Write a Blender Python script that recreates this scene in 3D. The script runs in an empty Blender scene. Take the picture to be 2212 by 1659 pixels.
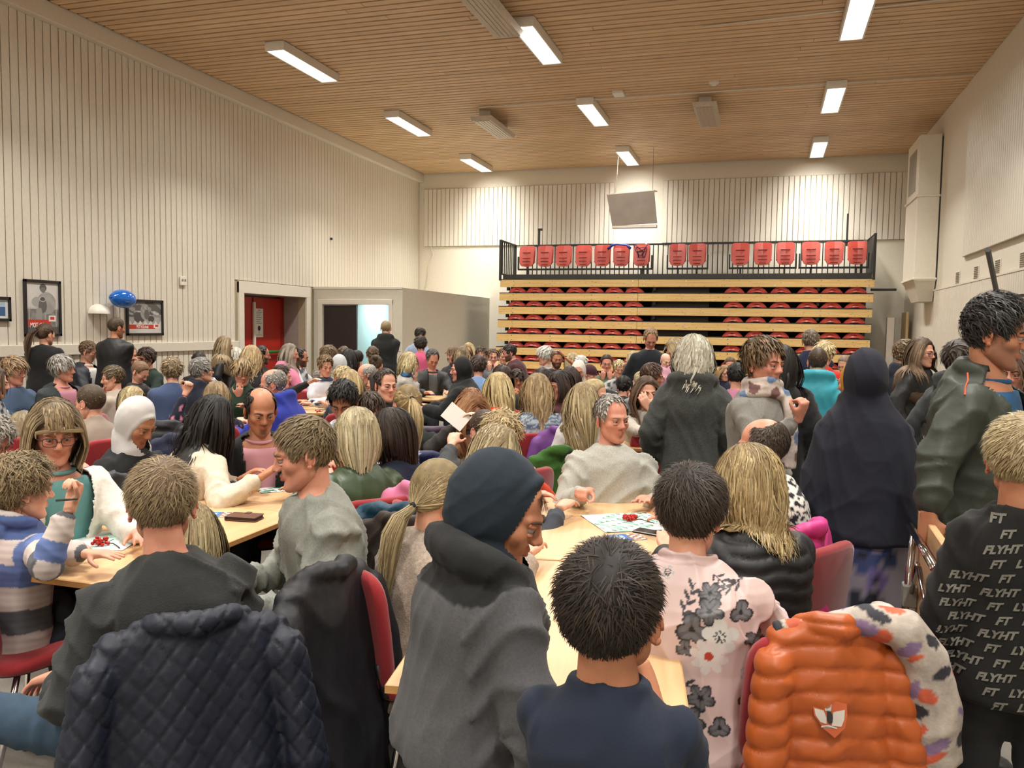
import bpy, math, random
import numpy as np
from mathutils import Vector, Matrix
from mathutils.bvhtree import BVHTree
SC = bpy.context.scene
COL = SC.collection
PI = math.pi
# ------------------------------------------------------------------ camera, light, exposure
XL, XR, YB, YF, ZC = -8.68, 2.90, 20.0, -5.0, 5.54       # the hall: left, right, back, front wall, ceiling
FPX, YAW, PITCH, ROLL, EYE = 1785.8, 0.2957, -0.0685, 0.015, 1.62
def cam_axes():
    cy, sy = math.cos(YAW), math.sin(YAW)
    f = np.array([-sy*math.cos(PITCH), cy*math.cos(PITCH), math.sin(PITCH)])
    r0 = np.array([cy, sy, 0.0]); u0 = np.cross(r0, f)
    r = math.cos(ROLL)*r0 + math.sin(ROLL)*u0; u = -math.sin(ROLL)*r0 + math.cos(ROLL)*u0
    return r, u, f
CR, CU, CF = cam_axes()
CAMP = np.array([0.0, 0.0, EYE])
cam = bpy.data.cameras.new('camera'); camo = bpy.data.objects.new('camera', cam); COL.objects.link(camo)
mw = Matrix.Identity(4)
for i in range(3):
    mw[i][0] = CR[i]; mw[i][1] = CU[i]; mw[i][2] = -CF[i]; mw[i][3] = CAMP[i]
camo.matrix_world = mw
cam.sensor_fit = 'HORIZONTAL'; cam.sensor_width = 36.0; cam.lens = FPX/2212*36.0
cam.clip_start = 0.05; cam.clip_end = 100
SC.camera = camo
SC.view_settings.view_transform = 'Standard'; SC.view_settings.look = 'None'
SC.view_settings.exposure = 0.02; SC.view_settings.gamma = 1.0
SC.view_settings.use_curve_mapping = False
w = bpy.data.worlds.new('world'); SC.world = w; w.use_nodes = True
w.node_tree.nodes['Background'].inputs[0].default_value = (0.9, 0.95, 1.0, 1); w.node_tree.nodes['Background'].inputs[1].default_value = 0.05
try:
    SC.cycles.max_bounces = 8; SC.cycles.diffuse_bounces = 5; SC.cycles.glossy_bounces = 3
    SC.cycles.sample_clamp_indirect = 6.0; SC.cycles.caustics_reflective = False; SC.cycles.caustics_refractive = False
except Exception: pass
LAMP_POWER, LAMP_SPREAD = 80.0, 108.0
LAMP_X = (-6.62, -3.05, 0.93)
LAMP_Y = (-4.2, -0.4, 3.4, 7.2, 11.0, 14.75, 18.6)
for lx in LAMP_X:
    for ly in LAMP_Y:
        L = bpy.data.lights.new('tube_light', 'AREA'); L.shape = 'RECTANGLE'; L.size = 0.2; L.size_y = 1.45
        L.energy = LAMP_POWER; L.spread = math.radians(LAMP_SPREAD); L.color = (1.0, 0.965, 0.895)
        lo = bpy.data.objects.new('tube_light', L); COL.objects.link(lo); lo.location = (lx, ly, ZC-0.155)
        for sg in (-1, 1):        # the louvre's two lengthwise lobes
            L2 = bpy.data.lights.new('louvre_light', 'AREA'); L2.shape = 'RECTANGLE'; L2.size = 0.2; L2.size_y = 0.9; L2.energy = LAMP_POWER*0.34; L2.spread = math.radians(100); L2.color = L.color
            lo = bpy.data.objects.new('louvre_light', L2); COL.objects.link(lo); lo.location = (lx, ly+sg*.3, ZC-0.16); lo.rotation_euler = (math.radians(46*sg), 0, 0)

def ray(px, py):
    return CF + CR*(px-1106.0)/FPX - CU*(py-829.5)/FPX
def at_depth(px, py, zc): return CAMP + ray(px, py)*zc          # zc = distance along the view axis
def at_z(px, py, z):
    d = ray(px, py); return CAMP + d*(z-EYE)/d[2]
def at_y(px, py, y):
    d = ray(px, py); return CAMP + d*y/d[1]

# ------------------------------------------------------------------ helpers
def lin(c):
    if isinstance(c, str):
        c = c.lstrip('#'); c = [int(c[i:i+2], 16)/255 for i in (0, 2, 4)]
    return tuple(((x/12.92) if x <= 0.04045 else ((x+0.055)/1.055)**2.4) for x in c[:3])
MATS = {}
def nmat(key):
    m = bpy.data.materials.new(key); m.use_nodes = True
    nt = m.node_tree; b = nt.nodes['Principled BSDF']
    MATS[key] = m
    return m, nt, b
def N(nt, t, **kw):
    n = nt.nodes.new(t)
    for k, v in kw.items():
        if k in n.inputs: n.inputs[k].default_value = v
        else: setattr(n, k, v)
    return n
def mat(key, col, rough=0.6, metal=0.0, noise=0.08, nscale=20.0, bump=0.0, bscale=60.0, emit=None, estr=1.0, stretch=None, coat=0.0, sheen=0.0):
    """a plain procedural material: base colour broken by noise, optional bump"""
    if key in MATS: return MATS[key]
    m, nt, b = nmat(key); c = lin(col)
    tc = N(nt, 'ShaderNodeTexCoord'); mp = N(nt, 'ShaderNodeMapping')
    if stretch: mp.inputs['Scale'].default_value = stretch
    nt.links.new(tc.outputs['Object'], mp.inputs['Vector'])
    no = N(nt, 'ShaderNodeTexNoise'); no.inputs['Scale'].default_value = nscale; no.inputs['Detail'].default_value = 5
    nt.links.new(mp.outputs[0], no.inputs['Vector'])
    rp = N(nt, 'ShaderNodeValToRGB')
    rp.color_ramp.elements[0].position = 0.3; rp.color_ramp.elements[1].position = 0.7
    rp.color_ramp.elements[0].color = tuple(x*(1-noise) for x in c)+(1,); rp.color_ramp.elements[1].color = tuple(min(1, x*(1+noise)) for x in c)+(1,)
    nt.links.new(no.outputs['Fac'], rp.inputs[0]); nt.links.new(rp.outputs[0], b.inputs['Base Color'])
    b.inputs['Roughness'].default_value = rough; b.inputs['Metallic'].default_value = metal
    b.inputs['Coat Weight'].default_value = coat; b.inputs['Sheen Weight'].default_value = sheen
    if bump:
        n2 = N(nt, 'ShaderNodeTexNoise'); n2.inputs['Scale'].default_value = bscale; n2.inputs['Detail'].default_value = 4
        nt.links.new(mp.outputs[0], n2.inputs['Vector'])
        bp = N(nt, 'ShaderNodeBump'); bp.inputs['Strength'].default_value = bump; bp.inputs['Distance'].default_value = 0.01
        nt.links.new(n2.outputs['Fac'], bp.inputs['Height']); nt.links.new(bp.outputs[0], b.inputs['Normal'])
    if emit is not None:
        b.inputs['Emission Color'].default_value = lin(emit)+(1,); b.inputs['Emission Strength'].default_value = estr
    return m
def wood(key, c1, c2, axis='X', scale=6.0, rough=0.5, knots=False, var=0.25):
    """wood grain running along an object axis; each plank tinted by its own Object Info random"""
    if key in MATS: return MATS[key]
    m, nt, b = nmat(key)
    tc = N(nt, 'ShaderNodeTexCoord'); mp = N(nt, 'ShaderNodeMapping')
    s = {'X': (0.35, 9, 9), 'Y': (9, 0.35, 9), 'Z': (9, 9, 0.35)}[axis]; mp.inputs['Scale'].default_value = s
    oi = N(nt, 'ShaderNodeObjectInfo'); cm = N(nt, 'ShaderNodeCombineXYZ')
    mu = N(nt, 'ShaderNodeMath', operation='MULTIPLY'); mu.inputs[1].default_value = 37.0
    nt.links.new(oi.outputs['Random'], mu.inputs[0])
    for i in range(3): nt.links.new(mu.outputs[0], cm.inputs[i])
    nt.links.new(tc.outputs['Object'], mp.inputs['Vector']); nt.links.new(cm.outputs[0], mp.inputs['Location'])
    no = N(nt, 'ShaderNodeTexNoise'); no.inputs['Scale'].default_value = scale; no.inputs['Detail'].default_value = 7; no.inputs['Distortion'].default_value = 0.6
    nt.links.new(mp.outputs[0], no.inputs['Vector'])
    rp = N(nt, 'ShaderNodeValToRGB'); rp.color_ramp.elements[0].position = 0.32; rp.color_ramp.elements[1].position = 0.68
    rp.color_ramp.elements[0].color = lin(c1)+(1,); rp.color_ramp.elements[1].color = lin(c2)+(1,)
    nt.links.new(no.outputs['Fac'], rp.inputs[0])
    hs = N(nt, 'ShaderNodeHueSaturation'); mr = N(nt, 'ShaderNodeMapRange'); mr.inputs['To Min'].default_value = 1-var; mr.inputs['To Max'].default_value = 1+var*0.5
    nt.links.new(oi.outputs['Random'], mr.inputs['Value']); nt.links.new(mr.outputs[0], hs.inputs['Value']); nt.links.new(rp.outputs[0], hs.inputs['Color'])
    out = hs.outputs[0]
    if knots:
        vo = N(nt, 'ShaderNodeTexVoronoi'); m2 = N(nt, 'ShaderNodeMapping'); m2.inputs['Scale'].default_value = (1.6, 6, 6)
        nt.links.new(tc.outputs['Object'], m2.inputs['Vector']); nt.links.new(cm.outputs[0], m2.inputs['Location']); nt.links.new(m2.outputs[0], vo.inputs['Vector'])
        r2 = N(nt, 'ShaderNodeValToRGB'); r2.color_ramp.elements[0].position = 0.07; r2.color_ramp.elements[0].color = (0.12, 0.04, 0.01, 1)
        r2.color_ramp.elements[1].position = 0.16; r2.color_ramp.elements[1].color = (1, 1, 1, 1)
        nt.links.new(vo.outputs['Distance'], r2.inputs[0])
        mx = N(nt, 'ShaderNodeMixRGB', blend_type='MULTIPLY'); mx.inputs[0].default_value = 0.9
        nt.links.new(out, mx.inputs[1]); nt.links.new(r2.outputs[0], mx.inputs[2]); out = mx.outputs[0]
    nt.links.new(out, b.inputs['Base Color']); b.inputs['Roughness'].default_value = rough
    return m

class MB:
    """collects pieces of geometry and links them as ONE mesh object"""
    def __init__(s): s.v = []; s.q = []; s.t = []; s.qm = []; s.tm = []; s.n = 0; s.c = []; s.hasc = False
    def add(s, v, f, m=0, col=None):
        v = np.asarray(v, float).reshape(-1, 3)
        if isinstance(f, np.ndarray):
            if f.shape[1] == 4: s.q.append(f+s.n); s.qm.append(np.full(len(f), m))
            else: s.t.append(f+s.n); s.tm.append(np.full(len(f), m))
        else:
            q = [x for x in f if len(x) == 4]; t = [x for x in f if len(x) == 3]
            for x in f:
                if len(x) > 4:
                    for k in range(1, len(x)-1): t.append((x[0], x[k], x[k+1]))
            if q: s.q.append(np.array(q)+s.n); s.qm.append(np.full(len(q), m))
            if t: s.t.append(np.array(t)+s.n); s.tm.append(np.full(len(t), m))
        s.v.append(v); s.n += len(v)
        if col is not None:
            s.hasc = True; c = np.asarray(col, float)
            if c.ndim == 1: c = np.tile(c[:3], (len(v), 1))
            s.c.append(c[:, :3])
        else: s.c.append(np.ones((len(v), 3)))
        return s
    def box(s, x0, x1, y0, y1, z0, z1, m=0, col=None, bev=0.0):
        if bev <= 0:
            v = [(x, y, z) for x in (x0, x1) for y in (y0, y1) for z in (z0, z1)]
            f = [(0, 1, 3, 2), (4, 6, 7, 5), (0, 4, 5, 1), (2, 3, 7, 6), (0, 2, 6, 4), (1, 5, 7, 3)]
            return s.add(v, f, m, col)
        b = min(bev, abs(x1-x0)*.49, abs(y1-y0)*.49, abs(z1-z0)*.49)
        vs = []; idx = {}
        for ix, sx in enumerate((-1, 1)):
            for iy, sy in enumerate((-1, 1)):
                for iz, sz in enumerate((-1, 1)):
                    X = (x0, x1)[ix]; Y = (y0, y1)[iy]; Z = (z0, z1)[iz]
                    idx[ix, iy, iz, 0] = len(vs); vs.append((X, Y-sy*b, Z-sz*b))
                    idx[ix, iy, iz, 1] = len(vs); vs.append((X-sx*b, Y, Z-sz*b))
                    idx[ix, iy, iz, 2] = len(vs); vs.append((X-sx*b, Y-sy*b, Z))
        I = idx; f = []
        for i in (0, 1):
            f.append([I[i, 0, 0, 0], I[i, 1, 0, 0], I[i, 1, 1, 0], I[i, 0, 1, 0]]); f.append([I[0, i, 0, 1], I[0, i, 1, 1], I[1, i, 1, 1], I[1, i, 0, 1]])
            f.append([I[0, 0, i, 2], I[1, 0, i, 2], I[1, 1, i, 2], I[0, 1, i, 2]])
            for j in (0, 1):
                f.append([I[i, j, 0, 0], I[i, j, 1, 0], I[i, j, 1, 1], I[i, j, 0, 1]]); f.append([I[i, 0, j, 0], I[i, 1, j, 0], I[i, 1, j, 2], I[i, 0, j, 2]])
                f.append([I[0, i, j, 1], I[1, i, j, 1], I[1, i, j, 2], I[0, i, j, 2]])
                for k in (0, 1): f.append([I[i, j, k, 0], I[i, j, k, 1], I[i, j, k, 2]])
        return s.add(vs, f, m, col)
    def rings(s, R, m=0, cap=True, col=None, closed=False):
        R = np.asarray(R, float); a, n = R.shape[:2]; f = []
        rr = a if closed else a-1
        i = np.arange(rr)[:, None]; j = np.arange(n)[None, :]
        f = np.stack([i*n+j+0*i, i*n+(j+1) % n, ((i+1) % a)*n+(j+1) % n, ((i+1) % a)*n+j], -1).reshape(-1, 4)
        c0 = None
        if cap and not closed:
            v = np.concatenate([R.reshape(-1, 3), R[0].mean(0)[None], R[-1].mean(0)[None]])
            k = a*n; jj = np.arange(n); t = np.concatenate([np.stack([(jj+1) % n, jj, np.full(n, k)], 1), np.stack([(a-1)*n+jj, (a-1)*n+(jj+1) % n, np.full(n, k+1)], 1)])
            n0 = s.n; s.add(v, f, m, col); s.t.append(t+n0); s.tm.append(np.full(len(t), m)); return s
        return s.add(R.reshape(-1, 3), f, m, col)
    def tube(s, P, r, n=10, m=0, cap=True, col=None, closed=False):
        P = np.asarray(P, float); k = len(P); r = np.broadcast_to(np.asarray(r, float), (k,))
        T = np.gradient(P, axis=0) if not closed else np.roll(P, -1, 0)-np.roll(P, 1, 0)
        T = T/np.maximum(np.linalg.norm(T, axis=1), 1e-9)[:, None]
        u = np.cross(T[0], (0, 0, 1) if abs(T[0][2]) < .9 else (1, 0, 0)); u /= np.linalg.norm(u); R = []
        a = np.linspace(0, 2*PI, n, endpoint=False)
        for i in range(k):
            u = u-T[i]*np.dot(u, T[i]); u /= max(np.linalg.norm(u), 1e-9); w_ = np.cross(T[i], u)
            R.append(P[i]+r[i]*(np.cos(a)[:, None]*u+np.sin(a)[:, None]*w_))
        return s.rings(R, m, cap, col, closed)
    def ball(s, c, r, n=12, k=8, m=0, col=None, M=None):
        r = np.broadcast_to(np.asarray(r, float), (3,)); ph = np.linspace(-PI/2+0.12, PI/2-0.12, k); a = np.linspace(0, 2*PI, n, endpoint=False)
        R = np.stack([np.cos(ph)[:, None]*np.cos(a), np.cos(ph)[:, None]*np.sin(a), np.sin(ph)[:, None]*np.ones(n)], -1)*r
        if M is not None: R = R@np.asarray(M).T
        return s.rings(R+np.asarray(c), m, True, col)
    def cap_tube(s, p0, p1, r0, r1, n=12, m=0):
        """tapered capsule"""
        p0 = np.array(p0, float); p1 = np.array(p1, float); d = p1-p0; L = np.linalg.norm(d); d = d/max(L, 1e-9)
        P = [p0-d*r0*.95, p0-d*r0*.6, p0, p0*.5+p1*.5, p1, p1+d*r1*.6, p1+d*r1*.95]
        return s.tube(P, [r0*.25, r0*.8, r0, (r0+r1)/2, r1, r1*.8, r1*.25], n, m)
    def mesh(s, name):
        me = bpy.data.meshes.new(name)
        v = np.concatenate(s.v) if s.v else np.zeros((0, 3))
        q = np.concatenate(s.q) if s.q else np.zeros((0, 4), int); t = np.concatenate(s.t) if s.t else np.zeros((0, 3), int)
        me.vertices.add(len(v)); me.vertices.foreach_set('co', v.astype(np.float32).ravel())
        nl = q.size+t.size; me.loops.add(nl); me.polygons.add(len(q)+len(t))
        me.loops.foreach_set('vertex_index', np.concatenate([q.ravel(), t.ravel()]).astype(np.int32))
        st = np.concatenate([np.arange(len(q))*4, q.size+np.arange(len(t))*3]).astype(np.int32)
        me.polygons.foreach_set('loop_start', st)
        mi = np.concatenate((s.qm+s.tm) or [np.zeros(0)]).astype(np.int32) if not (s.q and s.t) else np.concatenate([np.concatenate(s.qm), np.concatenate(s.tm)]).astype(np.int32)
        me.polygons.foreach_set('material_index', mi)
        if s.hasc:
            ca = me.color_attributes.new('Col', 'FLOAT_COLOR', 'POINT')
            c = np.concatenate(s.c); ca.data.foreach_set('color', np.concatenate([c, np.ones((len(c), 1))], 1).astype(np.float32).ravel())
        me.update(calc_edges=True); me.polygons.foreach_set('use_smooth', np.zeros(len(me.polygons), bool))
        return me
    def build(s, name, mats, parent=None, smooth=False, angle=None, loc=None, rot=None, col=None):
        me = s.mesh(name)
        for m_ in (mats if isinstance(mats, (list, tuple)) else [mats]): me.materials.append(m_)
        if smooth:
            me.polygons.foreach_set('use_smooth', np.ones(len(me.polygons), bool))
            if angle:
                try: me.set_sharp_from_angle(angle=math.radians(angle))
                except Exception: pass
        o = bpy.data.objects.new(name, me); COL.objects.link(o)
        if parent is not None: o.parent = parent
        if loc is not None: o.location = loc
        if rot is not None: o.rotation_euler = rot
        return o
def tag(o, label=None, cat=None, group=None, kind=None):
    if label: o['label'] = label
    if cat: o['category'] = cat
    if group: o['group'] = group
    if kind: o['kind'] = kind
    return o
def empty(name, loc=(0, 0, 0), rz=0.0):
    o = bpy.data.objects.new(name, None); COL.objects.link(o); o.location = loc; o.rotation_euler = (0, 0, rz); o.empty_display_size = 0.05
    return o
def struct(name, mb, m, parent=None, smooth=False):
    o = mb.build(name, m, parent, smooth)
    if parent is None: o['kind'] = 'structure'
    return o
def copy_tree(o, parent=None):
    c = o.copy(); COL.objects.link(c)
    if parent is not None: c.parent = parent
    for ch in list(KIDS.get(o.name, [])) or list(o.children): copy_tree(ch, c)
    return c
KIDS = {}
def piece(name, me, parent, loc, scale=None):
    o = bpy.data.objects.new(name, me); COL.objects.link(o); o.parent = parent; o.location = loc
    if scale: o.scale = scale
    return o

# ------------------------------------------------------------------ the hall
WHITE = mat('painted_white_board', '#dcd5c7', 0.55, noise=0.03, bump=0.05, bscale=40)
WHITE2 = mat('painted_plaster', '#dcd5c5', 0.75, noise=0.03, bump=0.06, bscale=90)
GAPM = mat('board_gap_shade_paint', '#b0a48a', 0.8, noise=0.05)
GREYW = mat('grey_vestibule_paint', '#cfcabb', 0.7, noise=0.03)
FLOORM = mat('speckled_grey_linoleum', '#6e6962', 0.45, noise=0.15, nscale=120, bump=0.02)
CEILB = mat('dark_ceiling_felt', '#3b2a1e', 0.95, noise=0.1)
SLAT = wood('spruce_ceiling_slat', '#cba982', '#e3c49b', 'X', 5.0, 0.55, var=0.10)
BLACKM = mat('black_powder_coat', '#1b1b1c', 0.45, noise=0.1)
CHROME = mat('chrome_tube', '#c9c9cc', 0.12, metal=1.0, noise=0.02)
GALV = mat('galvanised_sheet', '#c9c0b6', 0.45, metal=0.75, noise=0.1, nscale=3)
PLASW = mat('white_plastic', '#e4e0d6', 0.4, noise=0.02)

fl = MB().box(XL-0.6, XR+0.2, YF-0.2, YB+0.2, -0.12, 0.0); struct('floor', fl, FLOORM)
# ceiling: dark deck, then slats running across the hall
cd = struct('ceiling', MB().box(XL-0.2, XR+0.2, YF-0.2, YB+0.2, ZC, ZC+0.15), CEILB)
rs = random.Random(5)
PITCH_S = 0.148
ys = np.arange(8.2, YB-0.05, PITCH_S)
slat_me = {}
def slat_mesh(L):
    key = round(L, 1)
    if key not in slat_me:
        mb = MB().box(-key/2, key/2, -0.058, 0.058, -0.022, 0.0, bev=0.004); me = mb.mesh('ceiling_slat'); me.materials.append(SLAT); slat_me[key] = me
    return slat_me[key], key
x0c, x1c = XL+0.16, XR
for y in ys:
    cut = rs.choice([-6.5, -5.0, -3.6, -2.2, -0.8, 0.6, 1.6])+rs.uniform(-0.3, 0.3)
    a = x0c
    for bnd in (cut, x1c):
        me, k = slat_mesh(bnd-a-0.004)
        piece('ceiling_slat', me, cd, ((a+bnd)/2, y, ZC-0.001-rs.uniform(0, 0.003)), ((bnd-a-0.004)/k, 1, 1)); a = bnd
mb = MB()
for y in np.arange(8.2-PITCH_S, YF, -PITCH_S): mb.box(x0c, x1c, y-0.058, y+0.058, ZC-0.023, ZC)
o = mb.build('ceiling_slat_field', SLAT, cd); o['kind'] = 'stuff'
# left wall with its door opening
DY0, DY1, DZ = 12.39, 14.43, 2.14
mb = MB().box(XL-0.15, XL, YF, DY0, 0, ZC).box(XL-0.15, XL, DY1, YB, 0, ZC).box(XL-0.15, XL, DY0, DY1, DZ, ZC)
wl = struct('wall_left', mb, GAPM)
bo = {}
def board(parent, axis, pos, z0, z1, wdt, off, thick=0.016, name='wall_board'):
    key = (axis, round(z1-z0, 3), round(wdt, 3))
    if key not in bo:
        h = z1-z0
        m_ = MB().box(0, thick, -wdt/2, wdt/2, 0, h, bev=0.004) if axis == 'L' else (MB().box(-wdt/2, wdt/2, -thick, 0, 0, h, bev=0.004) if axis == 'B' else MB().box(-thick, 0, -wdt/2, wdt/2, 0, h, bev=0.004))
        me = m_.mesh(name); me.materials.append(WHITE); bo[key] = me
    loc = {'L': (off, pos, z0), 'B': (pos, off, z0), 'R': (off, pos, z0)}[axis]
    return piece(name, bo[key], parent, loc)
BP = 0.120
for y in np.arange(7.3, YB-0.05, BP):
    zb = 1.315 if y < 12.2 else (2.36 if y < 14.75 else 2.36)
    board(wl, 'L', y, zb, ZC-0.235, BP-0.013, XL+0.0)
for y in np.arange(7.3, 12.2, BP): board(wl, 'L', y, 0.1, 1.175, BP-0.016, XL+0.0)
mb = MB()
for y in np.arange(7.3-BP, YF, -BP): mb.box(XL, XL+0.016, y-0.053, y+0.052, 1.315, ZC-0.235).box(XL, XL+0.016, y-0.053, y+0.052, 0.1, 1.175)
o = mb.build('wall_board_field', WHITE, wl); o['kind'] = 'stuff'
struct('trim_1', MB().box(XL, XL+0.05, YF, 12.22, 1.175, 1.315, bev=0.006), WHITE)
struct('trim_2', MB().box(XL, XL+0.13, YF, YB, ZC-0.235, ZC-0.001, bev=0.01), WHITE)
struct('trim_3', MB().box(XL, XL+0.045, 12.24, 12.39, 0, 2.34, bev=0.006).box(XL, XL+0.045, 14.43, 14.58, 0, 2.34, bev=0.006).box(XL, XL+0.046, 12.24, 14.58, 2.14, 2.345, bev=0.006), WHITE)
struct('baseboard_left', MB().box(XL, XL+0.03, YF, 12.24, 0, 0.1), WHITE)
# recessed red double door
DX = XL-0.48
REDD = mat('red_door_paint', '#b3261a', 0.35, noise=0.04)
dk = MB().box(DX-0.1, XL-0.15, DY0-0.1, DY0, 0, DZ+0.1).box(DX-0.1, XL-0.15, DY1, DY1+0.1, 0, DZ+0.1).box(DX-0.1, XL-0.15, DY0, DY1, DZ, DZ+0.1).box(DX-0.2, DX-0.1, DY0-0.1, DY1+0.1, 0, DZ+0.1)
struct('wall_recess', dk, mat('recess_paint', '#9b918a', 0.6))
d1 = empty('door_1'); d1['kind'] = 'structure'
MB().box(DX-0.06, DX, DY0+0.03, 13.38, 0.01, DZ-0.03, bev=0.004).build('door_leaf', REDD, d1)
MB().box(DX-0.06, DX, 13.42, DY1-0.1, 0.01, DZ-0.03, bev=0.004).build('door_leaf', REDD, d1)
MB().box(DX-0.08, DX+0.01, DY1-0.1, DY1, 0, DZ, bev=0.003).build('door_frame', mat('dark_red_frame', '#8f170e', .4), d1)
MB().box(DX, DX+0.05, 13.37, 13.43, 0, DZ-0.12, bev=0.01).build('door_astragal', PLASW, d1)
MB().tube([(DX+0.07, 13.5, 1.08), (DX+0.07, 14.28, 1.08)], 0.028, 12).build('push_bar', mat('green_push_bar', '#1f7a34', .35), d1, smooth=True)
MB().box(DX, DX+0.1, 13.45, 13.53, 1.02, 1.15, bev=0.01).build('push_bar_bracket', PLASW, d1)
nt_ = MB().box(DX+0.001, DX+0.004, 13.47, 13.72, 1.36, 1.90); nt_o = tag(nt_.build('notice_sheet', mat('paper', '#e9e6df', .8, noise=.01)), 'white printed notice taped to the red door', 'notice')
mb = MB()
for k in range(7): mb.box(DX+0.004, DX+0.005, 13.50, 13.68-0.03*(k % 3), 1.83-0.035*k, 1.838-0.035*k)
mb.box(DX+0.004, DX+0.005, 13.55, 13.64, 1.865, 1.875)
a = np.linspace(0, 2*PI, 14, endpoint=False)
mb.add(np.stack([np.full(14, DX+0.005), 13.59+0.045*np.cos(a), 1.53+0.05*np.sin(a)], 1), [tuple(range(14))])
mb.box(DX+0.004, DX+0.005, 13.585, 13.595, 1.43, 1.49).box(DX+0.004, DX+0.005, 13.50, 13.68, 1.40, 1.405)
mb.build('printed_text', mat('black_ink', '#2a2a30', .8), nt_o)
# grey vestibule box in the far left corner
BX1, BY0, BZ = -6.72, 14.72, 2.35
OX0, OX1, OZ = -8.45, -7.0, 2.02
mb = MB().box(XL+0.022, OX0, BY0, BY0+0.1, 0, BZ).box(OX1, BX1, BY0, BY0+0.1, 0, BZ).box(OX0, OX1, BY0, BY0+0.1, OZ, BZ).box(BX1-0.1, BX1, BY0+0.1, YB, 0, BZ).box(XL+0.022, BX1-0.1, BY0+0.1, YB, BZ-0.08, BZ)
struct('wall_vestibule', mb, GREYW)
struct('trim_4', MB().box(OX0-0.1, OX0, BY0-0.03, BY0, 0, OZ+0.1, bev=.004).box(OX1, OX1+0.08, BY0-0.03, BY0, 0, OZ+0.1, bev=.004).box(OX0-0.1, OX1+0.08, BY0-0.031, BY0, OZ, OZ+0.1, bev=.004).box(XL+0.022, BX1, BY0-0.02, BY0, BZ-0.03, BZ+0.02, bev=.004), WHITE)
DARKD = mat('dark_brown_door', '#2c2220', 0.5, noise=0.08)
d2 = empty('door_2'); d2['kind'] = 'structure'
MB().box(OX0, OX0+0.72, BY0+0.04, BY0+0.09, 0.01, OZ-0.02, bev=.004).build('door_leaf', DARKD, d2)
MB().tube([(OX0+0.64, BY0+0.02, 1.05), (OX0+0.52, BY0+0.0, 1.05)], 0.012, 8).build('door_handle', CHROME, d2, smooth=True)
# pale room seen through the open half
struct('wall_corridor', MB().box(OX0+0.72, OX1+0.1, BY0+1.9, BY0+2.0, 0, OZ+0.1).box(OX0+0.66, OX0+0.72, BY0+0.1, BY0+2.0, 0, OZ+0.1), mat('corridor_pale_blue', '#c3dcdc', 0.7, noise=.02))
struct('door_3', MB().box(OX0+1.15, OX0+1.19, BY0+0.6, BY0+1.88, 0.01, 1.95, bev=.004), mat('corridor_door_white', '#dfeaea', 0.4))
L = bpy.data.lights.new('corridor_light', 'AREA'); L.size = 0.6; L.energy = 24; L.color = (0.82, 0.95, 1.0)
lo = bpy.data.objects.new('corridor_light', L); COL.objects.link(lo); lo.location = (OX0+1.0, BY0+0.9, 2.2)
# back wall, panels of boards
wb = struct('wall_back', MB().box(XL-0.2, XR+0.2, YB, YB+0.15, 0, ZC), WHITE2)
for (xa, xb, n) in ((-8.52, -3.58, 42), (-2.42, 2.86, 45)):
    p = (xb-xa)/n
    for k in range(n): board(wb, 'B', xa+p*(k+.5), 3.67, 5.12, p-0.014, YB-0.02, 0.03)
    struct('trim_5' if n == 42 else 'trim_6', MB().box(xa, xb, YB-0.02, YB, 3.66, 5.13), GAPM)
# right wall
wr = struct('wall_right', MB().box(XR, XR+0.15, YF, YB, 0, ZC), WHITE2)
mb = MB(); mb2 = MB()
k = 0
for y in np.arange(10.9, 14.3, 0.10):
    board(wr, 'R', y, 2.80, 4.92, 0.084, XR-0.03, 0.03)
mb.box(XR-0.03, XR, 10.85, 14.3, 2.80, 4.92); mb.build('panel_backing', GAPM, wr)
for y in np.arange(5.5, 16.5, 0.10):
    (board(wr, 'R', y, 0.1, 2.38, 0.084, XR-0.012, 0.022) if y > 8 else mb2.box(XR-0.034, XR-0.012, y-.042, y+.042, .1, 2.38))
MB().box(XR-0.012, XR, 5.4, 16.5, 0.1, 2.38).build('panel_backing', GAPM, wr)
o = mb2.build('wall_board_field', WHITE, wr); o['kind'] = 'stuff'
struct('trim_7', MB().box(XR-0.04, XR, 5.4, 16.55, 2.38, 2.41), WHITE)
struct('wall_front', MB().box(XL-0.2, XR+0.2, YF-0.15, YF, 0, ZC), WHITE2)
for vy, vl in ((14.69, 'nearest the air duct'), (13.48, 'second from the air duct'), (12.32, 'third from the air duct'), (11.2, 'cut by the right edge of the photo')):
    v = empty('wall_vent', (XR, vy, 2.51)); tag(v, 'small slatted wall vent, '+vl, 'vent', 'vent grilles in a row on the right wall')
    MB().box(-0.012, 0, -0.13, 0.13, -0.1, 0.1, bev=.004).build('frame', WHITE, v)
    for s in range(7): MB().box(-0.018, -0.012, -0.11, 0.11, -0.085+s*.026, -0.073+s*.026).build('slat', mat('vent_dark', '#6e6655', .7), v)
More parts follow.
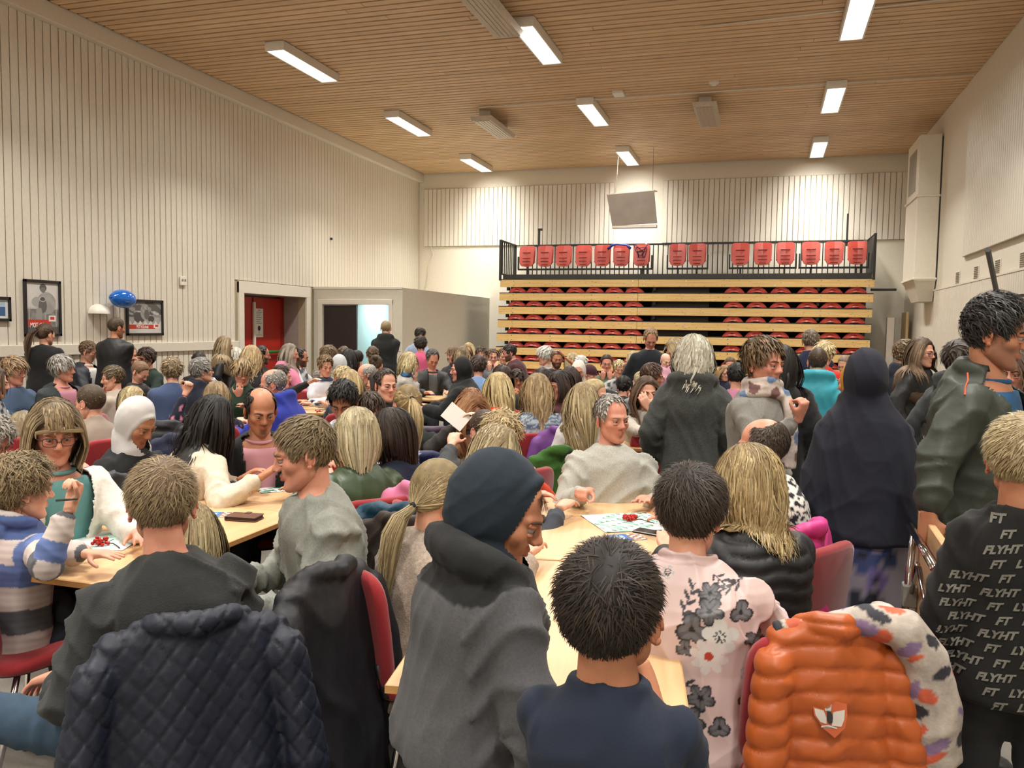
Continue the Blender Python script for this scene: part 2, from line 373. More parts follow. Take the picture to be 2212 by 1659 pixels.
# air duct in the far right corner
du = empty('air_duct', (2.72, 16.4, 0)); tag(du, 'white boxed air duct hanging in the far right corner', 'duct')
MB().box(-0.2, 0.16, 0.02, 1.28, 2.55, 5.15, bev=.01).build('shaft', WHITE2, du)
MB().rings([[(-.06, .25, 2.2), (.16, .25, 2.2), (.16, 1.1, 2.2), (-.06, 1.1, 2.2)], [(-.2, .02, 2.6), (.16, .02, 2.6), (.16, 1.28, 2.6), (-.2, 1.28, 2.6)]]).build('tapered_foot', WHITE2, du)
MB().box(-.225, .17, 0, 1.3, 2.58, 2.62, bev=.005).build('flange', WHITE2, du); MB().box(-.225, .17, 0, 1.3, 4.05, 4.09, bev=.005).build('flange', WHITE2, du)
MB().box(-.206, -.2, .3, 1.05, 4.2, 4.95).build('intake_grille', mat('grille_grey', '#8b8270', .6), du)
MB().box(.16, .178, .02, 1.2, 2.6, 5.1).build('rear_gap_shadow', BLACKM, du)  # black strip standing in for the shadow between shaft and wall
# ceiling lights
DIFF = mat('lit_diffuser', '#ffffff', 0.5, noise=0.0, emit='#fffaf0', estr=3.2)
def light_thing(x, y):
    t = empty('ceiling_light', (x, y, ZC))
    tag(t, 'lit white box fluorescent ceiling light', 'ceiling light', 'lit fluorescent ceiling lights in three rows')
    MB().box(-0.15, 0.15, -0.78, -0.75, -0.15, -0.02, bev=.004).box(-0.15, 0.15, 0.75, 0.78, -0.15, -0.02, bev=.004).box(-0.15, -0.13, -0.76, 0.76, -0.15, -0.02).box(0.13, 0.15, -0.76, 0.76, -0.15, -0.02).box(-0.15, 0.15, -0.78, 0.78, -0.03, -0.022).build('housing', PLASW, t)
    MB().box(-0.129, 0.129, -0.749, 0.749, -0.140, -0.125).build('diffuser', DIFF, t)
    return t
lt = None
for i, lx in enumerate(LAMP_X):
    for j, ly in enumerate(LAMP_Y):
        t = light_thing(lx, ly) if ly > 8 or True else None
        if ly > 9:
            t['label'] = ('box ceiling light lit white, %s row, %s of its three' % (('left', 'middle', 'right')[i], {4: 'nearest', 5: 'second', 6: 'farthest'}[j])); del t['group']
# heaters hanging under the slats
HEAT = mat('heater_foil', '#b3a48f', 0.4, metal=.3)
for (x, y, lab) in ((-3.25, 9.55, 'unlit grey radiant heater at the top edge of the ceiling'), (-4.97, 14.9, 'unlit beige radiant heater left of the middle lights'), (-1.09, 14.9, 'unlit beige radiant heater right of the middle lights')):
    t = tag(empty('radiant_heater', (x, y, ZC)), lab, 'heater')
    MB().rings([[(-.17, -.72, -.25), (.17, -.72, -.25), (.17, .72, -.25), (-.17, .72, -.25)], [(-.2, -.75, -.18), (.2, -.75, -.18), (.2, .75, -.18), (-.2, .75, -.18)]]).build('casing', mat('heater_case', '#c3b7a4', .5), t)
    for q in (-.11, -.055, 0, .055, .11): MB().box(q-.024, q+.024, -.69, .69, -.258, -.2505, bev=.003).build('reflector_strip', HEAT, t)
    for q in (-.5, .5): MB().box(-.1, .1, q-.03, q+.03, -.18, -.026).build('bracket', GALV, t)
tag(MB().tube([(-5.0, 14.15, ZC-.1), (-4.99, 14.1, ZC-.042), (-1.3, 14.1, ZC-.042), (2.85, 14.1, ZC-.042)], 0.012, 8).build('cable_conduit', PLASW, smooth=True), 'thin white cable conduit running across the slatted ceiling', 'conduit')
tag(MB().tube([(-0.9, 11.1, ZC-.042), (2.2, 10.9, ZC-.042)], 0.01, 8).build('cable_conduit', PLASW, smooth=True), 'short pale conduit on the ceiling nearer the camera', 'conduit')
sp = at_z(1542, 178, ZC-.03); t = tag(empty('smoke_detector', (sp[0], sp[1], ZC-.022)), 'round white smoke detector on the slatted ceiling', 'detector')
MB().tube([(0, 0, 0), (0, 0, -.025)], .08, 20).build('base', PLASW, t, smooth=True, angle=40); MB().tube([(0, 0, -.025), (0, 0, -.06)], [.05, .035], 16).build('sensor_head', PLASW, t, smooth=True, angle=40)
sp = at_z(1336, 200, ZC-.03); tag(MB().box(-.09, .09, -.13, .13, -.05, 0, bev=.008).build('junction_box', PLASW, loc=(sp[0], sp[1], ZC-.022)), 'flat white box fixed to the ceiling slats', 'junction box')

# things on the left wall
def poster(name, y0, y1, z0, z1, label, paint):
    t = tag(empty(name, (XL+0.024, (y0+y1)/2, (z0+z1)/2)), label, 'poster'); w_, h_ = (y1-y0), (z1-z0); fr = 0.035
    MB().box(0, .03, -w_/2, w_/2, -h_/2, -h_/2+fr, bev=.003).box(0, .03, -w_/2, w_/2, h_/2-fr, h_/2, bev=.003).box(0, .03, -w_/2, -w_/2+fr, -h_/2, h_/2, bev=.003).box(0, .03, w_/2-fr, w_/2, -h_/2, h_/2, bev=.003).build('frame', BLACKM, t)
    nx, nz = 90, 120
    yy, zz = np.meshgrid(np.linspace(-w_/2+fr, w_/2-fr, nx), np.linspace(-h_/2+fr, h_/2-fr, nz), indexing='ij')
    u = (yy+w_/2-fr)/(w_-2*fr); v = (zz+h_/2-fr)/(h_-2*fr); c = paint(u.ravel(), v.ravel())
    i, j = np.meshgrid(np.arange(nx-1), np.arange(nz-1), indexing='ij'); f = np.stack([i*nz+j, (i+1)*nz+j, (i+1)*nz+j+1, i*nz+j+1], -1).reshape(-1, 4)
    MB().add(np.stack([np.full(nx*nz, .012), yy.ravel(), zz.ravel()], 1), f, 0, c).build('print', COLM, t)
    return t
def colmat(key, rough=.6, sheen=0.0, coat=0.0, bump=0.0, bscale=300.0, noise=.1, nscale=25.0, mult=1.0):
    """material that takes its colour from the mesh's Col attribute (flat print, dye, hair)"""
    if key in MATS: return MATS[key]
    m, nt, b = nmat(key); at = N(nt, 'ShaderNodeAttribute', attribute_name='Col'); tc = N(nt, 'ShaderNodeTexCoord')
    no = N(nt, 'ShaderNodeTexNoise'); no.inputs['Scale'].default_value = nscale; no.inputs['Detail'].default_value = 4; nt.links.new(tc.outputs['Object'], no.inputs['Vector'])
    mr = N(nt, 'ShaderNodeMapRange'); mr.inputs['From Min'].default_value = .3; mr.inputs['From Max'].default_value = .7; mr.inputs['To Min'].default_value = 1-noise; mr.inputs['To Max'].default_value = 1+noise
    nt.links.new(no.outputs['Fac'], mr.inputs['Value'])
    mx = N(nt, 'ShaderNodeVectorMath', operation='SCALE'); nt.links.new(at.outputs['Color'], mx.inputs[0]); nt.links.new(mr.outputs[0], mx.inputs['Scale']); nt.links.new(mx.outputs[0], b.inputs['Base Color'])
    b.inputs['Roughness'].default_value = rough; b.inputs['Sheen Weight'].default_value = sheen; b.inputs['Coat Weight'].default_value = coat
    if bump:
        n2 = N(nt, 'ShaderNodeTexNoise'); n2.inputs['Scale'].default_value = bscale; n2.inputs['Detail'].default_value = 3; nt.links.new(tc.outputs['Object'], n2.inputs['Vector'])
        bp = N(nt, 'ShaderNodeBump'); bp.inputs['Strength'].default_value = bump; bp.inputs['Distance'].default_value = .004; nt.links.new(n2.outputs['Fac'], bp.inputs['Height']); nt.links.new(bp.outputs[0], b.inputs['Normal'])
    return m
COLM = colmat('printed_paper', .5, noise=.02)
def el(u, v, cx, cy, rx, ry): return ((u-cx)/rx)**2+((v-cy)/ry)**2 < 1
def nz2(u, v, s): return .5+.25*np.sin(u*s+3*np.sin(v*s*.7))+.25*np.sin(v*s*1.3+2*np.sin(u*s*1.1))
def p_port(u, v):
    g = .62-.05*nz2(u, v, 9); g = np.where(v < .5, .16+.1*nz2(u, v, 20), g)
    for x in (.08, .42, .58, .92): g = np.where((abs(u-x) < .02) & (v < .52), .35, g)
    g = np.where((abs(v-.5) < .015), .5, g)
    g = np.where(el(u, v, .62, .6, .3, .22) & (v > .3), .38-.08*nz2(u, v, 14), g); g = np.where(el(u, v, .32, .62, .16, .1), .36, g); g = np.where(el(u, v, .5, .55, .13, .15), .12, g)
    g = np.where(el(u, v, .52, .9, .11, .08), .1, g); g = np.where(el(u, v, .52, .86, .08, .055), .16, g)
    g = np.where(el(u, v, .5, .68, .11, .055), .45, g); g = np.where(el(u, v, .5, .68, .08, .04), .08, g); g = np.where(el(u, v, .38, .36, .1, .2) & (v < .5), .3, g); g = np.where(v < .13, .1, g)
    c = np.stack([g, g*.97, g*.93], 1)
    c[(v > .14) & (v < .27) & (u < .75)] = lin('#c03a2c'); c[(v > .24) & (v < .36) & (u > .68) & (u < .9)] = lin('#e6dcd6'); c[(v > .27) & (v < .33) & (u > .73) & (u < .86)] = lin('#b8382c')
    return c
def p_land(u, v):
    g = .1+.15*(nz2(u, v, 12) > .62)+.25*((nz2(u, v*2, 15) > .55) & (v > .55) & (v < .72)); g = np.where(v < .52, .4-.1*nz2(u, v, 16), g)
    g = np.where(el(u, v, .33, .5, .17, .17), .07, g); g = np.where(el(u, v, .68, .46, .1, .1), .06, g)
    g = np.where(el(u, v, .5, .68, .14, .26), .22+.14*nz2(u*2, v, 24), g); g = np.where(el(u, v, .55, .6, .08, .16), .12, g); g = np.where((v < .34+.05*np.sin(u*40)), .62, g)
    c = np.stack([g, g*.97, g*.93], 1)
    c[(v > .13) & (v < .27) & (u < .8)] = lin('#c03a2c'); c[(v > .17) & (v < .29) & (u > .76) & (u < .94)] = lin('#e9dfda'); c[(v > .2) & (v < .27) & (u > .8) & (u < .9)] = lin('#b8382c')
    return c
def p_blue(u, v):
    c = np.tile(np.array(lin('#d9dde0')), (len(u), 1)); c[(u > .1) & (u < .9) & (v > .12) & (v < .9)] = lin('#3e5f8f'); c[(v > .62) & (u > .1) & (u < .9) & (v < .9)] = lin('#a9bcd0'); return c
def text_on(parent, txt, size, loc, rot, m, name='lettering', ext=.0015, sx=1.0):
    cu = bpy.data.curves.new(name, 'FONT'); cu.body = txt; cu.size = size; cu.extrude = ext; cu.align_x = 'CENTER'; cu.align_y = 'CENTER'; cu.resolution_u = 2; cu.offset = size*.012
    o = bpy.data.objects.new(name, cu); COL.objects.link(o); bpy.context.view_layer.update()
    me = bpy.data.meshes.new_from_object(o.evaluated_get(bpy.context.evaluated_depsgraph_get())); bpy.data.objects.remove(o); bpy.data.curves.remove(cu)
    me.materials.clear(); me.materials.append(m); me.name = name
    o = bpy.data.objects.new(name, me); COL.objects.link(o); o.parent = parent; o.location = loc; o.rotation_euler = rot; o.scale = (sx, 1, 1)
    return o
INKW = mat('white_ink', '#efe6e0', .7)
t = poster('framed_poster', 7.93, 8.48, 1.42, 2.12, 'black framed portrait poster of a figure with a camera and red strip', p_port)
text_on(t, 'MOT til å', .085, (.014, -.09, -.215), (PI/2, 0, PI/2), INKW, sx=.62)
t = poster('framed_poster', 9.62, 10.36, 1.42, 1.94, 'wide black framed poster of a long-haired head bent down with red strip', p_land)
text_on(t, 'MOT til å si nei', .07, (.014, -.06, -.135), (PI/2, 0, PI/2), INKW, sx=.55)
poster('framed_picture', 7.3, 7.74, 1.60, 1.89, 'black framed blue picture cut by the left edge of the photo', p_blue)
t = tag(empty('wall_lamp', (XL+.024, 9.1, 1.72)), 'white half-dome wall lamp below the blue balloon', 'wall lamp')
a = np.linspace(-PI/2, PI/2, 17); R = []
for k, zz in enumerate(np.linspace(0, .13, 7)):
    rr = .165*math.sqrt(max(0, 1-(zz/.132)**2)); R.append([(rr*math.cos(x)+.001, rr*math.sin(x), zz) for x in a]+[(0, 0, zz)])
MB().rings(R).build('shade', PLASW, t, smooth=True, angle=50); MB().box(0, .02, -.05, .05, .01, .09).build('back_plate', PLASW, t)
t = tag(empty('balloon', (XL+.2, 9.38, 1.93)), 'shiny blue balloon resting on the wall lamp', 'balloon')
a = np.linspace(0, PI, 22); P = [(0, -.2*math.cos(x)-(.02 if x < .3 else 0), .012*math.cos(x)) for x in a]
BLUEB = mat('blue_latex', '#1463bf', .12, noise=.02, coat=.5)
MB().tube(P, [max(.006, .128*math.sin(x)**.85) for x in a], 24).build('bladder', BLUEB, t, smooth=True); MB().tube([(0, -.215, .012), (0, -.24, .015)], [.008, .018], 10).build('knot', BLUEB, t, smooth=True)
t = tag(empty('wall_socket', (XL+.024, 10.82, 2.26)), 'small white double wall socket above the framed posters', 'socket')
MB().box(0, .03, -.07, .07, -.07, .07, bev=.006).build('cover', PLASW, t)
for q in (-.03, .03): MB().tube([(.031, q, .01), (.0335, q, .01)], .022, 14).build('outlet', mat('socket_shadow', '#8d877b', .6), t)
sp = at_y(712, 516, 1); d = ray(712, 516); yy = (CAMP+d*(XL/d[0]))[1]; zz = (CAMP+d*(XL/d[0]))[2]
tag(MB().tube([(XL+.022, yy, zz), (XL+.06, yy, zz)], .025, 12).build('wall_hook', BLACKM, smooth=True), 'tiny dark hook high on the left wall', 'hook')
tag(MB().tube([(XL+.15, YB-.03, 4.9), (XL+.35, YB-.03, 3.7), (XL+.42, YB-.03, 3.45), (XL+.3, YB-.03, 3.2), (XL+.27, YB-.03, 2.8), (XL+.12, YB-.03, 2.36)], .012, 6).build('wall_cable', WHITE, smooth=True), 'thin white cable hanging down the far left corner', 'cable')
tag(MB().box(.0, .16, -.05, .05, 0, 1.95, bev=.01).build('rolled_panel', GALV, loc=(2.42, 18.9, 0)), 'grey metal panel standing upright beside the bleachers', 'panel')
tag(MB().box(.0, .05, -.3, .3, 0, 2.05, bev=.005).build('leaning_board', wood('raw_board', '#b79561', '#d1b585', 'Z'), loc=(2.75, 18.9, 0)), 'pale wooden board leaning in the far right corner', 'board')
t = tag(empty('folding_truss', (XR-.09, 11.6, 2.05)), 'black steel bracket high on the right wall', 'bracket')
MB().box(-.04, 0, -1.2, .55, 0, .035).build('bar', BLACKM, t); MB().tube([(-.02, .2, .02), (-.5, -1.3, .5)], .03, 6).build('strut', BLACKM, t)
# hanging metal casing in front of the back wall
t = tag(empty('hanging_metal_casing', (-2.87, 18.0, 3.83)), 'tilted shiny metal casing hanging from the ceiling above the seats', 'casing')
MB().add([(-.52, -.05, .70), (.50, -.05, .76), (.56, .16, .08), (-.42, .16, .04), (-.52, -.03, .70), (.50, -.03, .76), (.56, .18, .08), (-.42, .18, .04)], [(0, 1, 2, 3), (7, 6, 5, 4), (0, 4, 5, 1), (1, 5, 6, 2), (2, 6, 7, 3), (3, 7, 4, 0)]).build('front_sheet', GALV, t)
MB().add([(-.52, -.05, .70), (.50, -.05, .76), (.50, .5, .82), (-.52, .5, .76), (-.52, -.05, .68), (.50, -.05, .74), (.50, .5, .80), (-.52, .5, .74)], [(0, 1, 2, 3), (7, 6, 5, 4), (0, 4, 5, 1), (1, 5, 6, 2), (2, 6, 7, 3), (3, 7, 4, 0)]).build('top_sheet', GALV, t)
MB().box(-.42, .56, .12, .22, -.02, .045, bev=.01).build('lower_lip', GALV, t)
for q in (-.35, .45): MB().tube([(q, .1, .75), (q+(.05 if q < 0 else .0), .1, ZC-3.83)], .006, 6).build('suspension_wire', mat('wire_grey', '#8a8072', .5), t)
# ------------------------------------------------------------------ telescopic bleachers
PINE = wood('knotty_pine', '#dcb26a', '#ecca88', 'X', 4.0, 0.4, knots=True, var=.08)
REDS = mat('red_seat_plastic', '#cc5347', 0.35, noise=.05)
DKST = mat('black_steel', '#191817', 0.5, noise=.1)
ble = tag(empty('bleachers', (0, 18.4, 0)), 'folded telescopic bleachers with pine fronts and red seats', 'bleachers')
BLX0, BLX1 = -5.93, 2.1
XM = -2.72   # the joint between the two halves
def px2x(px, y=18.4): return at_y(px, 620, y)[0]
brd = {}
for k in range(9):
    z1 = 2.735-.312*k; y = -.028*k; e = .012*k
    for (a, b) in ((BLX0-e*.6, XM-.003), (XM+.003, BLX1-.012*k)):
        MB().box(a, b, y, y+.04, z1-.185, z1-.018, bev=.004).build('front_board', PINE, ble)
    MB().box(BLX0-e*.6, BLX1-.012*k, y-.004, y+1.0-.0*k, z1-.016, z1).build('tread_edge', DKST, ble)
    for x in (-5.8, -5.45, -3.0, -2.4, 1.0, 1.9): MB().box(x, x+.06, y+.1, y+.2, z1-.26, z1-.185).build('bracket', DKST, ble)
    if k < 8:
        MB().box(-2.45, -1.2, .25+y, .27+y, z1-.30, z1-.19).build('aisle_step', mat('dark_ply', '#3a2a1c', .6), ble)
mb = MB()
for k in range(9):
    z1 = 2.735-.312*k
    for (a, b) in ((-5.9, -2.4), (-2.0, 2.0)): pass
    mb.box(BLX0+.12, BLX1-.1, 1.0, 1.05, max(0, z1-.312), z1-.01)
mb.box(BLX0+.15, BLX0+.2, .35, 1.0, 0, 2.6).box(BLX1-.2, BLX1-.15, .35, 1.0, 0, 2.6)
mb.build('rear_frame', DKST, ble)
# screws on the boards
mb = MB()
for k in range(9):
    z1 = 2.735-.312*k; y = -.028*k-.004
    for x in list(np.arange(-5.6, XM-.1, .92))+list(np.arange(XM+.12, BLX1, .92)):
        for zz in (z1-.055, z1-.15): mb.tube([(x, y+.004, zz), (x, y-.002, zz)], .012, 6)
o = mb.build('screw_heads', CHROME, ble); o['kind'] = 'stuff'
# one folded shell seen from the front: rounded hump with its own underside
def folded_seat():
    mb = MB(); n = 22; t = np.linspace(-1, 1, n)
    for (ya, yb, h0, h1, wd, zb) in ((.02, .32, .115, .09, .21, 0), (-.01, .30, .045, .06, .175, 0)):
        R = []
        for yy, hh in ((ya, h0), (yb, h1)):
            top = hh*(1-np.abs(t)**2.6); bot = np.maximum(top-.028, -.01)
            R.append(np.concatenate([np.stack([t*wd, np.full(n, yy)+.05*t**2, top+.01], 1), np.stack([t[::-1]*wd, np.full(n, yy)+.05*t**2, bot[::-1]], 1)]))
        mb.rings(R, 0, True)
    return mb
fs = folded_seat().mesh('folded_seat'); fs.materials.append(REDS); fs.polygons.foreach_set('use_smooth', np.ones(len(fs.polygons), bool))
FX = [px2x(p, 18.45) for p in (1116.6, 1155, 1196, 1242, 1283.7, 1326.5, 1370, 1586.6, 1636, 1687, 1746, 1798, 1850)]
for k in range(8):
    z = 2.735-.312*(k+1)
    for x in FX: piece('folded_seat', fs, ble, (x-.004*k, .05-.028*(k+1), z+.004))
# upright seats on the top tier
def upright_seat():
    mb = MB()
    def shell(w0, w1, h, y0, th, z0):
        R = []
        for s_, yy in ((0, y0), (1, y0+th)):
            pts = []
            for a in np.linspace(0, 2*PI, 32, endpoint=False):
                cx, cz = math.cos(a), math.sin(a); sx = abs(cx)**.35*np.sign(cx); sz = abs(cz)**.35*np.sign(cz)
                wd = (w0+w1)/2+(w1-w0)/2*sz; g = .985 if s_ == 0 else 1
                pts.append((sx*wd*g, yy+.02*(1-abs(sx))+.015*sz, z0+h/2+sz*h/2*g-(.02*(1-abs(sx)) if sz < 0 else 0)))
            R.append(pts)
        mb.rings(R, 0, True)
    shell(.185, .195, .44, .06, .04, .06); shell(.165, .185, .40, 0.0, .035, .02)
    mb.box(-.19, .19, .05, .09, .1, .13)
    return mb
us = upright_seat().mesh('upright_seat'); us.materials.append(REDS)
sl = MB().box(-.095, .095, -.010, .014, -.007, .007).mesh('seat_slot'); sl.materials.append(mat('slot_dark_red', '#6a1510', .6))
UX = [px2x(p, 18.75) for p in (1137.5, 1176.3, 1216, 1258.8, 1299.6, 1340.4, 1384, 1461.7, 1504, 1596.8, 1645, 1694, 1749, 1799, 1849)]
for x in UX:
    s_ = piece('upright_seat', us, ble, (x, .30, 3.03)); [piece('slot', sl, s_, (0, 0, zz), (.8 if zz < .1 else 1, 1, 1)) for zz in (.33, .20, .125, .049)]
for (a, b) in ((0, 6), (7, 8), (9, 11), (12, 14)):
    xa, xb = UX[a]-.24, UX[b]+.24
    MB().box(xa, xb, .40, .46, 2.96, 3.0, bev=.004).box(xa, xa+.03, .38, .44, 2.98, 3.28).box(xb-.03, xb, .38, .44, 2.98, 3.28).build('seat_beam', DKST, ble)
    for x in (xa+.25, xb-.25): MB().box(x-.02, x+.02, .4, .44, 2.72, 2.98).build('seat_post', DKST, ble)
MB().box(BLX0+.05, BLX1-.05, .05, .10, 2.735, 2.84).box(BLX0+.05, BLX1-.05, .1, 1.3, 2.715, 2.735).build('top_platform', mat('platform_black', '#24221f', .4), ble)
def rail(xa, xb, y, z0, z1, n):
    r = MB().box(xa, xb, y-.02, y+.02, z1-.04, z1).box(xa, xb, y-.012, y+.012, z0, z0+.03).build('rail', DKST, ble)
    for x in np.linspace(xa+.01, xb-.01, n): MB().box(x-.011, x+.011, y-.011, y+.011, z0, z1-.02).build('bar', DKST, r)
    for x in (xa, xb): MB().box(x-.025, x+.025, y-.025, y+.025, 2.72, z1).build('rail_post', DKST, r)
rail(-5.6, -2.78, 1.15, 2.86, 3.62, 26); rail(-2.68, 1.95, 1.15, 2.86, 3.62, 42)
def side_rail(x, ya, yb, n):
    r = MB().box(x-.02, x+.02, ya, yb, 3.60, 3.64).box(x-.02, x+.02, ya, yb, 2.84, 2.87).build('side_rail', DKST, ble)
    for y in np.linspace(ya, yb, n): MB().box(x-.012, x+.012, y-.012, y+.012, 2.84, 3.62).build('bar', DKST, r)
    for y in (ya, yb): MB().box(x-.025, x+.025, y-.025, y+.025, 2.7, 3.64).build('rail_post', DKST, r)
side_rail(BLX0, 0.0, 1.2, 9); side_rail(BLX1-.02, 0.0, 1.2, 9)
MB().box(BLX1-.04, BLX1-.03, -.02, 1.2, 2.86, 3.62).build('side_panel', DKST, ble)
MB().box(-5.35, -5.31, 1.16, 1.20, 3.5, 4.0).box(-5.36, -5.26, 1.15, 1.21, 3.97, 4.02).build('tall_post', DKST, ble); MB().box(1.62, 1.655, 1.16, 1.20, 3.5, 4.2).build('tall_post', DKST, ble)
MB().box(BLX1, 2.6, .6, .64, 2.5, 2.55).build('wall_tie', DKST, ble)
def squiggle(seed, c, s, n=60):
    r_ = random.Random(seed); ph = [r_.uniform(0, 6) for _ in range(6)]; t = np.linspace(0, 1, n)*2*PI
    return np.stack([c[0]+s*np.sin(2*t+ph[0])+s*.5*np.sin(5*t+ph[1]), c[1]+.02*np.sin(3*t), c[2]+s*1.1*np.cos(3*t+ph[2])+s*.4*np.sin(7*t+ph[3])], 1)
tag(MB().tube(squiggle(3, (UX[6], 18.66, 3.36), .10), .008, 6).build('tangled_cord', mat('dark_cord', '#2c2b3f', .6), smooth=True), 'dark tangled cord draped over a red seat of the top tier', 'cord')
tag(MB().tube([(UX[5]-.3, 18.7, 3.42), (UX[5]-.2, 18.68, 3.5), (UX[5]-.1, 18.67, 3.52), (UX[5]+.12, 18.67, 3.5), (UX[5]+.22, 18.66, 3.42)], [.03, .03, .02, .02, .035], 8).build('blue_strap', mat('blue_strap', '#2b3f9a', .6), smooth=True), 'blue strap lying over the sixth red seat of the top tier', 'strap')

# ------------------------------------------------------------------ tables and chairs
BEECH = wood('beech_tabletop', '#c9a274', '#d6b388', 'Y', 3.0, 0.35, var=.05)
BEDGE = mat('beech_edge', '#b98a52', .45, noise=.08)
REDF = mat('red_wool_upholstery', '#8c121c', 0.85, noise=.12, nscale=300, bump=.15, bscale=500, sheen=.3)
SKIP_CHAIR = mat('chair_black_shell', '#161617', .5)
def table_proto():
    t = empty('folding_table')
    MB().box(-.37, .37, -.585, .585, .705, .73, bev=.004).build('tabletop', BEECH, t)
    MB().box(-.371, .371, -.586, .586, .707, .727).build('edge_band', BEDGE, t)
    for sx in (-1, 1):
        for sy in (-1, 1): MB().tube([(sx*.31, sy*.5, .70), (sx*.31, sy*.5, .0)], .016, 8).build('leg', CHROME, t, smooth=True)
    for sy in (-1, 1): MB().tube([(-.31, sy*.5, .12), (.31, sy*.5, .12)], .012, 8).build('stretcher', CHROME, t, smooth=True)
    MB().box(-.3, .3, -.5, -.48, .675, .705).box(-.3, .3, .48, .5, .675, .705).build('apron', DKST, t)
    return t
tp = table_proto(); tused = [False]
def table(x, y, rz, label, sx=1.0, sy=1.0):
    if not tused[0]: t = tp; tused[0] = True
    else: t = copy_tree(tp)
    t.location = (x, y, 0); t.rotation_euler = (0, 0, rz); t.scale = (sx, sy, 1); tag(t, label, 'table'); return t
table(-2.43, 2.81, 0, 'beech folding table nearest the left, with brown wallet on it')
table(-2.47, 3.99, 0, 'beech table joined behind the wallet table, white player on it')
AN = math.radians(9)
table(-.60, 2.46, AN, 'beech table with bare corner behind the dark-haired boy')
table(-.785, 3.63, AN, 'beech table with napkin and rowan berries before the man in grey')
table(-2.62, 6.1, 0, 'beech table in the middle with a held white sheet over it', .95, 1.2)
table(-0.85, 6.75, .2, 'beech table beside the young woman with chin in hand')
table(-4.65, 7.9, .1, 'beech table behind the man in the blue hoodie')
table(-4.2, 9.9, .1, 'beech table before the clasped hands of the blonde woman', 1, 1.1)
tq = at_z(648, 830, .73); table(tq[0], tq[1], 0, 'small beech table end behind the boy with dark brown hair')
def chair_proto():
    c = empty('chair')
    def pad(w0, h0, th, ctr, tilt, bulge, n=28, e=.42):
        R = []
        for s_, sc in ((-1, .90), (-.8, .97), (-.3, 1), (.3, 1), (.8, .97), (1, .90)):
            pts = []
            for a in np.linspace(0, 2*PI, n, endpoint=False):
                ca, sa = math.cos(a), math.sin(a); X = np.sign(ca)*abs(ca)**e*w0/2*sc; Z = np.sign(sa)*abs(sa)**e*h0/2*sc
                pts.append((X, s_*th/2+bulge*(X/(w0/2))**2, Z))
            R.append(pts)
        R = np.array(R); ct, st = math.cos(tilt), math.sin(tilt); R = np.stack([R[..., 0], R[..., 1]*ct-R[..., 2]*st, R[..., 1]*st+R[..., 2]*ct], -1)+np.array(ctr)
        return R
    MB().rings(pad(.42, .41, .045, (0, -.245, .645), .13, .025)).build('backrest', REDF, c, smooth=True, angle=50)
    R = pad(.45, .43, .05, (0, 0, .445), PI/2, -.008); MB().rings(R).build('seat', REDF, c, smooth=True, angle=50)
    MB().rings(pad(.42, .40, .012, (0, 0, .414), PI/2, 0)).build('seat_shell', SKIP_CHAIR, c)
    for sx in (-1, 1):
        MB().tube([(sx*.19, .19, .41), (sx*.21, .2, .2), (sx*.22, .21, 0)], .011, 8).build('leg', CHROME, c, smooth=True)
        MB().tube([(sx*.19, -.14, .41), (sx*.21, -.2, .2), (sx*.22, -.26, 0)], .011, 8).build('leg', CHROME, c, smooth=True)
        MB().tube([(sx*.17, -.12, .415), (sx*.17, -.21, .44), (sx*.17, -.235, .55)], .01, 8).build('back_support', DKST, c, smooth=True)
    return c
cp = chair_proto(); cused = [False]
CHAIRS = []
def chair(x, y, rz, label, group=None):
    if not cused[0]: c = cp; cused[0] = True
    else: c = copy_tree(cp)
    c.location = (x, y, 0); c.rotation_euler = (0, 0, rz); tag(c, label, 'chair', group); CHAIRS.append(c); return c
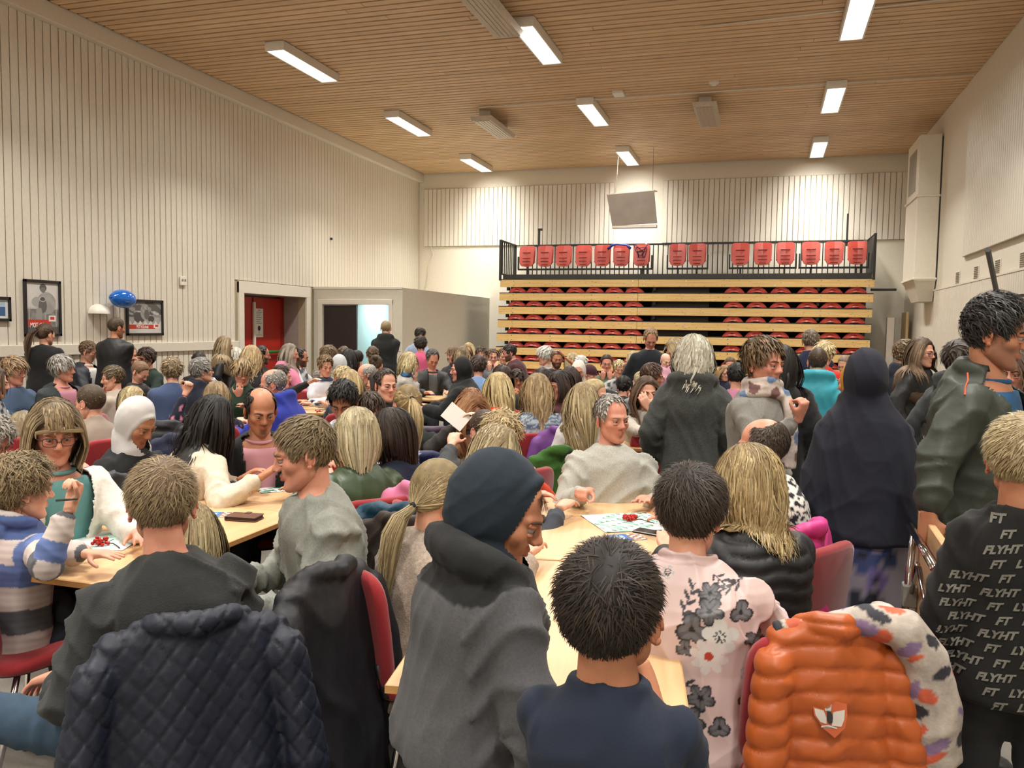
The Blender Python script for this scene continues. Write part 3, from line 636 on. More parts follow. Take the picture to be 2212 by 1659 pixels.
# ------------------------------------------------------------------ people: head, hands, hair, clothes
rng = np.random.default_rng(7)
def smin(a, b, k):
    h = np.clip(.5+.5*(b-a)/k, 0, 1); return b*(1-h)+a*h-k*h*(1-h)
def smax(a, b, k): return -smin(-a, -b, k)
def s_ell(p, c, r):
    q = (p-np.array(c))/np.array(r); k0 = np.linalg.norm(q, axis=-1); k1 = np.linalg.norm(q/np.array(r), axis=-1)
    return k0*(k0-1)/np.maximum(k1, 1e-6)
def s_cap(p, a, b, r0, r1=None):
    r1 = r0 if r1 is None else r1; a = np.array(a); b = np.array(b); ab = b-a; t = np.clip(((p-a)@ab)/(ab@ab), 0, 1)
    return np.linalg.norm(p-a-t[..., None]*ab, axis=-1)-(r0+(r1-r0)*t)
def head_sdf(p, skull=False):
    q = p.copy(); q[..., 0] = np.abs(q[..., 0])          # symmetric
    d = s_ell(q, (0, -.014, .036), (.0755, .0965, .089))
    d = smin(d, s_ell(q, (0, .026, -.034), (.058, .060, .076)), .03)
    d = smin(d, s_cap(q, (.043, .0, -.056), (.019, .060, -.094), .020, .018), .03)
    if skull: return d
    d = smin(d, s_ell(q, (0, .074, -.099), (.021, .017, .016)), .018)
    d = smin(d, s_ell(q, (.040, .056, -.018), (.023, .023, .021)), .022)
    d = smin(d, s_cap(q, (.008, .086, .024), (.044, .068, .023), .0085, .007), .014)
    d = smax(d, -s_ell(q, (.031, .103, .002), (.019, .021, .014)), .014)
    d = smin(d, s_cap(q, (0, .087, .016), (0, .1015, -.020), .007, .010), .010)
    d = smin(d, s_ell(q, (0, .1045, -.025), (.0115, .0110, .010)), .008)
    d = smin(d, s_ell(q, (.0125, .096, -.029), (.008, .009, .0075)), .005)
    d = smin(d, s_cap(q, (0, .089, -.053), (.024, .077, -.0565), .0062, .003), .004)
    d = smin(d, s_cap(q, (0, .088, -.0655), (.021, .077, -.062), .0072, .003), .004)
    d = smax(d, -s_cap(q, (0, .100, -.0592), (.027, .085, -.0592), .0022), .002)
    return d
def radial(dirs, skull=False, n=70):
    rr = np.linspace(.03, .15, n); R = np.full(dirs.shape[:-1], .03); prev = None
    best = np.full(dirs.shape[:-1], .05)
    for k, r_ in enumerate(rr):
        v = head_sdf(dirs*r_, skull)
        if prev is not None:
            cr = (prev < 0) & (v >= 0); f = prev/(prev-v+1e-12); best = np.where(cr, rr[k-1]+f*(r_-rr[k-1]), best)
        prev = v
    return best
# skull radius table for hair and hats
_na, _ne = 96, 64
_az = np.linspace(-PI, PI, _na+1); _el = np.linspace(-PI/2, PI/2, _ne+1)
_A, _E = np.meshgrid(_az, _el, indexing='ij')
_D = np.stack([np.cos(_E)*np.sin(_A), np.cos(_E)*np.cos(_A), np.sin(_E)], -1)
_T = radial(_D, True, 50)
def skull_r(d):
    az = np.arctan2(d[..., 0], d[..., 1]); el_ = np.arcsin(np.clip(d[..., 2], -1, 1))
    x = (az+PI)/(2*PI)*_na; y = (el_+PI/2)/PI*_ne; i = np.clip(x.astype(int), 0, _na-1); j = np.clip(y.astype(int), 0, _ne-1); fx = x-i; fy = y-j
    return (_T[i, j]*(1-fx)*(1-fy)+_T[i+1, j]*fx*(1-fy)+_T[i, j+1]*(1-fx)*fy+_T[i+1, j+1]*fx*fy)
def dirgrid(na, ne, e0, e1, front=0.0):
    t = np.linspace(0, 1, na, endpoint=False); a = 2*PI*(t-.5); a = a-front*np.sin(a)       # denser to the front (a=0)
    e = np.linspace(e0, e1, ne); A, E_ = np.meshgrid(a, e, indexing='ij')
    return np.stack([np.cos(E_)*np.sin(A), np.cos(E_)*np.cos(A), np.sin(E_)], -1), A, E_
def gridfaces(na, ne):
    i, j = np.meshgrid(np.arange(na), np.arange(ne-1), indexing='ij'); return np.stack([i*ne+j, ((i+1) % na)*ne+j, ((i+1) % na)*ne+j+1, i*ne+j+1], -1).reshape(-1, 4)
HEADS = {}
def head_tpl(lod):
    if lod in HEADS: return HEADS[lod]
    na, ne = {0: (96, 80), 1: (50, 42), 2: (30, 26)}[lod]
    D, A, E_ = dirgrid(na, ne, -PI/2+.02, PI/2-.02, .55); R = radial(D, False, 110 if lod == 0 else 70); P = (D*R[..., None]).reshape(-1, 3)
    F = gridfaces(na, ne)[:, ::-1]
    # tint: lips, cheeks and nose a little redder, eyebrow is separate geometry
    x, y, z = np.abs(P[:, 0]), P[:, 1], P[:, 2]; T = np.ones((len(P), 3))
    lip = (y > .06)*np.exp(-((x/.025)**4))*np.exp(-(((z+.0595)/.0105)**4)); T *= 1-lip[:, None]*np.array([.12, .38, .34])
    ch = (y > .04)*np.exp(-(((x-.040)/.02)**2+((z+.022)/.02)**2)); nb = (y > .09)*np.exp(-((x/.014)**2+((z+.024)/.012)**2)); T *= 1-(.5*ch+.7*nb).clip(0, 1)[:, None]*np.array([.03, .16, .16])
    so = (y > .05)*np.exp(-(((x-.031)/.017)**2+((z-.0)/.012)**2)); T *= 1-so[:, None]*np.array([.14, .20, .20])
    beard = ((z < -.018) & (y > -.01))*np.clip(1-np.exp(-(((x-.0)/.03)**2+((z+.03)/.02)**2))*.0, 0, 1)
    beard = np.clip((-.030-z-.35*np.clip(y-.095, -1, 0))/.02, 0, 1)*np.clip((y+.012)/.02, 0, 1)*(1-lip); must = np.exp(-(((z+.043)/.007)**2))*np.exp(-((x/.026)**4))*(y > .07)
    must = must+np.exp(-((x/.022)**4))*np.exp(-(((z+.085)/.018)**4))*(y > .05)
    HEADS[lod] = (P, F, T, np.maximum(beard, must).clip(0, 1), must.clip(0, 1)); return HEADS[lod]
def ear_piece(mb, s, col, lod):
    n = 8 if lod == 2 else 12
    M = Matrix.Rotation(math.radians(-24*s), 3, 'Z')@Matrix.Rotation(math.radians(8), 3, 'X'); M = np.array(M)
    c = np.array([s*.079, -.012, -.006])
    mb.ball(c, (.006, .0175, .030), n, 6, 0, col, M)
    if lod < 2:
        a = np.linspace(-.7, 3.9, 14); P = np.stack([np.full(14, s*.005), -.017*np.cos(a-.6)*-1, .030*np.sin(a)*1.0], 1)
        P = np.stack([np.full(14, s*.004), .0155*np.cos(a+.3), .027*np.sin(a+.3)+.002], 1)@M.T+c; mb.tube(P, .0042, 6, 0, True, col)
        mb.ball(c+np.array([0, .004, -.026])@M.T, (.006, .009, .009), 8, 5, 0, col, M)
def fingers(pose):
    """right hand, wrist at origin, fingers along +Y, palm facing -Z, thumb on -X"""
    mb = MB(); curls = {'relax': (18, 26, 16), 'grip': (62, 78, 40), 'flat': (4, 6, 4), 'point': (55, 70, 40)}[pose]
    mb.rings([[(x*w_*.5, y, z*h_*.5+zo) for (x, z) in [(math.copysign(abs(math.cos(a))**.6, math.cos(a)), math.copysign(abs(math.sin(a))**.6, math.sin(a))) for a in np.linspace(0, 2*PI, 14, endpoint=False)]] for (y, w_, h_, zo) in ((-.03, .05, .040, 0), (0, .056, .036, 0), (.03, .078, .034, 0), (.06, .084, .030, .002), (.088, .080, .024, .003), (.094, .07, .016, .002))])
    for (x, ln, r_, sp) in ((-.030, .072, .0092, -7), (-.0095, .080, .0095, -2), (.011, .075, .0092, 3), (.030, .058, .0080, 9)):
        p = np.array([x, .082, .002]); a = math.radians(sp); pitch = 0; pts = [p]; L = (.44, .32, .24)
        for k in range(3):
            cu_ = curls[k]
            if pose == 'point' and x < -.02: cu_ = 6
            pitch += math.radians(cu_); p = p+ln*L[k]*np.array([math.sin(a)*math.cos(pitch), math.cos(a)*math.cos(pitch), -math.sin(pitch)]); pts.append(p)
        for k in range(3): mb.cap_tube(pts[k], pts[k+1], r_*(1-.08*k), r_*(1-.08*(k+1)), 10)
    t0 = np.array([-.026, .022, -.004]); t1 = t0+.036*np.array([-.72, .62, -.30]); t2 = t1+.032*np.array([-.42, .85, -.30 if pose != 'grip' else -.75]); t3 = t2+.024*np.array([-.15 if pose != 'grip' else .5, .9, -.35])
    mb.cap_tube(t0, t1, .014, .0115, 10); mb.cap_tube(t1, t2, .0112, .0098, 10); mb.cap_tube(t2, t3, .0098, .0085, 10)
    return mb
def remesh_now(items):
    """voxel-remesh a list of (MB, voxel, smooth_iterations) in one depsgraph pass -> [(verts, quads)]"""
    obs = []
    for (mb, vox, sm) in items:
        me = mb.mesh('tmp_raw'); o = bpy.data.objects.new('tmp_raw', me); COL.objects.link(o)
        r = o.modifiers.new('r', 'REMESH'); r.mode = 'VOXEL'; r.voxel_size = vox; r.adaptivity = 0
        if sm: s_ = o.modifiers.new('s', 'SMOOTH'); s_.factor = .5; s_.iterations = sm
        obs.append(o)
    bpy.context.view_layer.update(); dg = bpy.context.evaluated_depsgraph_get(); out = []
    for o in obs:
        e = o.evaluated_get(dg); me = e.to_mesh(); nv = len(me.vertices); co = np.empty(nv*3, np.float32); me.vertices.foreach_get('co', co)
        nf = len(me.polygons); lt_ = np.empty(nf, np.int32); me.polygons.foreach_get('loop_total', lt_); vi = np.empty(len(me.loops), np.int32); me.loops.foreach_get('vertex_index', vi)
        q = vi.reshape(-1, 4) if nf and (lt_ == 4).all() else None
        if q is None:
            st = np.concatenate([[0], np.cumsum(lt_)[:-1]]); q = np.array([[vi[s], vi[s+1], vi[s+2], vi[s+(3 if t == 4 else 2)]] for s, t in zip(st, lt_)]).reshape(-1, 4)
        out.append((co.reshape(-1, 3).astype(float), q.copy())); e.to_mesh_clear()
    for o in obs:
        me = o.data; bpy.data.objects.remove(o); bpy.data.meshes.remove(me)
    return out
_hp = [(p, v) for p in ('relax', 'grip', 'flat', 'point') for v in (.0048, .0082, .0115)]
_hr = remesh_now([(fingers(p), v, 3 if v < .005 else 2) for p, v in _hp])
HANDS = {(p, i % 3): _hr[i] for i, (p, v) in enumerate(_hp)}
def add_hand(mb, M, pose, lod, side, s=1.0):
    v, q = HANDS[pose, lod]; v = v*s
    if side < 0: v = v*np.array([-1, 1, 1]); q = q[:, ::-1]
    mb.add(v@M[:3, :3].T+M[:3, 3], q, 0, np.ones(3))

# ---- materials for people
def skinmat(key, col):
    if key in MATS: return MATS[key]
    m, nt, b = nmat(key); at = N(nt, 'ShaderNodeAttribute', attribute_name='Col'); tc = N(nt, 'ShaderNodeTexCoord')
    no = N(nt, 'ShaderNodeTexNoise'); no.inputs['Scale'].default_value = 35; no.inputs['Detail'].default_value = 4; nt.links.new(tc.outputs['Object'], no.inputs['Vector'])
    rp = N(nt, 'ShaderNodeValToRGB'); c = lin(col); rp.color_ramp.elements[0].position = .35; rp.color_ramp.elements[1].position = .65
    rp.color_ramp.elements[0].color = (c[0]*.95, c[1]*.86, c[2]*.84, 1); rp.color_ramp.elements[1].color = c+(1,)
    nt.links.new(no.outputs['Fac'], rp.inputs[0]); mx = N(nt, 'ShaderNodeMixRGB', blend_type='MULTIPLY'); mx.inputs[0].default_value = 1
    nt.links.new(rp.outputs[0], mx.inputs[1]); nt.links.new(at.outputs['Color'], mx.inputs[2]); nt.links.new(mx.outputs[0], b.inputs['Base Color'])
    b.inputs['Roughness'].default_value = .48; b.inputs['Subsurface Weight'].default_value = 0.0; b.inputs['Specular IOR Level'].default_value = .4
    n2 = N(nt, 'ShaderNodeTexNoise'); n2.inputs['Scale'].default_value = 450; nt.links.new(tc.outputs['Object'], n2.inputs['Vector'])
    bp = N(nt, 'ShaderNodeBump'); bp.inputs['Strength'].default_value = .12; bp.inputs['Distance'].default_value = .002; nt.links.new(n2.outputs['Fac'], bp.inputs['Height']); nt.links.new(bp.outputs[0], b.inputs['Normal'])
    return m
SKINS = {'fair': '#d9a58c', 'pink': '#cf937c', 'tan': '#b98163', 'olive': '#a8745a', 'pale': '#e2b8a2'}
EYEW = mat('eye_white', '#938b84', .5, noise=.02); EYEI = mat('eye_iris', '#26221f', .45, noise=.2)
HAIRM = colmat('hair_fibre', .55, noise=.10, nscale=60, bump=.1, bscale=120); HAIRM.node_tree.nodes['Principled BSDF'].inputs['Specular IOR Level'].default_value = .28
def browmat(col):
    return mat('brow_'+col.strip('#'), col, .7, noise=.1)
GARM = {}
def garmat(kind):
    k = 'garment_'+kind
    if k in MATS: return MATS[k]
    P_ = {'knit': dict(rough=.92, sheen=.06, bump=.5, bscale=260, noise=.10, nscale=50), 'cotton': dict(rough=.88, sheen=.03, bump=.18, bscale=420, noise=.05, nscale=12), 'shell': dict(rough=.58, bump=.25, bscale=60, noise=.06, nscale=10), 'wool': dict(rough=.95, sheen=.08, bump=.7, bscale=180, noise=.22, nscale=90), 'satin': dict(rough=.46, bump=.08, bscale=80, noise=.04, nscale=8, sheen=.03), 'denim': dict(rough=.85, bump=.3, bscale=500, noise=.14, nscale=30), 'melange': dict(rough=.9, sheen=.04, bump=.25, bscale=400, noise=.14, nscale=160), 'scarf': dict(rough=.8, bump=.3, bscale=120, noise=.25, nscale=22)}[kind]
    return colmat(k, **P_)

# ---- hair
def sstep(x, a, b): t = np.clip((x-a)/(b-a), 0, 1); return t*t*(3-2*t)
def hairline(D, R, kind):
    """>0 where the scalp carries hair; D unit dirs, R skull radius"""
    P = D*R[..., None]; az = np.abs(np.arctan2(P[..., 0], P[..., 1])); z = P[..., 2]
    xs = [0, .5, .8, .98, 1.12, 1.32, 1.5, 1.72, 2.1, 2.6, PI]
    zl = {'std': [.076, .073, .062, .040, .002, .000, .022, .005, -.040, -.062, -.066],
          'high': [.096, .100, .090, .060, .010, .000, .022, .005, -.040, -.060, -.064],
          'fringe': [.052, .050, .042, .020, -.01, -.01, .012, .0, -.045, -.066, -.070],
          'crown': [.2, .2, .2, .12, .012, .002, .022, .005, -.040, -.058, -.062]}[kind]
    m = (z-np.interp(az, xs, zl))/.012
    if kind == 'crown': m = np.minimum(m, (.098-z+.35*np.clip(-P[..., 1]-.02, 0, 1))/.012)
    return m
STY = { # cap thickness top, side, back ; strand length ; flow
 'buzz': dict(t=(.009, .007, .007), L=.012, n=.5, line='std'), 'short': dict(t=(.015, .007, .008), L=.042, n=1, line='std'), 'crop': dict(t=(.014, .006, .007), L=.028, n=1, line='high'),
 'quiff': dict(t=(.030, .007, .008), L=.055, n=1, line='std'), 'mop': dict(t=(.026, .022, .020), L=.075, n=1.1, line='fringe'), 'curly': dict(t=(.034, .028, .026), L=.07, n=1.1, line='std', curl=.010),
 'balding': dict(t=(.008, .010, .011), L=.02, n=.7, line='crown'), 'shortf': dict(t=(.026, .017, .021), L=.058, n=1.1, line='std'), 'pixie': dict(t=(.028, .018, .018), L=.08, n=1.1, line='fringe'),
 'bob': dict(t=(.020, .022, .022), L=.26, n=1, line='std', long=1, zc=-.115), 'fbob': dict(t=(.020, .022, .022), L=.26, n=1, line='fringe', long=1, zc=-.13), 'wavybob': dict(t=(.028, .032, .032), L=.27, n=1.1, line='std', long=1, zc=-.13, curl=.014),
 'wavymid': dict(t=(.024, .026, .028), L=.30, n=1.2, line='std', long=1, zc=-.185, curl=.012),
 'long': dict(t=(.014, .014, .014), L=.42, n=1, line='std', long=1, zc=-.30), 'vlong': dict(t=(.014, .014, .014), L=.55, n=1, line='std', long=1, zc=-.44), 'wavy': dict(t=(.020, .024, .026), L=.42, n=1.1, line='std', long=1, zc=-.28, curl=.012), 'curlylong': dict(t=(.028, .040, .040), L=.40, n=1.2, line='std', long=1, zc=-.22, curl=.018),
 'ponytail': dict(t=(.010, .008, .008), L=.45, n=1, line='std', tail=.42), 'lowtail': dict(t=(.010, .008, .008), L=.4, n=1, line='std', tail=.40, low=1), 'bun': dict(t=(.010, .008, .009), L=.1, n=.8, line='std', tail=.0)}
def norm(v): return v/np.maximum(np.linalg.norm(v, axis=-1, keepdims=True), 1e-9)
def zc_depth(S): return -S['zc']
def Rdown(grav, z):
    g = norm(np.asarray(grav)); return (g*(-z)+np.array([0, 0, -z])) if z < 0 else np.zeros(3)
def make_hair(mb, style, cols, lod, seed, grav, body, widen=1.0, zc=3.0, front=False):
    """head-local hair: a shaped cap plus strands that follow it; cols = (base, light, root)"""
    S = STY[style]; r_ = np.random.default_rng(seed); base, light, root = [(lambda c: (c*.78+c.mean()*.22)*.88)(np.array(lin(c))) for c in cols]
    na, ne = {0: (72, 44), 1: (44, 28), 2: (28, 18)}[lod]
    D, A, E_ = dirgrid(na, ne, -.95, PI/2-.03); R = skull_r(D); m = hairline(D, R, S['line'])
    tt, ts, tb = [x*widen for x in S['t']]
    def thick(D_):
        up = np.clip(D_[..., 2], 0, 1)**1.2; bk = np.clip(-D_[..., 1], 0, 1); return tt*up+(1-up)*(ts*(1-bk)+tb*bk)
    T = thick(D)
    n1 = np.sin(D[..., 0]*31+seed)*np.cos(D[..., 1]*27+seed*2)*np.sin(D[..., 2]*29)
    T = T*(1+.18*n1*(1 if 'curl' in S else .5))
    T = T*sstep(m, 0, 1.6)-.006*(1-sstep(m, -.3, .6))
    P = (D*(R+T)[..., None])
    F = gridfaces(na, ne)[:, ::-1]; mk = (m > -.6).reshape(-1); keep = mk[F].all(1)
    F = F[keep]; used = np.unique(F); remap = -np.ones(na*ne, int); remap[used] = np.arange(len(used))
    pv = P.reshape(-1, 3)[used]; cc_ = base*(.82+.16*np.sin(pv[:, :1]*140+seed)*np.sin(pv[:, 1:2]*90))+0*pv
    if 'root' and len(cols) > 2: pass
    if not front: mb.add(pv, remap[F], 0, cc_)
    # closing disc at the crown
    top = P[:, -1]; mb.rings(np.stack([top, top*.6+np.array([0, 0, .0])*.4+top.mean(0)*.4, np.repeat((top.mean(0)*1.0)[None], len(top), 0)]), 0, False, base*.85) if not front else None
    hb, rb = norm(grav), None
    ns = int((5000 if zc < 2.5 else 3000 if zc < 3.6 else 900) if lod == 0 else (420 if lod == 1 else 110))*S['n']; ns = int(ns); seg = {0: 5, 1: 4, 2: 3}[lod]; wd = {0: .0010 if zc < 2.5 else .0018 if zc < 3.6 else .0036, 1: .0056, 2: .011}[lod]
    if 'long' in S: seg += 3 if lod < 2 else 1; wd *= 1.35; ns = int(ns*.8)
    if style == 'buzz' or (style == 'balding' and lod > 0): ns = ns//2
    q = norm(r_.normal(size=(ns*5, 3))); Rq = skull_r(q); mq = hairline(q, Rq, S['line']); q = q[(mq > .25) & ((q[:, 1] > .62) if front else True)][:ns//(4 if front else 1)]; ns = len(q); Rq = skull_r(q); Tq = thick(q)*sstep(hairline(q, Rq, S['line']), 0, 1.6)
    lay = r_.uniform(.55, 1.12, ns) if 'long' not in S else r_.uniform(1.0, 1.22, ns)
    p = q*(Rq+Tq*lay)[:, None]; nrm = q
    jit = r_.normal(size=(ns, 3))
    def tang(v, n_): return norm(v-n_*(v*n_).sum(-1, keepdims=True))
    path = [p.copy()]
    if 'tail' in S:
        TP = np.array([0, -.118, .045]) if not S.get('low') else np.array([.0, -.108, -.045])
        if style == 'bun': TP = np.array([0, -.10, .07])
        td = norm(TP); k1 = 4; tr = np.linalg.norm(TP)
        for k in range(1, k1+1):
            f = k/k1; d_ = norm(q*(1-f)+td*f*1.0+1e-4); rr = (skull_r(d_)+Tq*lay*(1-f)+.004)*(1-f)+ (tr-.004)*f; path.append(d_*rr[:, None]+jit*.004*f)
        if S['tail'] > 0:
            Lt = S['tail']*r_.uniform(.75, 1.05, ns); v = norm(np.array([0, -1.0, .1])+jit*.12); pp = path[-1]; g = norm(grav); kk = seg
            spread = jit-g*(jit@g)[:, None]; cpt = pp.mean(0); vc = norm(np.array([0, -1.0, .1]))
            for k in range(kk):
                f = (k+1)/kk; vc = norm(vc*.5+g*.95*(f**.5)); cpt = cpt+vc*S['tail']/kk
                for (bc, br) in body: e = (cpt-bc)/(br+.02); l = np.linalg.norm(e); cpt = bc+e/max(l, 1e-6)*(br+.02) if l < 1 else cpt
                pp = cpt+g*((Lt-S['tail'])*f)[:, None]; o_ = pp+spread*((.011 if S.get('low') else .015)*math.sin(PI*min(1, f*.9+.12)))
                path.append(o_)
            mb.tube(np.array([TP*.97, TP*1.09+np.array([0, 0, -.003])]), .016, 10, 0, True, np.array([.01, .01, .012]))
        else:
            mb.ball(TP*1.18, (.036, .032, .034), 14, 9, 0, base*.9)
    elif 'long' in S:
        part = .012*(1 if seed % 2 else -1); side = np.sign(p[:, :1]-part+1e-5); 
        v = np.concatenate([side*(.15+.75*np.clip((p[:, 1:2]+.07)/.08, 0, 1)), -.25-.5*(p[:, 1:2] < -.02), np.full((ns, 1), -.35)], 1)
        if S['line'] == 'fringe':
            fr = (p[:, 1] > .02) & (p[:, 2] > .04) & (np.abs(p[:, 0]) < .05); v = np.where(fr[:, None], np.array([.55 if seed % 2 else -.55, .7, -.45])+.1*side*np.array([1, 0, 0]), v)
        zz_ = np.linspace(-zc_depth(S)*.97, .02, 10); RR = []; ca_ = np.linspace(0, 2*PI, 26, endpoint=False)
        for z_ in zz_:
            k_ = np.clip(-z_/.12, 0, 1); rx_ = (.080+ts*.75)*(1-.06*k_); cy_ = -.042-.018*k_; ry_ = .048-.012*k_; w1_ = 1+(.05 if 'curl' in S else .02)*np.sin(ca_*7+z_*60+seed)
            b_ = np.stack([rx_*np.cos(ca_)*w1_, cy_+ry_*np.sin(ca_)*w1_-.0*ca_, np.full(26, z_)], 1); dn = Rdown(grav, z_); b_ = b_+dn
            for (bc, br) in body:
                e = (b_-bc)/br; l = np.linalg.norm(e, axis=1); b_ = np.where((l < 1.02)[:, None], bc+e/np.maximum(l, 1e-6)[:, None]*br*1.02, b_)
            RR.append(b_)
        mb.rings(RR, 0, True, base*.85)
        v = tang(v+jit*.10, nrm); L = np.full(ns, S['L'])*r_.uniform(.85, 1.1, ns); g = norm(grav); pp = p.copy(); zc_ = S['zc']; L = np.minimum(L, np.maximum(.02, (-zc_+p[:, 2]+.03)*(1+.3*(p[:, 2] > .02)))); ph = r_.uniform(0, 6.3, ns); stop = np.zeros(ns, bool)
        if S['line'] == 'fringe': L = np.where(fr, .050, L)
        for k in range(seg):
            f = (k+1)/seg; vn = norm(v*(1-.9*f**.5)+g*(.40+.9*f)); v = norm(v*.25+vn*.75); v[:, 0] -= np.where(pp[:, 2] < -.03, pp[:, 0]*3.0, 0); v = norm(v); st = v*(L/seg)[:, None]; st[stop] *= 0.02; pp = pp+st
            l = np.linalg.norm(pp, axis=1); d_ = pp/np.maximum(l, 1e-6)[:, None]; rm = skull_r(d_)+thick(d_)*lay*.9+.002; inn = l < rm; pp = np.where(inn[:, None], d_*rm[:, None], pp)
            for (bc, br) in body: e = (pp-bc)/(br*(1+.06*lay[:, None])); l = np.linalg.norm(e, axis=1); pp = np.where((l < 1)[:, None], bc+e/np.maximum(l, 1e-6)[:, None]*br*(1+.06*lay[:, None]), pp)
            # keep hair off the face
            fa = (pp[:, 1] > .03) & (np.abs(pp[:, 0]) < .070) & (pp[:, 2] < .045) & (pp[:, 2] > -.16); pp[:, 0] = np.where(fa, np.sign(pp[:, 0])*(.070+.012*lay), pp[:, 0])
            depth_ = (pp@g); stop = stop | (depth_ > -zc_+.02*jit[:, 0])
            o_ = pp.copy()
            if 'curl' in S:
                a_ = S['curl']*min(1, f*1.6); o_ = o_+a_*np.stack([np.sin(ph+f*11), np.cos(ph+f*11)*.7, 0.3*np.sin(ph*2+f*9)], 1)
            path.append(o_)
    else:
        W = np.array([.012, -.068, .098]); v = tang(p-W+jit*.02, nrm)
        if style in ('quiff',): v = tang(np.array([.15, .8, 0])+jit*.3, nrm)
        elif style in ('short', 'shortf', 'pixie', 'mop'): v = norm(v+tang(np.array([.30 if seed % 2 else -.30, .25, 0])+jit*(.10 if style != 'mop' else .22), nrm)*.6)
        if 'curl' in S: v = norm(v+jit*.9)
        lift = {'buzz': .5, 'quiff': .75, 'crop': .12, 'balding': .05, 'curly': .35}.get(style, .07); L = S['L']*r_.uniform(.5, 1.15, ns)*(.55+.45*np.clip(q[:, 2]+.25, 0, 1)); pp = p.copy(); ph = r_.uniform(0, 6.3, ns)
        seg = max(3, seg-2); g = norm(grav)
        for k in range(seg):
            f = (k+1)/seg; l = np.linalg.norm(pp, axis=1); d_ = pp/l[:, None]; v = norm(tang(v+g*.25*f, d_)+d_*lift*(1-1.5*f)+jit*.025); pp = pp+v*(L/seg)[:, None]
            l = np.linalg.norm(pp, axis=1); d_ = pp/l[:, None]; rm = skull_r(d_)+thick(d_)*sstep(hairline(d_, skull_r(d_), S['line']), -1, 1)*.75+.001; pp = np.where((l < rm)[:, None], d_*rm[:, None], pp)
            o_ = pp.copy()
            if 'curl' in S: o_ = o_+S['curl']*f*np.stack([np.sin(ph+f*7), np.cos(ph+f*7), np.sin(ph*2+f*5)], 1)
            path.append(o_)
    X = np.stack(path, 1); K = X.shape[1]; Tn = norm(np.gradient(X, axis=1)); ax = X-np.stack([X[..., 0]*0, X[..., 1]*0-.01, np.minimum(X[..., 2], .03)], -1); sd = norm(np.cross(Tn, norm(ax)))
    wv = wd*r_.uniform(.6, 1.4, ns)[:, None]*np.interp(np.linspace(0, 1, K), [0, .3, .8, 1], [.7, 1, .8, .15])[None]
    V = np.stack([X-sd*wv[..., None], X+sd*wv[..., None]], 2).reshape(-1, 3); i, k = np.meshgrid(np.arange(ns), np.arange(K-1), indexing='ij'); b0 = (i*K+k)*2
    Fq = np.stack([b0, b0+1, b0+3, b0+2], -1).reshape(-1, 4)
    mixv = r_.uniform(0, 1, ns)**1.5; f = np.linspace(0, 1, K)[None, :, None]; cst = base*(1-mixv[:, None, None])+light*mixv[:, None, None]; cst = cst*r_.uniform(.78, 1.15, ns)[:, None, None]
    rootmix = np.clip(1-f/.22, 0, 1)*.75; C = cst*(1-rootmix)+root*rootmix; C = np.repeat(C[:, :, None], 2, 2).reshape(-1, 3)
    mb.add(V, Fq, 0, C)

# ---- skeleton and clothes
def rot(ax, a):
    return np.array(Matrix.Rotation(a, 3, ax))
def ik(s, wv, l1, l2, pole):
    d = wv-s; L = np.linalg.norm(d); L2 = min(L, (l1+l2)*.995); d = d/max(L, 1e-6); wv = s+d*L2
    a = (l1*l1-l2*l2+L2*L2)/(2*L2); hgt = math.sqrt(max(l1*l1-a*a, 1e-6)); pl = np.array(pole, float); pl = pl-d*(pl@d); pl /= max(np.linalg.norm(pl), 1e-6)
    return s+d*a+pl*hgt, wv
def frame_from(y, hint):
    y = y/np.linalg.norm(y); z = hint-y*(hint@y); z /= max(np.linalg.norm(z), 1e-6); x = np.cross(y, z); M = np.eye(4); M[:3, 0] = x; M[:3, 1] = y; M[:3, 2] = z; return M
JOBS = []; PEOPLE = []; HOOKS = []
def vnormals(v, q):
    a = v[q[:, 0]]; b = v[q[:, 1]]; c = v[q[:, 2]]; d = v[q[:, 3]]; n = np.cross(c-a, d-b); o = np.zeros_like(v)
    for k in range(4): np.add.at(o, q[:, k], n)
    return norm(o)
def limb(v, segs):
    """nearest skeleton segment of each vertex: id, metres along it, distance"""
    best = np.full(len(v), 1e9); sid = np.zeros(len(v), int); tl = np.zeros(len(v))
    for k, (a, b, w_) in enumerate(segs):
        ab = b-a; L = np.linalg.norm(ab); t = np.clip((v-a)@ab/(L*L), 0, 1); d = np.linalg.norm(v-a-t[:, None]*ab, axis=1)-w_; m = d < best
        best = np.where(m, d, best); sid = np.where(m, k, sid); tl = np.where(m, ((v-a)@ab)/L, tl)
    return sid, tl, best
def fold_disp(v, sid, tl, amp, seed):
    r_ = np.random.default_rng(seed); o = np.zeros(len(v))
    for k in range(3):
        d = norm(r_.normal(size=3)*np.array([1, 1, .55])); w1 = norm(r_.normal(size=3)); w2 = norm(r_.normal(size=3)); fr = (19, 31, 52)[k]
        ph = v@d*fr+1.7*np.sin(v@w1*11+seed)+.9*np.sin(v@w2*23+k); mask = .5+.5*np.sin(v@w2*7+seed*1.3+k*2)
        o += (1, .7, .4)[k]*((1-np.abs(np.sin(ph)))**1.7-.25)*mask
    arm = sid > 0; o2 = ((1-np.abs(np.sin(tl*33+1.3*np.sin(v[:, 0]*30+seed)+np.sin(v[:, 1]*26))))**1.5-.3)
    return amp*np.where(arm, .45*o+.9*o2, o)
TOR = [(-.10, .168, .122), (-.02, .172, .128), (.10, .158, .116), (.22, .160, .116), (.33, .174, .124), (.40, .182, .120), (.44, .168, .110), (.475, .132, .100), (.51, .092, .083), (.535, .068, .068)]
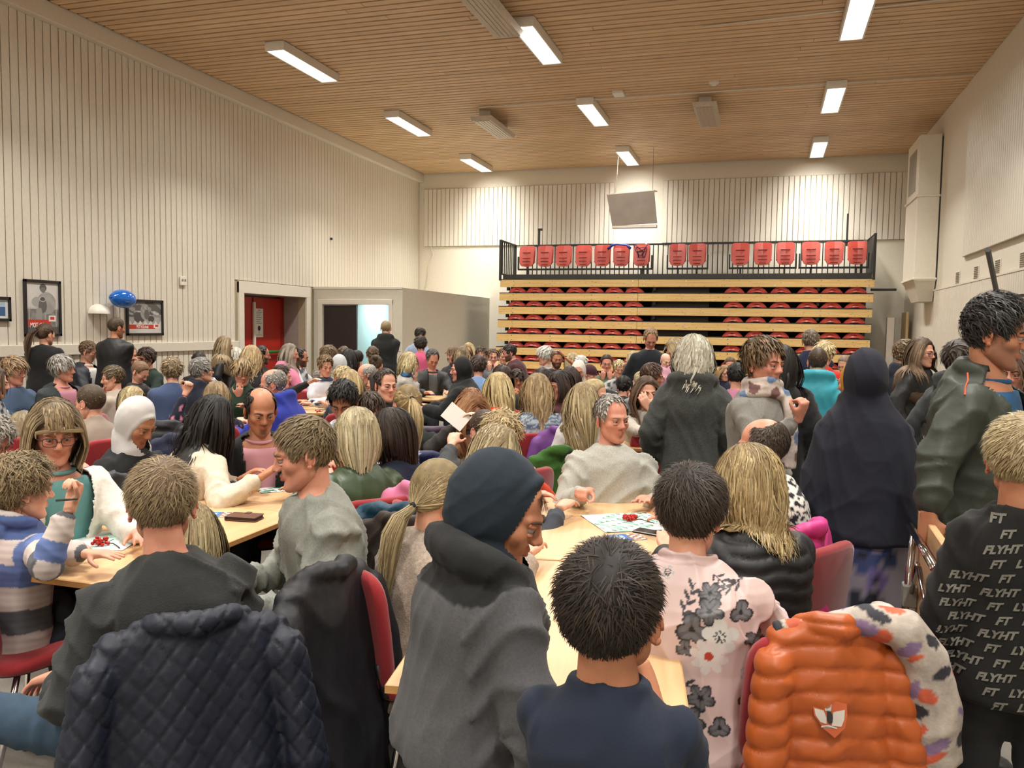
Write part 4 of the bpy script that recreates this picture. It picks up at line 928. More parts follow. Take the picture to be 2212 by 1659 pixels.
def torso_rings(pel, X, Y, Zd, s, build, off, belly=0, bust=0, t0=-.12, t1=.56, n=26, hem=0.0):
    R = []
    for (t, rx, ry) in TOR:
        if t < t0 or t > t1: continue
        c = pel+Zd*t*s; rx = (rx*build*s+off); ryb = ry*s*(.5+.5*build)+off
        a = np.linspace(0, 2*PI, n, endpoint=False); ca = np.cos(a); sa = np.sin(a); e = .82
        xx = np.sign(ca)*np.abs(ca)**e*rx; yy = np.sign(sa)*np.abs(sa)**e*ryb
        fr = np.clip(sa, 0, 1); yy = yy+fr*(belly*s*math.exp(-((t-.08)/.12)**2)); 
        if bust: yy = yy+fr*bust*s*math.exp(-((t-.33)/.07)**2)*(np.exp(-((ca-.45)/.35)**2)+np.exp(-((ca+.45)/.35)**2))
        if t > .3: yy = yy-np.clip(-sa, 0, 1)*.012*s
        R.append(c+xx[:, None]*X+yy[:, None]*Y)
    return np.array(R)
SHOE = mat('shoe_dark', '#1c1b1d', .5)
def shoe(parent, ank, fy, s, m=None):
    mb = MB(); R = []
    for (y, w_, h) in ((-.075, .028, .05), (-.06, .036, .075), (0, .038, .085), (.06, .042, .06), (.12, .046, .045), (.16, .036, .036), (.185, .015, .02)):
        R.append([(w_*math.cos(a)*s, y*s, max(0, h*.5+h*.5*math.sin(a))*s) for a in np.linspace(0, 2*PI, 12, endpoint=False)])
    R = np.array(R); R = R@rot('Z', fy).T; R += np.array([ank[0], ank[1], max(ank[2]-.085*s, 0.0)])
    mb.rings(R); return mb.build('shoe', m or SHOE, parent, smooth=True)
def person(label, cx, cy, zc, pose='sit', face=0, look=None, kid=1.0, lean=6, side=0, pitch=8, tilt=0, skin='fair', hair=None, top=None, legs='#23262e', arms='lap',
           glasses=None, beard=None, build=1.0, belly=0, bust=0, chr_=None, lod=None, hat=None, scarf=None, shirt=None, hands='relax', cat='person', feet=True, hz=None, rsh=0, legpose=None, headx=(1, 1, 1), shoes=None, iris=None, al=1.0):
    lod = lod if lod is not None else (0 if zc < 4.7 else 1 if zc < 7.7 else 2)
    fine = lod == 0 and zc > 5.6
    if fine: lod = 1
    P = at_depth(cx, cy, zc); look = face if look is None else look; hs = kid
    tc_ = -P[:2]/np.linalg.norm(P[:2]); ang = math.atan2(tc_[1], tc_[0])+math.radians(face); rz = ang-PI/2
    ln, sd_ = math.radians(lean), math.radians(side); Zd = norm(np.array([math.sin(sd_), math.sin(ln), math.cos(ln)*math.cos(sd_)])); X = norm(np.cross(np.array([0, 1, 0]), Zd)*1.0); X = norm(np.array([1, 0, 0])-Zd*Zd[0]); Y = np.cross(Zd, X)
    X = X*math.cos(rsh)+Y*math.sin(rsh); Y = np.cross(Zd, X)
    yaw = max(-80, min(80, ((look-face+180) % 360)-180)); Rh = rot('Z', math.radians(yaw))@rot('X', -math.radians(pitch))@rot('Y', math.radians(tilt))
    s = 1.0; smin = .42 if (hz or pose == 'stand') else (.93 if kid >= .98 else .93*kid**2)
    for _ in range(12):
        pz = (.545-.03*(1-s)) if pose == 'sit' else .94*s
        if hz: pz = hz
        pel = np.array([0, 0, pz]); Nk = pel+Zd*.53*s; nd = norm(Zd*.5+np.array([0, .25*math.sin(math.radians(pitch)), .75])+.12*Rh[:, 1]); Hc = Nk+nd*.140*hs*(.4+.6*min(1, s)); cr = Hc+Rh@np.array([0, -.01, .135*hs])
        s = min(1.16, max(smin, s+(P[2]-cr[2])/(.6 if pose == 'sit' or hz else 1.6)))
    dz = P[2]-cr[2]; pel[2] += dz; Nk[2] += dz; Hc[2] += dz; cr[2] += dz
    Rz = rot('Z', rz); org = np.array([P[0], P[1], 0])-Rz@np.array([cr[0], cr[1], 0]); org[2] = 0
    bl = 0 if zc < 3.8 else 1 if zc < 6 else 2; hl = 0 if zc < 3.3 else 1 if zc < 6.8 else 2
    root = tag(empty('person', tuple(org), rz), label, cat)
    inf = dict(root=root, s=s, pel=pel, N=Nk, Hc=Hc, Rh=Rh, hs=hs, X=X, Y=Y, Zd=Zd, lod=lod, org=org, rz=rz, Rz=Rz, zc=zc, label=label)
    bw = build; sc_ = Nk-Zd*.098*s
    SHL = {-1: sc_-X*.163*s*bw, 1: sc_+X*.163*s*bw}; la, lf = .28*s*al, .25*s*al
    pre = {'lap': ((.10, .30, pel[2]+.14), (.10, .30, pel[2]+.14)), 'down': ((.26, .05, pel[2]-.04*s), (.26, .05, pel[2]-.04*s)), 'table': ((.15, .40, .79), (.15, .40, .79)), 'fold': ((.02, .36, .80), (.06, .32, .80)),
           'chin': ((.02, .30, .80), None), 'mouth': (None, None), 'cross': ((-.08, .24, pel[2]+.26*s), (-.10, .22, pel[2]+.24*s))}
    W = {}
    if isinstance(arms, dict):
        for k, v in arms.items():
            if k == 'rest' or 'pole' in k: continue
            W[k] = Rz.T@(at_depth(v[1], v[2], v[3])-org) if v[0] == 'px' else np.array(v, float)
    for k in list(W):
        pass
    chin = Hc+Rh@np.array([0, .085, -.12])*hs
    for k, sg in (('l', -1), ('r', 1)):
        if k in W: 
            continue
        a = arms if isinstance(arms, str) else arms.get('rest', 'lap')
        if a == 'mouth' or (a == 'chin' and k == 'r'): W[k] = chin+np.array([.05*sg, .02, -.075*hs]) if a == 'mouth' else chin+np.array([.05, .01, -.10*hs])
        else:
            q = pre[a][0 if k == 'l' else 1]; W[k] = np.array([q[0]*sg*(s if a != 'table' else 1), q[1]*s if a in ('lap', 'cross') else q[1], q[2]])
            if a in ('table', 'fold'): W[k] += np.array([0, Nk[1]*.5, 0])
    EL = {}
    for k, sg in (('l', -1), ('r', 1)):
        EL[k], W[k] = ik(SHL[sg], W[k], la, lf, np.array((arms.get(k+'pole') if isinstance(arms, dict) else None) or [.55*sg, -.55, -.75]))
    inf['W'] = W; inf['EL'] = EL; inf['SH'] = SHL
    # ---- legs
    hipz = pel[2]
    KN, AN_ = {}, {}
    for sg in (-1, 1):
        hp = pel+np.array([.085*s*sg, .0, -.02])
        if pose == 'sit': kn = hp+np.array([.05*sg*s, .42*s, .01]); an = np.array([kn[0], kn[1]-.02, max(.085, kn[2]-.42*s)])
        else:
            kn = np.array([hp[0]*1.05, hp[1]+.02, hipz*.53]); an = np.array([hp[0]*1.1, hp[1]-.02, .085])
        if legpose: kn, an = [np.array(x, float) for x in legpose[sg]]
        KN[sg], AN_[sg] = kn, an
    skin_m = skinmat('skin_'+skin, SKINS[skin])
    # ---- the body: one continuous figure
    b = MB(); b.rings(torso_rings(pel, X, Y, Zd, s, bw*.93, -.012, 0, 0)); 
    ndk = {0: 12, 1: 10, 2: 8}[lod]
    b.cap_tube(Nk-Zd*.05*s, Hc+Rh@np.array([0, -.028, -.03])*hs, .060*hs, .050*hs, 14)
    for k, sg in (('l', -1), ('r', 1)):
        b.cap_tube(SHL[sg], EL[k], .044*s, .037*s, ndk); b.cap_tube(EL[k], W[k], .038*s, .026*s*max(1, hs), ndk)
        b.cap_tube(pel+np.array([.085*s*sg, 0, -.02]), KN[sg], .070*s, .05*s, ndk); b.cap_tube(KN[sg], AN_[sg], .05*s, .032*s, ndk)
        if feet: b.cap_tube(AN_[sg]+np.array([0, -.02, -.035]), AN_[sg]+np.array([0, .12*s, -.05]), .03*s, .025*s, 8)
    HP, HF, HT, HB, HM = head_tpl(0 if zc < 3.7 else 1 if zc < 9 else 2); 
    if beard: 
        bc_, amt, mode = beard; w_ = (HM if mode == 'goatee' else HB)*amt; HT2 = HT*(1-w_[:, None])+w_[:, None]*np.array(lin(bc_))/np.array(lin(SKINS[skin]))
    else: HT2 = HT
    hpv = (HP*np.array(headx)*hs)@Rh.T+Hc
    bcol = hair[1] if hair else '#6b5138'
    def fin_body(v, q, root=root):
        mb = MB(); mb.add(v, q, 0, np.ones(3)); mb.add(hpv, HF, 0, HT2)
        tr = lambda p: (np.asarray(p)*np.array(headx)*hs)@Rh.T+Hc
        h = MB()
        for sg in (-1, 1) if not (hat in ('hijab', 'hood', 'khimar')) else (): ear_piece(h, sg, np.array([1, .90, .88]), lod)
        ne_ = {0: (14, 10), 1: (10, 7), 2: (6, 5)}[lod]
        for sg in (-1, 1):
            h.ball((sg*.031, .0775, .003), .0122, ne_[0], ne_[1], 1); h.ball((sg*.031+.0005, .0848, .0022), (.0066, .0060, .0066), 8, 6, 2)
            h.ball((sg*.031, .0762, .0135), (.0165, .0155, .0092), ne_[0], ne_[1], 0, np.array([.93, .82, .80])); h.ball((sg*.031, .0755, -.0090), (.0158, .0148, .0070), ne_[0], ne_[1], 0, np.array([.95, .86, .84]))
            bx = np.array([.012, .024, .037, .049]); h.tube(np.stack([sg*bx, [.0955, .0945, .0885, .078], [.0205, .0255, .0270, .0225]], 1), [.0032, .0042, .0038, .0018], 6, 3)
        for vv in h.v: pass
        hv = tr(np.concatenate(h.v)); off_ = mb.n; mb.v.append(hv); mb.c.append(np.concatenate(h.c)); mb.hasc = True
        for x, m_ in zip(h.q, h.qm): mb.q.append(x+off_); mb.qm.append(m_)
        for x, m_ in zip(h.t, h.tm): mb.t.append(x+off_); mb.tm.append(m_)
        mb.n += len(hv)
        for k, sg in (('l', -1), ('r', 1)):
            hp_ = hands[k] if isinstance(hands, dict) else hands; d = norm(W[k]-EL[k]); hint = np.array([0, 0, 1.0]) if abs(d[2]) < .75 else (np.array([sg*1.0, -.2, 0]) if pose == 'stand' or d[2] < 0 else np.array([0, 1.0, 0]))
            bend = d if not (abs(d[2]) > .5 and arms in ('table', 'fold')) else norm(d*np.array([1, 1, .2]))
            if isinstance(hands, dict) and k+'dir' in hands: bend = norm(np.array(hands[k+'dir'], float))
            if isinstance(hands, dict) and k+'up' in hands: hint = np.array(hands[k+'up'], float)
            M = frame_from(bend, hint); M[:3, 3] = W[k]+d*.012; add_hand(mb, M, hp_, hl, sg, .97*max(.75, min(1.06, s*.5+hs*.5)))
        o = mb.build('body', [skin_m, EYEW, EYEI, browmat(bcol)], root, smooth=True); inf['body'] = o
    JOBS.append((b, {0: .0165, 1: .025, 2: .034}[bl], 4 if lod < 2 else 2, fin_body))
    # ---- trousers
    p_ = MB(); ov = .016
    p_.ball(pel+np.array([0, 0, .02]), (.170*s*bw+.01, .125*s+.01, .12*s), 18, 10)
    for sg in (-1, 1):
        p_.cap_tube(pel+np.array([.085*s*sg, 0, -.02]), KN[sg], .088*s, .066*s, 12); p_.cap_tube(KN[sg], AN_[sg]+np.array([0, 0, .03]), .064*s, .052*s, 12)
    lm = legs if isinstance(legs, tuple) else (legs, 'cotton')
    def fin_legs(v, q):
        sid, tl, _ = limb(v, [(pel, Nk, .1), (pel+np.array([-.085*s, 0, 0]), KN[-1], .08), (KN[-1], AN_[-1], .06), (pel+np.array([.085*s, 0, 0]), KN[1], .08), (KN[1], AN_[1], .06)])
        n_ = vnormals(v, q); v = v+n_*fold_disp(v, sid, tl, .006 if lod == 0 else .004, len(PEOPLE)+3)[:, None]
        if lm[1] != 'none': MB().add(v, q, 0, np.array(lin(lm[0]))).build('trousers', garmat(lm[1]), root, smooth=True)
    if lm[1] != 'none': JOBS.append((p_, {0: .018, 1: .034, 2: .048}[bl], 3, fin_legs))
    if feet:
        for sg in (-1, 1): shoe(root, AN_[sg], 0, s, shoes)
    # ---- top garment
    T = dict(kind='knit', col='#555555', off=.012, hood=0, collar=1, sleeve=1.0, fold=.010, puff=0, open=0, hem=-.12, paint=None, vox=None, cuff=None, col2=None)
    T.update(top or {}); off = T['off']*(.6+.4*s); g = MB(); smz = max(.7, s)
    R = torso_rings(pel, X, Y, Zd, s, bw, off, belly, bust, t0=T['hem'])
    if T.get('coat'):      # hanging skirt of a long coat
        low = []
        c0, rx0 = pel-np.array([0, 0, .10*s]), .178*s*bw+off
        for (dz_, k_) in ((T['coat'], 1.28), (T['coat']*.55, 1.16)): 
            a = np.linspace(0, 2*PI, R.shape[1], endpoint=False); fl = 1+.05*np.sin(a*7+1)+.03*np.sin(a*11); low.append(c0-np.array([0, 0, dz_])+np.stack([np.cos(a)*rx0*k_*fl, np.sin(a)*(.135*s+off)*k_*fl, 0*a], 1))
        R = np.concatenate([np.array(low), R])
    g.rings(R)
    for k, sg in (('l', -1), ('r', 1)):
        g.ball(SHL[sg]-Zd*.004*s, (.056*s+off, .054*s+off, .054*s+off), 12, 8)
        r1 = .050*s+off; e_ = EL[k]
        if T['sleeve'] < .75: e_ = SHL[sg]+(EL[k]-SHL[sg])*(T['sleeve']*1.3); g.cap_tube(SHL[sg], e_, .054*s+off, .056*s+off, 14)
        else:
            g.cap_tube(SHL[sg], e_, .052*s+off, r1, 14); wv = EL[k]+(W[k]-EL[k])*(.93 if T['sleeve'] >= 1 else .45); g.cap_tube(EL[k], wv-norm(W[k]-EL[k])*.03, r1*.96, .034*s+off*.8+(0.004 if lod else .003), 14)
    if T['collar']:
        a = np.linspace(0, 2*PI, 22, endpoint=False); cr_ = (.064 if T['collar'] != 'wide' else .082)*hs*(.75+.25*s)+off*.3
        c = Nk+Zd*(-.002); up_ = norm(Zd+np.array([0, .30, 0])*.35); px_ = X; py_ = norm(np.cross(up_, px_))
        ringp = c+np.cos(a)[:, None]*px_*cr_*1.05+np.sin(a)[:, None]*py_*cr_*.98; hh = {1: .010, 'high': .030, 'shirt': .018, 'wide': .012}[T['collar']]
        for k in range(2 if hh > .015 else 1): g.tube(ringp+up_*(k*hh), .011 if lod == 0 else .014, 8, closed=True)
    if T['hood']:
        a = np.linspace(math.radians(200), math.radians(340), 14) ; aa = np.concatenate([[math.radians(150)], a, [math.radians(390)]]); hr = .112*(.7+.3*s)*T['hood']
        P_ = [Nk+np.cos(x)*X*hr*1.05+np.sin(x)*Y*hr*.8+Zd*(.008+.018*(-math.sin(x)))-Y*.012 for x in aa]; g.tube(P_, [.018]+[.034*T['hood']*(.8+.3*abs(math.sin(x))) for x in a]+[.018], 12)
        g.ball(Nk-Y*.105*s-Zd*.04*s, (.115*s*T['hood'], .045*s*T['hood'], .085*s*T['hood']), 16, 10, 0, None, np.stack([X, Y, Zd], 1))
    segs = [(pel-Zd*.2, Nk, .13*s), (SHL[-1], EL['l'], .05*s), (EL['l'], W['l'], .045*s), (SHL[1], EL['r'], .05*s), (EL['r'], W['r'], .045*s)]
    vox = T['vox'] or {0: .0112 if zc < 3.7 else .0130, 1: .0195 if zc < 8.5 else .024, 2: .030}[lod]; seed = len(PEOPLE)+11
    def fin_top(v, q):
        sid, tl, _ = limb(v, segs); n_ = vnormals(v, q); rel = v-pel; tz = rel@Zd; fx = rel@X; fy = rel@Y
        d = fold_disp(v, sid, tl, T['fold']*{0: 1, 1: .8, 2: .6}[lod], seed)
        if T['puff']:
            pt = T.get('pitch', .058); u = np.where(sid > 0, tl, tz+.05*fx*np.sign(fy)*0)+.006*np.sin(fx*40+seed); d = d*.4+T['puff']*(np.abs(np.sin(PI*u/pt))**.5-.9)
        if T['cuff'] is not None or True:
            cu_ = ((sid == 2) | (sid == 4)) & (tl > lf*.84); d = np.where(cu_, -.002, d)
        v = v+n_*d[:, None]
        C = np.tile(np.array(lin(T['col'])), (len(v), 1))
        if T['col2']: C[((sid == 2) | (sid == 4)) & (tl > lf*.80)] = lin(T['col2'])
        if T['paint']: C = T['paint'](dict(v=v, sid=sid, tl=tl, tz=tz, fx=fx, fy=fy, s=s, C=C, N=Nk, X=X, Y=Y, Zd=Zd, inf=inf))
        if T['open']:
            c = v[q].mean(1)-pel; cz = c@Zd; cx_ = c@X; cy_ = c@Y; w0 = T['open']*.36; sc = sid[q[:, 0]]
            cut = (sc == 0) & (cy_ > .02*s) & (np.abs(cx_) < (w0*(.35+.65*np.clip(cz/(.5*s), 0, 1)))*s); q = q[~cut]
        mb = MB().add(v, q, 0, C); o = mb.build(T.get('name', {'knit': 'sweater', 'shell': 'jacket', 'wool': 'coat'}.get(T['kind'], 'top')), garmat(T['kind']), root, smooth=True); inf['top'] = o; inf['topv'] = (v, q)
        if T['open'] and lod < 2:
            so = o.modifiers.new('thick', 'SOLIDIFY'); so.thickness = .006; so.offset = -1
    JOBS.append((g, vox, {0: 7, 1: 4, 2: 2}[lod], fin_top))
    if shirt:
        sm = MB().rings(torso_rings(pel, X, Y, Zd, s, bw*.955, off*.1-.004, belly*.5, bust*.4, t0=-.05, t1=.49), 0, True, np.array(lin(shirt)))
        if len(shirt) > 7: pass
        a = np.linspace(0, 2*PI, 20, endpoint=False); mb_ = sm; mb_.tube(Nk-Zd*.022+np.cos(a)[:, None]*X*.074*hs+np.sin(a)[:, None]*Y*.074*hs, .009, 8, closed=True, col=np.array(lin(shirt))); mb_.build('shirt', garmat('cotton'), root, smooth=True)
    # ---- hair, hats
    Mh = lambda p: (np.asarray(p)*np.array(headx)*hs)@Rh.T+Hc
    def toworld(mb):
        mb.v = [Mh(x) for x in mb.v]; return mb
    if hair and hat not in ('hijab', 'khimar'):
        st, c0 = hair[0], hair[1]; c1 = hair[2] if len(hair) > 2 else hair[1]; c2 = hair[3] if len(hair) > 3 else hair[1]
        body_ = []
        for (c, r_) in ((sc_-Zd*.02*s, (.205*s*bw+off, .105*s+off, .085*s+off)), (Nk-Zd*.24*s, (.180*s*bw+off, .128*s+off, .24*s)), (Nk+Zd*.02, (.066*hs, .066*hs, .09*hs))):
            body_.append((Rh.T@(c-Hc)/hs, (np.array(r_)+T['puff']*1.3+(.03 if T['hood'] else 0))/hs))
        hm = MB(); make_hair(hm, st, (c0, c1, c2), lod, seed*7+1, Rh.T@np.array([0, 0, -1.0]), body_, hair[4] if len(hair) > 4 else 1.0, zc, hat == 'hood')
        toworld(hm).build('hair', HAIRM, root, smooth=True)
    if hat in ('hijab', 'hood', 'khimar'):
        hc_ = T.get('hatcol', T['col']); h = MB(); E = lambda c, r_: h.ball(Mh(c), np.array(r_)*hs, 24, 14, 0, None, Rh)
        if hat == 'hijab':
            E((0, -.020, .014), (.090, .101, .132)); E((0, .004, -.078), (.074, .070, .062))
            a = np.linspace(0, 2*PI, 30, endpoint=False); h.tube(Mh(np.stack([.066*np.sin(a), .056+.012*np.cos(a)-.016*np.abs(np.sin(a)), -.022+.098*np.cos(a)], 1)), .013*hs, 10, closed=True)
            h.cap_tube(Mh((0, -.02, -.09)), Nk+Zd*(-.02), .082*hs, .098*hs, 20); h.rings(torso_rings(pel, X, Y, Zd, s, bw*.86, off+.010, 0, bust*.5, t0=.36, t1=.56)) if T.get('drape', 1) else None
        elif hat == 'hood':
            E((0, -.034, .012), (.102, .116, .140)); a = np.linspace(0, 2*PI, 30, endpoint=False); h.tube(Mh(np.stack([.080*np.sin(a), .014-.010*np.abs(np.sin(a))+.036*np.cos(a), -.012+.125*np.cos(a)], 1)), .013*hs, 10, closed=True)
            h.cap_tube(Mh((0, -.035, -.07)), Nk-Zd*.03, .085*hs, .11*hs, 20)
        else:
            E((0, -.018, .018), (.092, .108, .132)); 
            rr = [(Nk+Zd*.09, .10, .10), (Nk+Zd*.03, .135, .115), (Nk-Zd*.05, .21, .14), (Nk-Zd*.15, .245, .165), (Nk-Zd*.30, .285, .19), (Nk-Zd*.42, .305, .205), (Nk-Zd*.54, .32, .22)]
            a = np.linspace(0, 2*PI, 40, endpoint=False); h.rings([c+np.stack([np.cos(a)*x*s*(1+.02*np.sin(a*9+i)), np.sin(a)*y*s*(1+.03*np.sin(a*8+i*.3)), 0*a], 1) for i, (c, x, y) in enumerate(rr[::-1])])
        def fin_hat(v, q, hc_=hc_, hat=hat):
            n_ = vnormals(v, q); d = fold_disp(v, np.zeros(len(v), int), np.zeros(len(v)), {'hijab': .004, 'hood': .006, 'khimar': .008}[hat], seed+5)
            l = (v-Hc)@Rh/hs
            if hat in ('hijab', 'hood'):    # cut the face opening away
                c = l[q].mean(1); ry, rzv = (.056, .092) if hat == 'hijab' else (.070, .112); cut = (c[:, 1] > (.018 if hat == 'hijab' else -.035)) & (((c[:, 0]/ry)**2+((c[:, 2]+.018)/rzv)**2) < 1)
                q = q[~cut]; ring = (l[:, 1] > .02); d = np.where(ring, d*.3, d)
            v = v+n_*d[:, None]; MB().add(v, q, 0, np.array(lin(hc_))).build('headscarf' if hat != 'hood' else 'hood', garmat(T.get('hatmat', 'cotton')), root, smooth=True)
        JOBS.append((h, {0: .0065 if zc < 2.5 else .0085, 1: .014, 2: .022}[lod], 4, fin_hat))
    elif hat:
        kind, hcol = hat; h = MB(); n_ = 28; D, A, E_ = dirgrid(n_, 14, -.05 if kind == 'cap' else .02, PI/2-.02); D2 = D.copy(); D2 = norm(D2+np.array([0, 0, .12])) ; rr = skull_r(D2)+.016+(.006 if kind == 'beanie' else 0)
        h.add((D2*rr[..., None]).reshape(-1, 3), gridfaces(n_, 14)[:, ::-1], 0, np.array(lin(hcol)))
        if kind == 'cap':
            a = np.linspace(-.9, .9, 12); pi = np.stack([.078*np.sin(a), .088*np.cos(a), .040+0*a], 1); po = np.stack([.085*np.sin(a), .105+.06*np.cos(a), .030+0*a], 1); h.rings([pi, po, po-np.array([0, 0, .004]), pi-np.array([0, 0, .004])], 0, False, np.array(lin(hcol)))
        else: a = np.linspace(0, 2*PI, 30, endpoint=False); h.tube(np.stack([.086*np.sin(a), -.012+.104*np.cos(a), .022+.022*np.cos(a)], 1), .011, 8, closed=True, col=np.array(lin(hcol)))
        toworld(h).build('cap' if kind == 'cap' else 'beanie', garmat('knit' if kind == 'beanie' else 'cotton'), root, smooth=True)
    if glasses:
        h = MB(); a = np.linspace(0, 2*PI, 20, endpoint=False)
        for sg in (-1, 1):
            c = np.array([sg*.033, .1, -.002]); h.tube(c+np.stack([.025*np.sign(np.cos(a))*np.abs(np.cos(a))**.6, -.010*np.abs(np.cos(a))*(np.cos(a)*sg > 0), .0175*np.sign(np.sin(a))*np.abs(np.sin(a))**.6], 1), .0016 if glasses != '#222222' else .0022, 6, closed=True)
            h.tube([c+np.array([sg*.024, -.008, .006]), (sg*.074, .070, .006), (sg*.083, -.005, .004), (sg*.083, -.022, -.012)], .0018, 6)
        h.tube([(-.009, .102, 0), (0, .1075, .003), (.009, .102, 0)], .0016, 6)
        toworld(h).build('glasses', mat('frame_'+glasses.strip('#'), glasses, .35), root, smooth=True)
    if scarf:
        scol, sp_, ends = scarf; h = MB(); a = np.linspace(0, 2*PI, 26, endpoint=False)
        for k, (rr, zz, th) in enumerate(((.082, .012, .028), (.078, .045, .026), (.094, -.018, .026))):
            h.tube(Nk+np.cos(a+k)[:, None]*X*rr*1.05+np.sin(a+k)[:, None]*Y*rr+Zd*zz+np.array([0, 0, 1])*(.012*np.sin(a*2+k*2))[:, None]+Y*.01, th*(.9+.15*np.sin(a*3+k)), 12, closed=True)
        for e in range(ends):
            p0 = Nk+Y*.10+X*(-.05+.09*e); h.tube([p0, p0+np.array([.01, .05, -.10]), p0+np.array([.02, .055, -.24]), p0+np.array([.03, .05, -.38])], [.03, .036, .042, .05], 10)
        def fin_s(v, q): 
            n_ = vnormals(v, q); v = v+n_*fold_disp(v, np.zeros(len(v), int), np.zeros(len(v)), .006, seed+9)[:, None]; C = sp_(v, scol) if sp_ else np.tile(np.array(lin(scol)), (len(v), 1)); MB().add(v, q, 0, C).build('scarf', garmat('scarf'), root, smooth=True)
        JOBS.append((h, {0: .008, 1: .014, 2: .02}[lod], 3, fin_s))
    PEOPLE.append(inf)
    if pose == 'sit' and chr_ is not False and (zc < 8 or chr_):
        cpos = org+Rz@np.array([pel[0], pel[1]+.05, 0]); rz2 = rz; w_ = label.split()
        lb = chr_ if isinstance(chr_, str) else 'red chair seating the '+' '.join(w_[:11]); chair(cpos[0], cpos[1], rz2, lb)
        inf['chair'] = (cpos, rz2)
    return inf
def run_jobs():
    rs_ = remesh_now([(j[0], j[1], j[2]) for j in JOBS])
    for j, (v, q) in zip(JOBS, rs_): j[3](v, q)
    JOBS.clear()
# paints
def stripes(cols, w_=.03, arm=True, ph=0):
    L = [np.array(lin(c)) for c in cols]
    def f(d):
        u = np.where((d['sid'] > 0) & arm, d['tl'], d['tz'])+ph; k = (np.floor(u/w_).astype(int)) % len(L); return np.array(L)[k]
    return f
def check(c1, c2, f_=60):
    A, B = np.array(lin(c1)), np.array(lin(c2))
    def f(d): m = (np.sin(d['fx']*f_)*np.sin(d['tz']*f_*1.2) > .1); return np.where(m[:, None], A, B)
    return f
def blot(base, cols, fr=24, th=.35):
    B = np.array(lin(base)); L = [np.array(lin(c)) for c in cols]
    def f(d, *_):
        v = d['v'] if isinstance(d, dict) else d; C = np.tile(B, (len(v), 1))
        for k, c in enumerate(L):
            n_ = np.sin(v[:, 0]*fr+k*2+1.5*np.sin(v[:, 2]*fr*.8))*np.sin(v[:, 2]*fr*1.1+k+1.2*np.sin(v[:, 1]*fr)); C[n_ > th] = c
        return C
    return f
def yoke(c1, c2, lo, z0=.34, f_=52):
    """knitted zigzag yoke"""
    A, B, Lw = [np.array(lin(c)) for c in (c1, c2, lo)]
    def f(d):
        u = np.where(d['sid'] > 0, .47*d['s']-d['tl'], d['tz'])/d['s']; w_ = np.arctan2(d['fx'], d['fy'])*.19+d['fx']*.3; zz = .012*np.abs(((w_*f_) % 2)-1)
        band = (u-z0-zz) ; C = np.where((np.floor(band/.014).astype(int) % 2 == 0)[:, None], A, B); C = np.where((band < 0)[:, None], Lw, C); return C
    return f
def logo_paint(base, c, cx, cz, fn):
    pass
# ------------------------------------------------------------------ the crowd
def flower_paint(spots, base, px0, py0, mm):
    B = np.array(lin(base))
    def f(d):
        C = np.tile(B, (len(d['v']), 1)); back = (d['fy'] < .06)
        ux = np.where(d['sid'] > 0, d['fx'], d['fx']); uz = d['tz']-.53*d['s']
        for (px, py, R, kind) in spots:
            cx = (px-px0)*mm; cz = -(py-py0)*mm; dx = ux-cx; dz = uz-cz; r = np.hypot(dx, dz); th = np.arctan2(dz, dx); R_ = R*mm
            n_, ph = {'five': (5, .3), 'six': (6, .1), 'white': (5, .9), 'daisy': (8, .2), 'rose': (3, .5), 'dots': (5, 0), 'leaf': (2, .6)}[kind]
            prof = R_*(.50+.50*np.abs(np.cos(n_*(th+ph)/2))**.6); m = (r < prof) & back; q = np.clip(r/np.maximum(prof, 1e-6), 0, 1)
            vein = np.abs(np.sin(n_*(th+ph)/2+PI/2))
            if kind in ('five', 'six', 'rose'): g = .03+.15*q*(1-q)*3*(1-.5*(vein > .96)); g = np.where(q > .86, .012, g); g = np.where(q < .2, .01, g); C[m] = np.stack([g, g*.98, g*1.08], 1)[m]
            elif kind == 'white': C[m] = np.array([.60, .60, .58]); C[m & (r < R_*.35) & (np.sin(th*9) > 0)] = .03
            elif kind == 'daisy': C[m] = np.array([.66, .60, .58]); C[m & (r < R_*.24)] = lin('#b03a28')
            elif kind == 'dots': C[m & (r < R_*.6) & (np.sin(th*7)*np.sin(r*400) > -.2)] = .03; C[m & (r > R_*.75)] = np.array(lin('#9fa6ad'))
            elif kind == 'leaf':
                ca_, sa_ = math.cos(1.1+px*.7), math.sin(1.1+px*.7); a_ = dx*ca_+dz*sa_; b_ = -dx*sa_+dz*ca_
                C[back & (np.abs(b_) < R_*.05) & (np.abs(a_) < R_*1.2)] = np.array([.03, .03, .04])
                for k in range(6):
                    sg = 1 if k % 2 else -1; aa, bb = a_-(k-2.5)*.42*R_, b_*sg-.30*R_; u_ = aa*.75+bb*.66; w_ = -aa*.66+bb*.75; C[back & ((u_/(.40*R_))**2+(w_/(.13*R_))**2 < 1)] = np.array([.035, .032, .04])
        return C
    return f
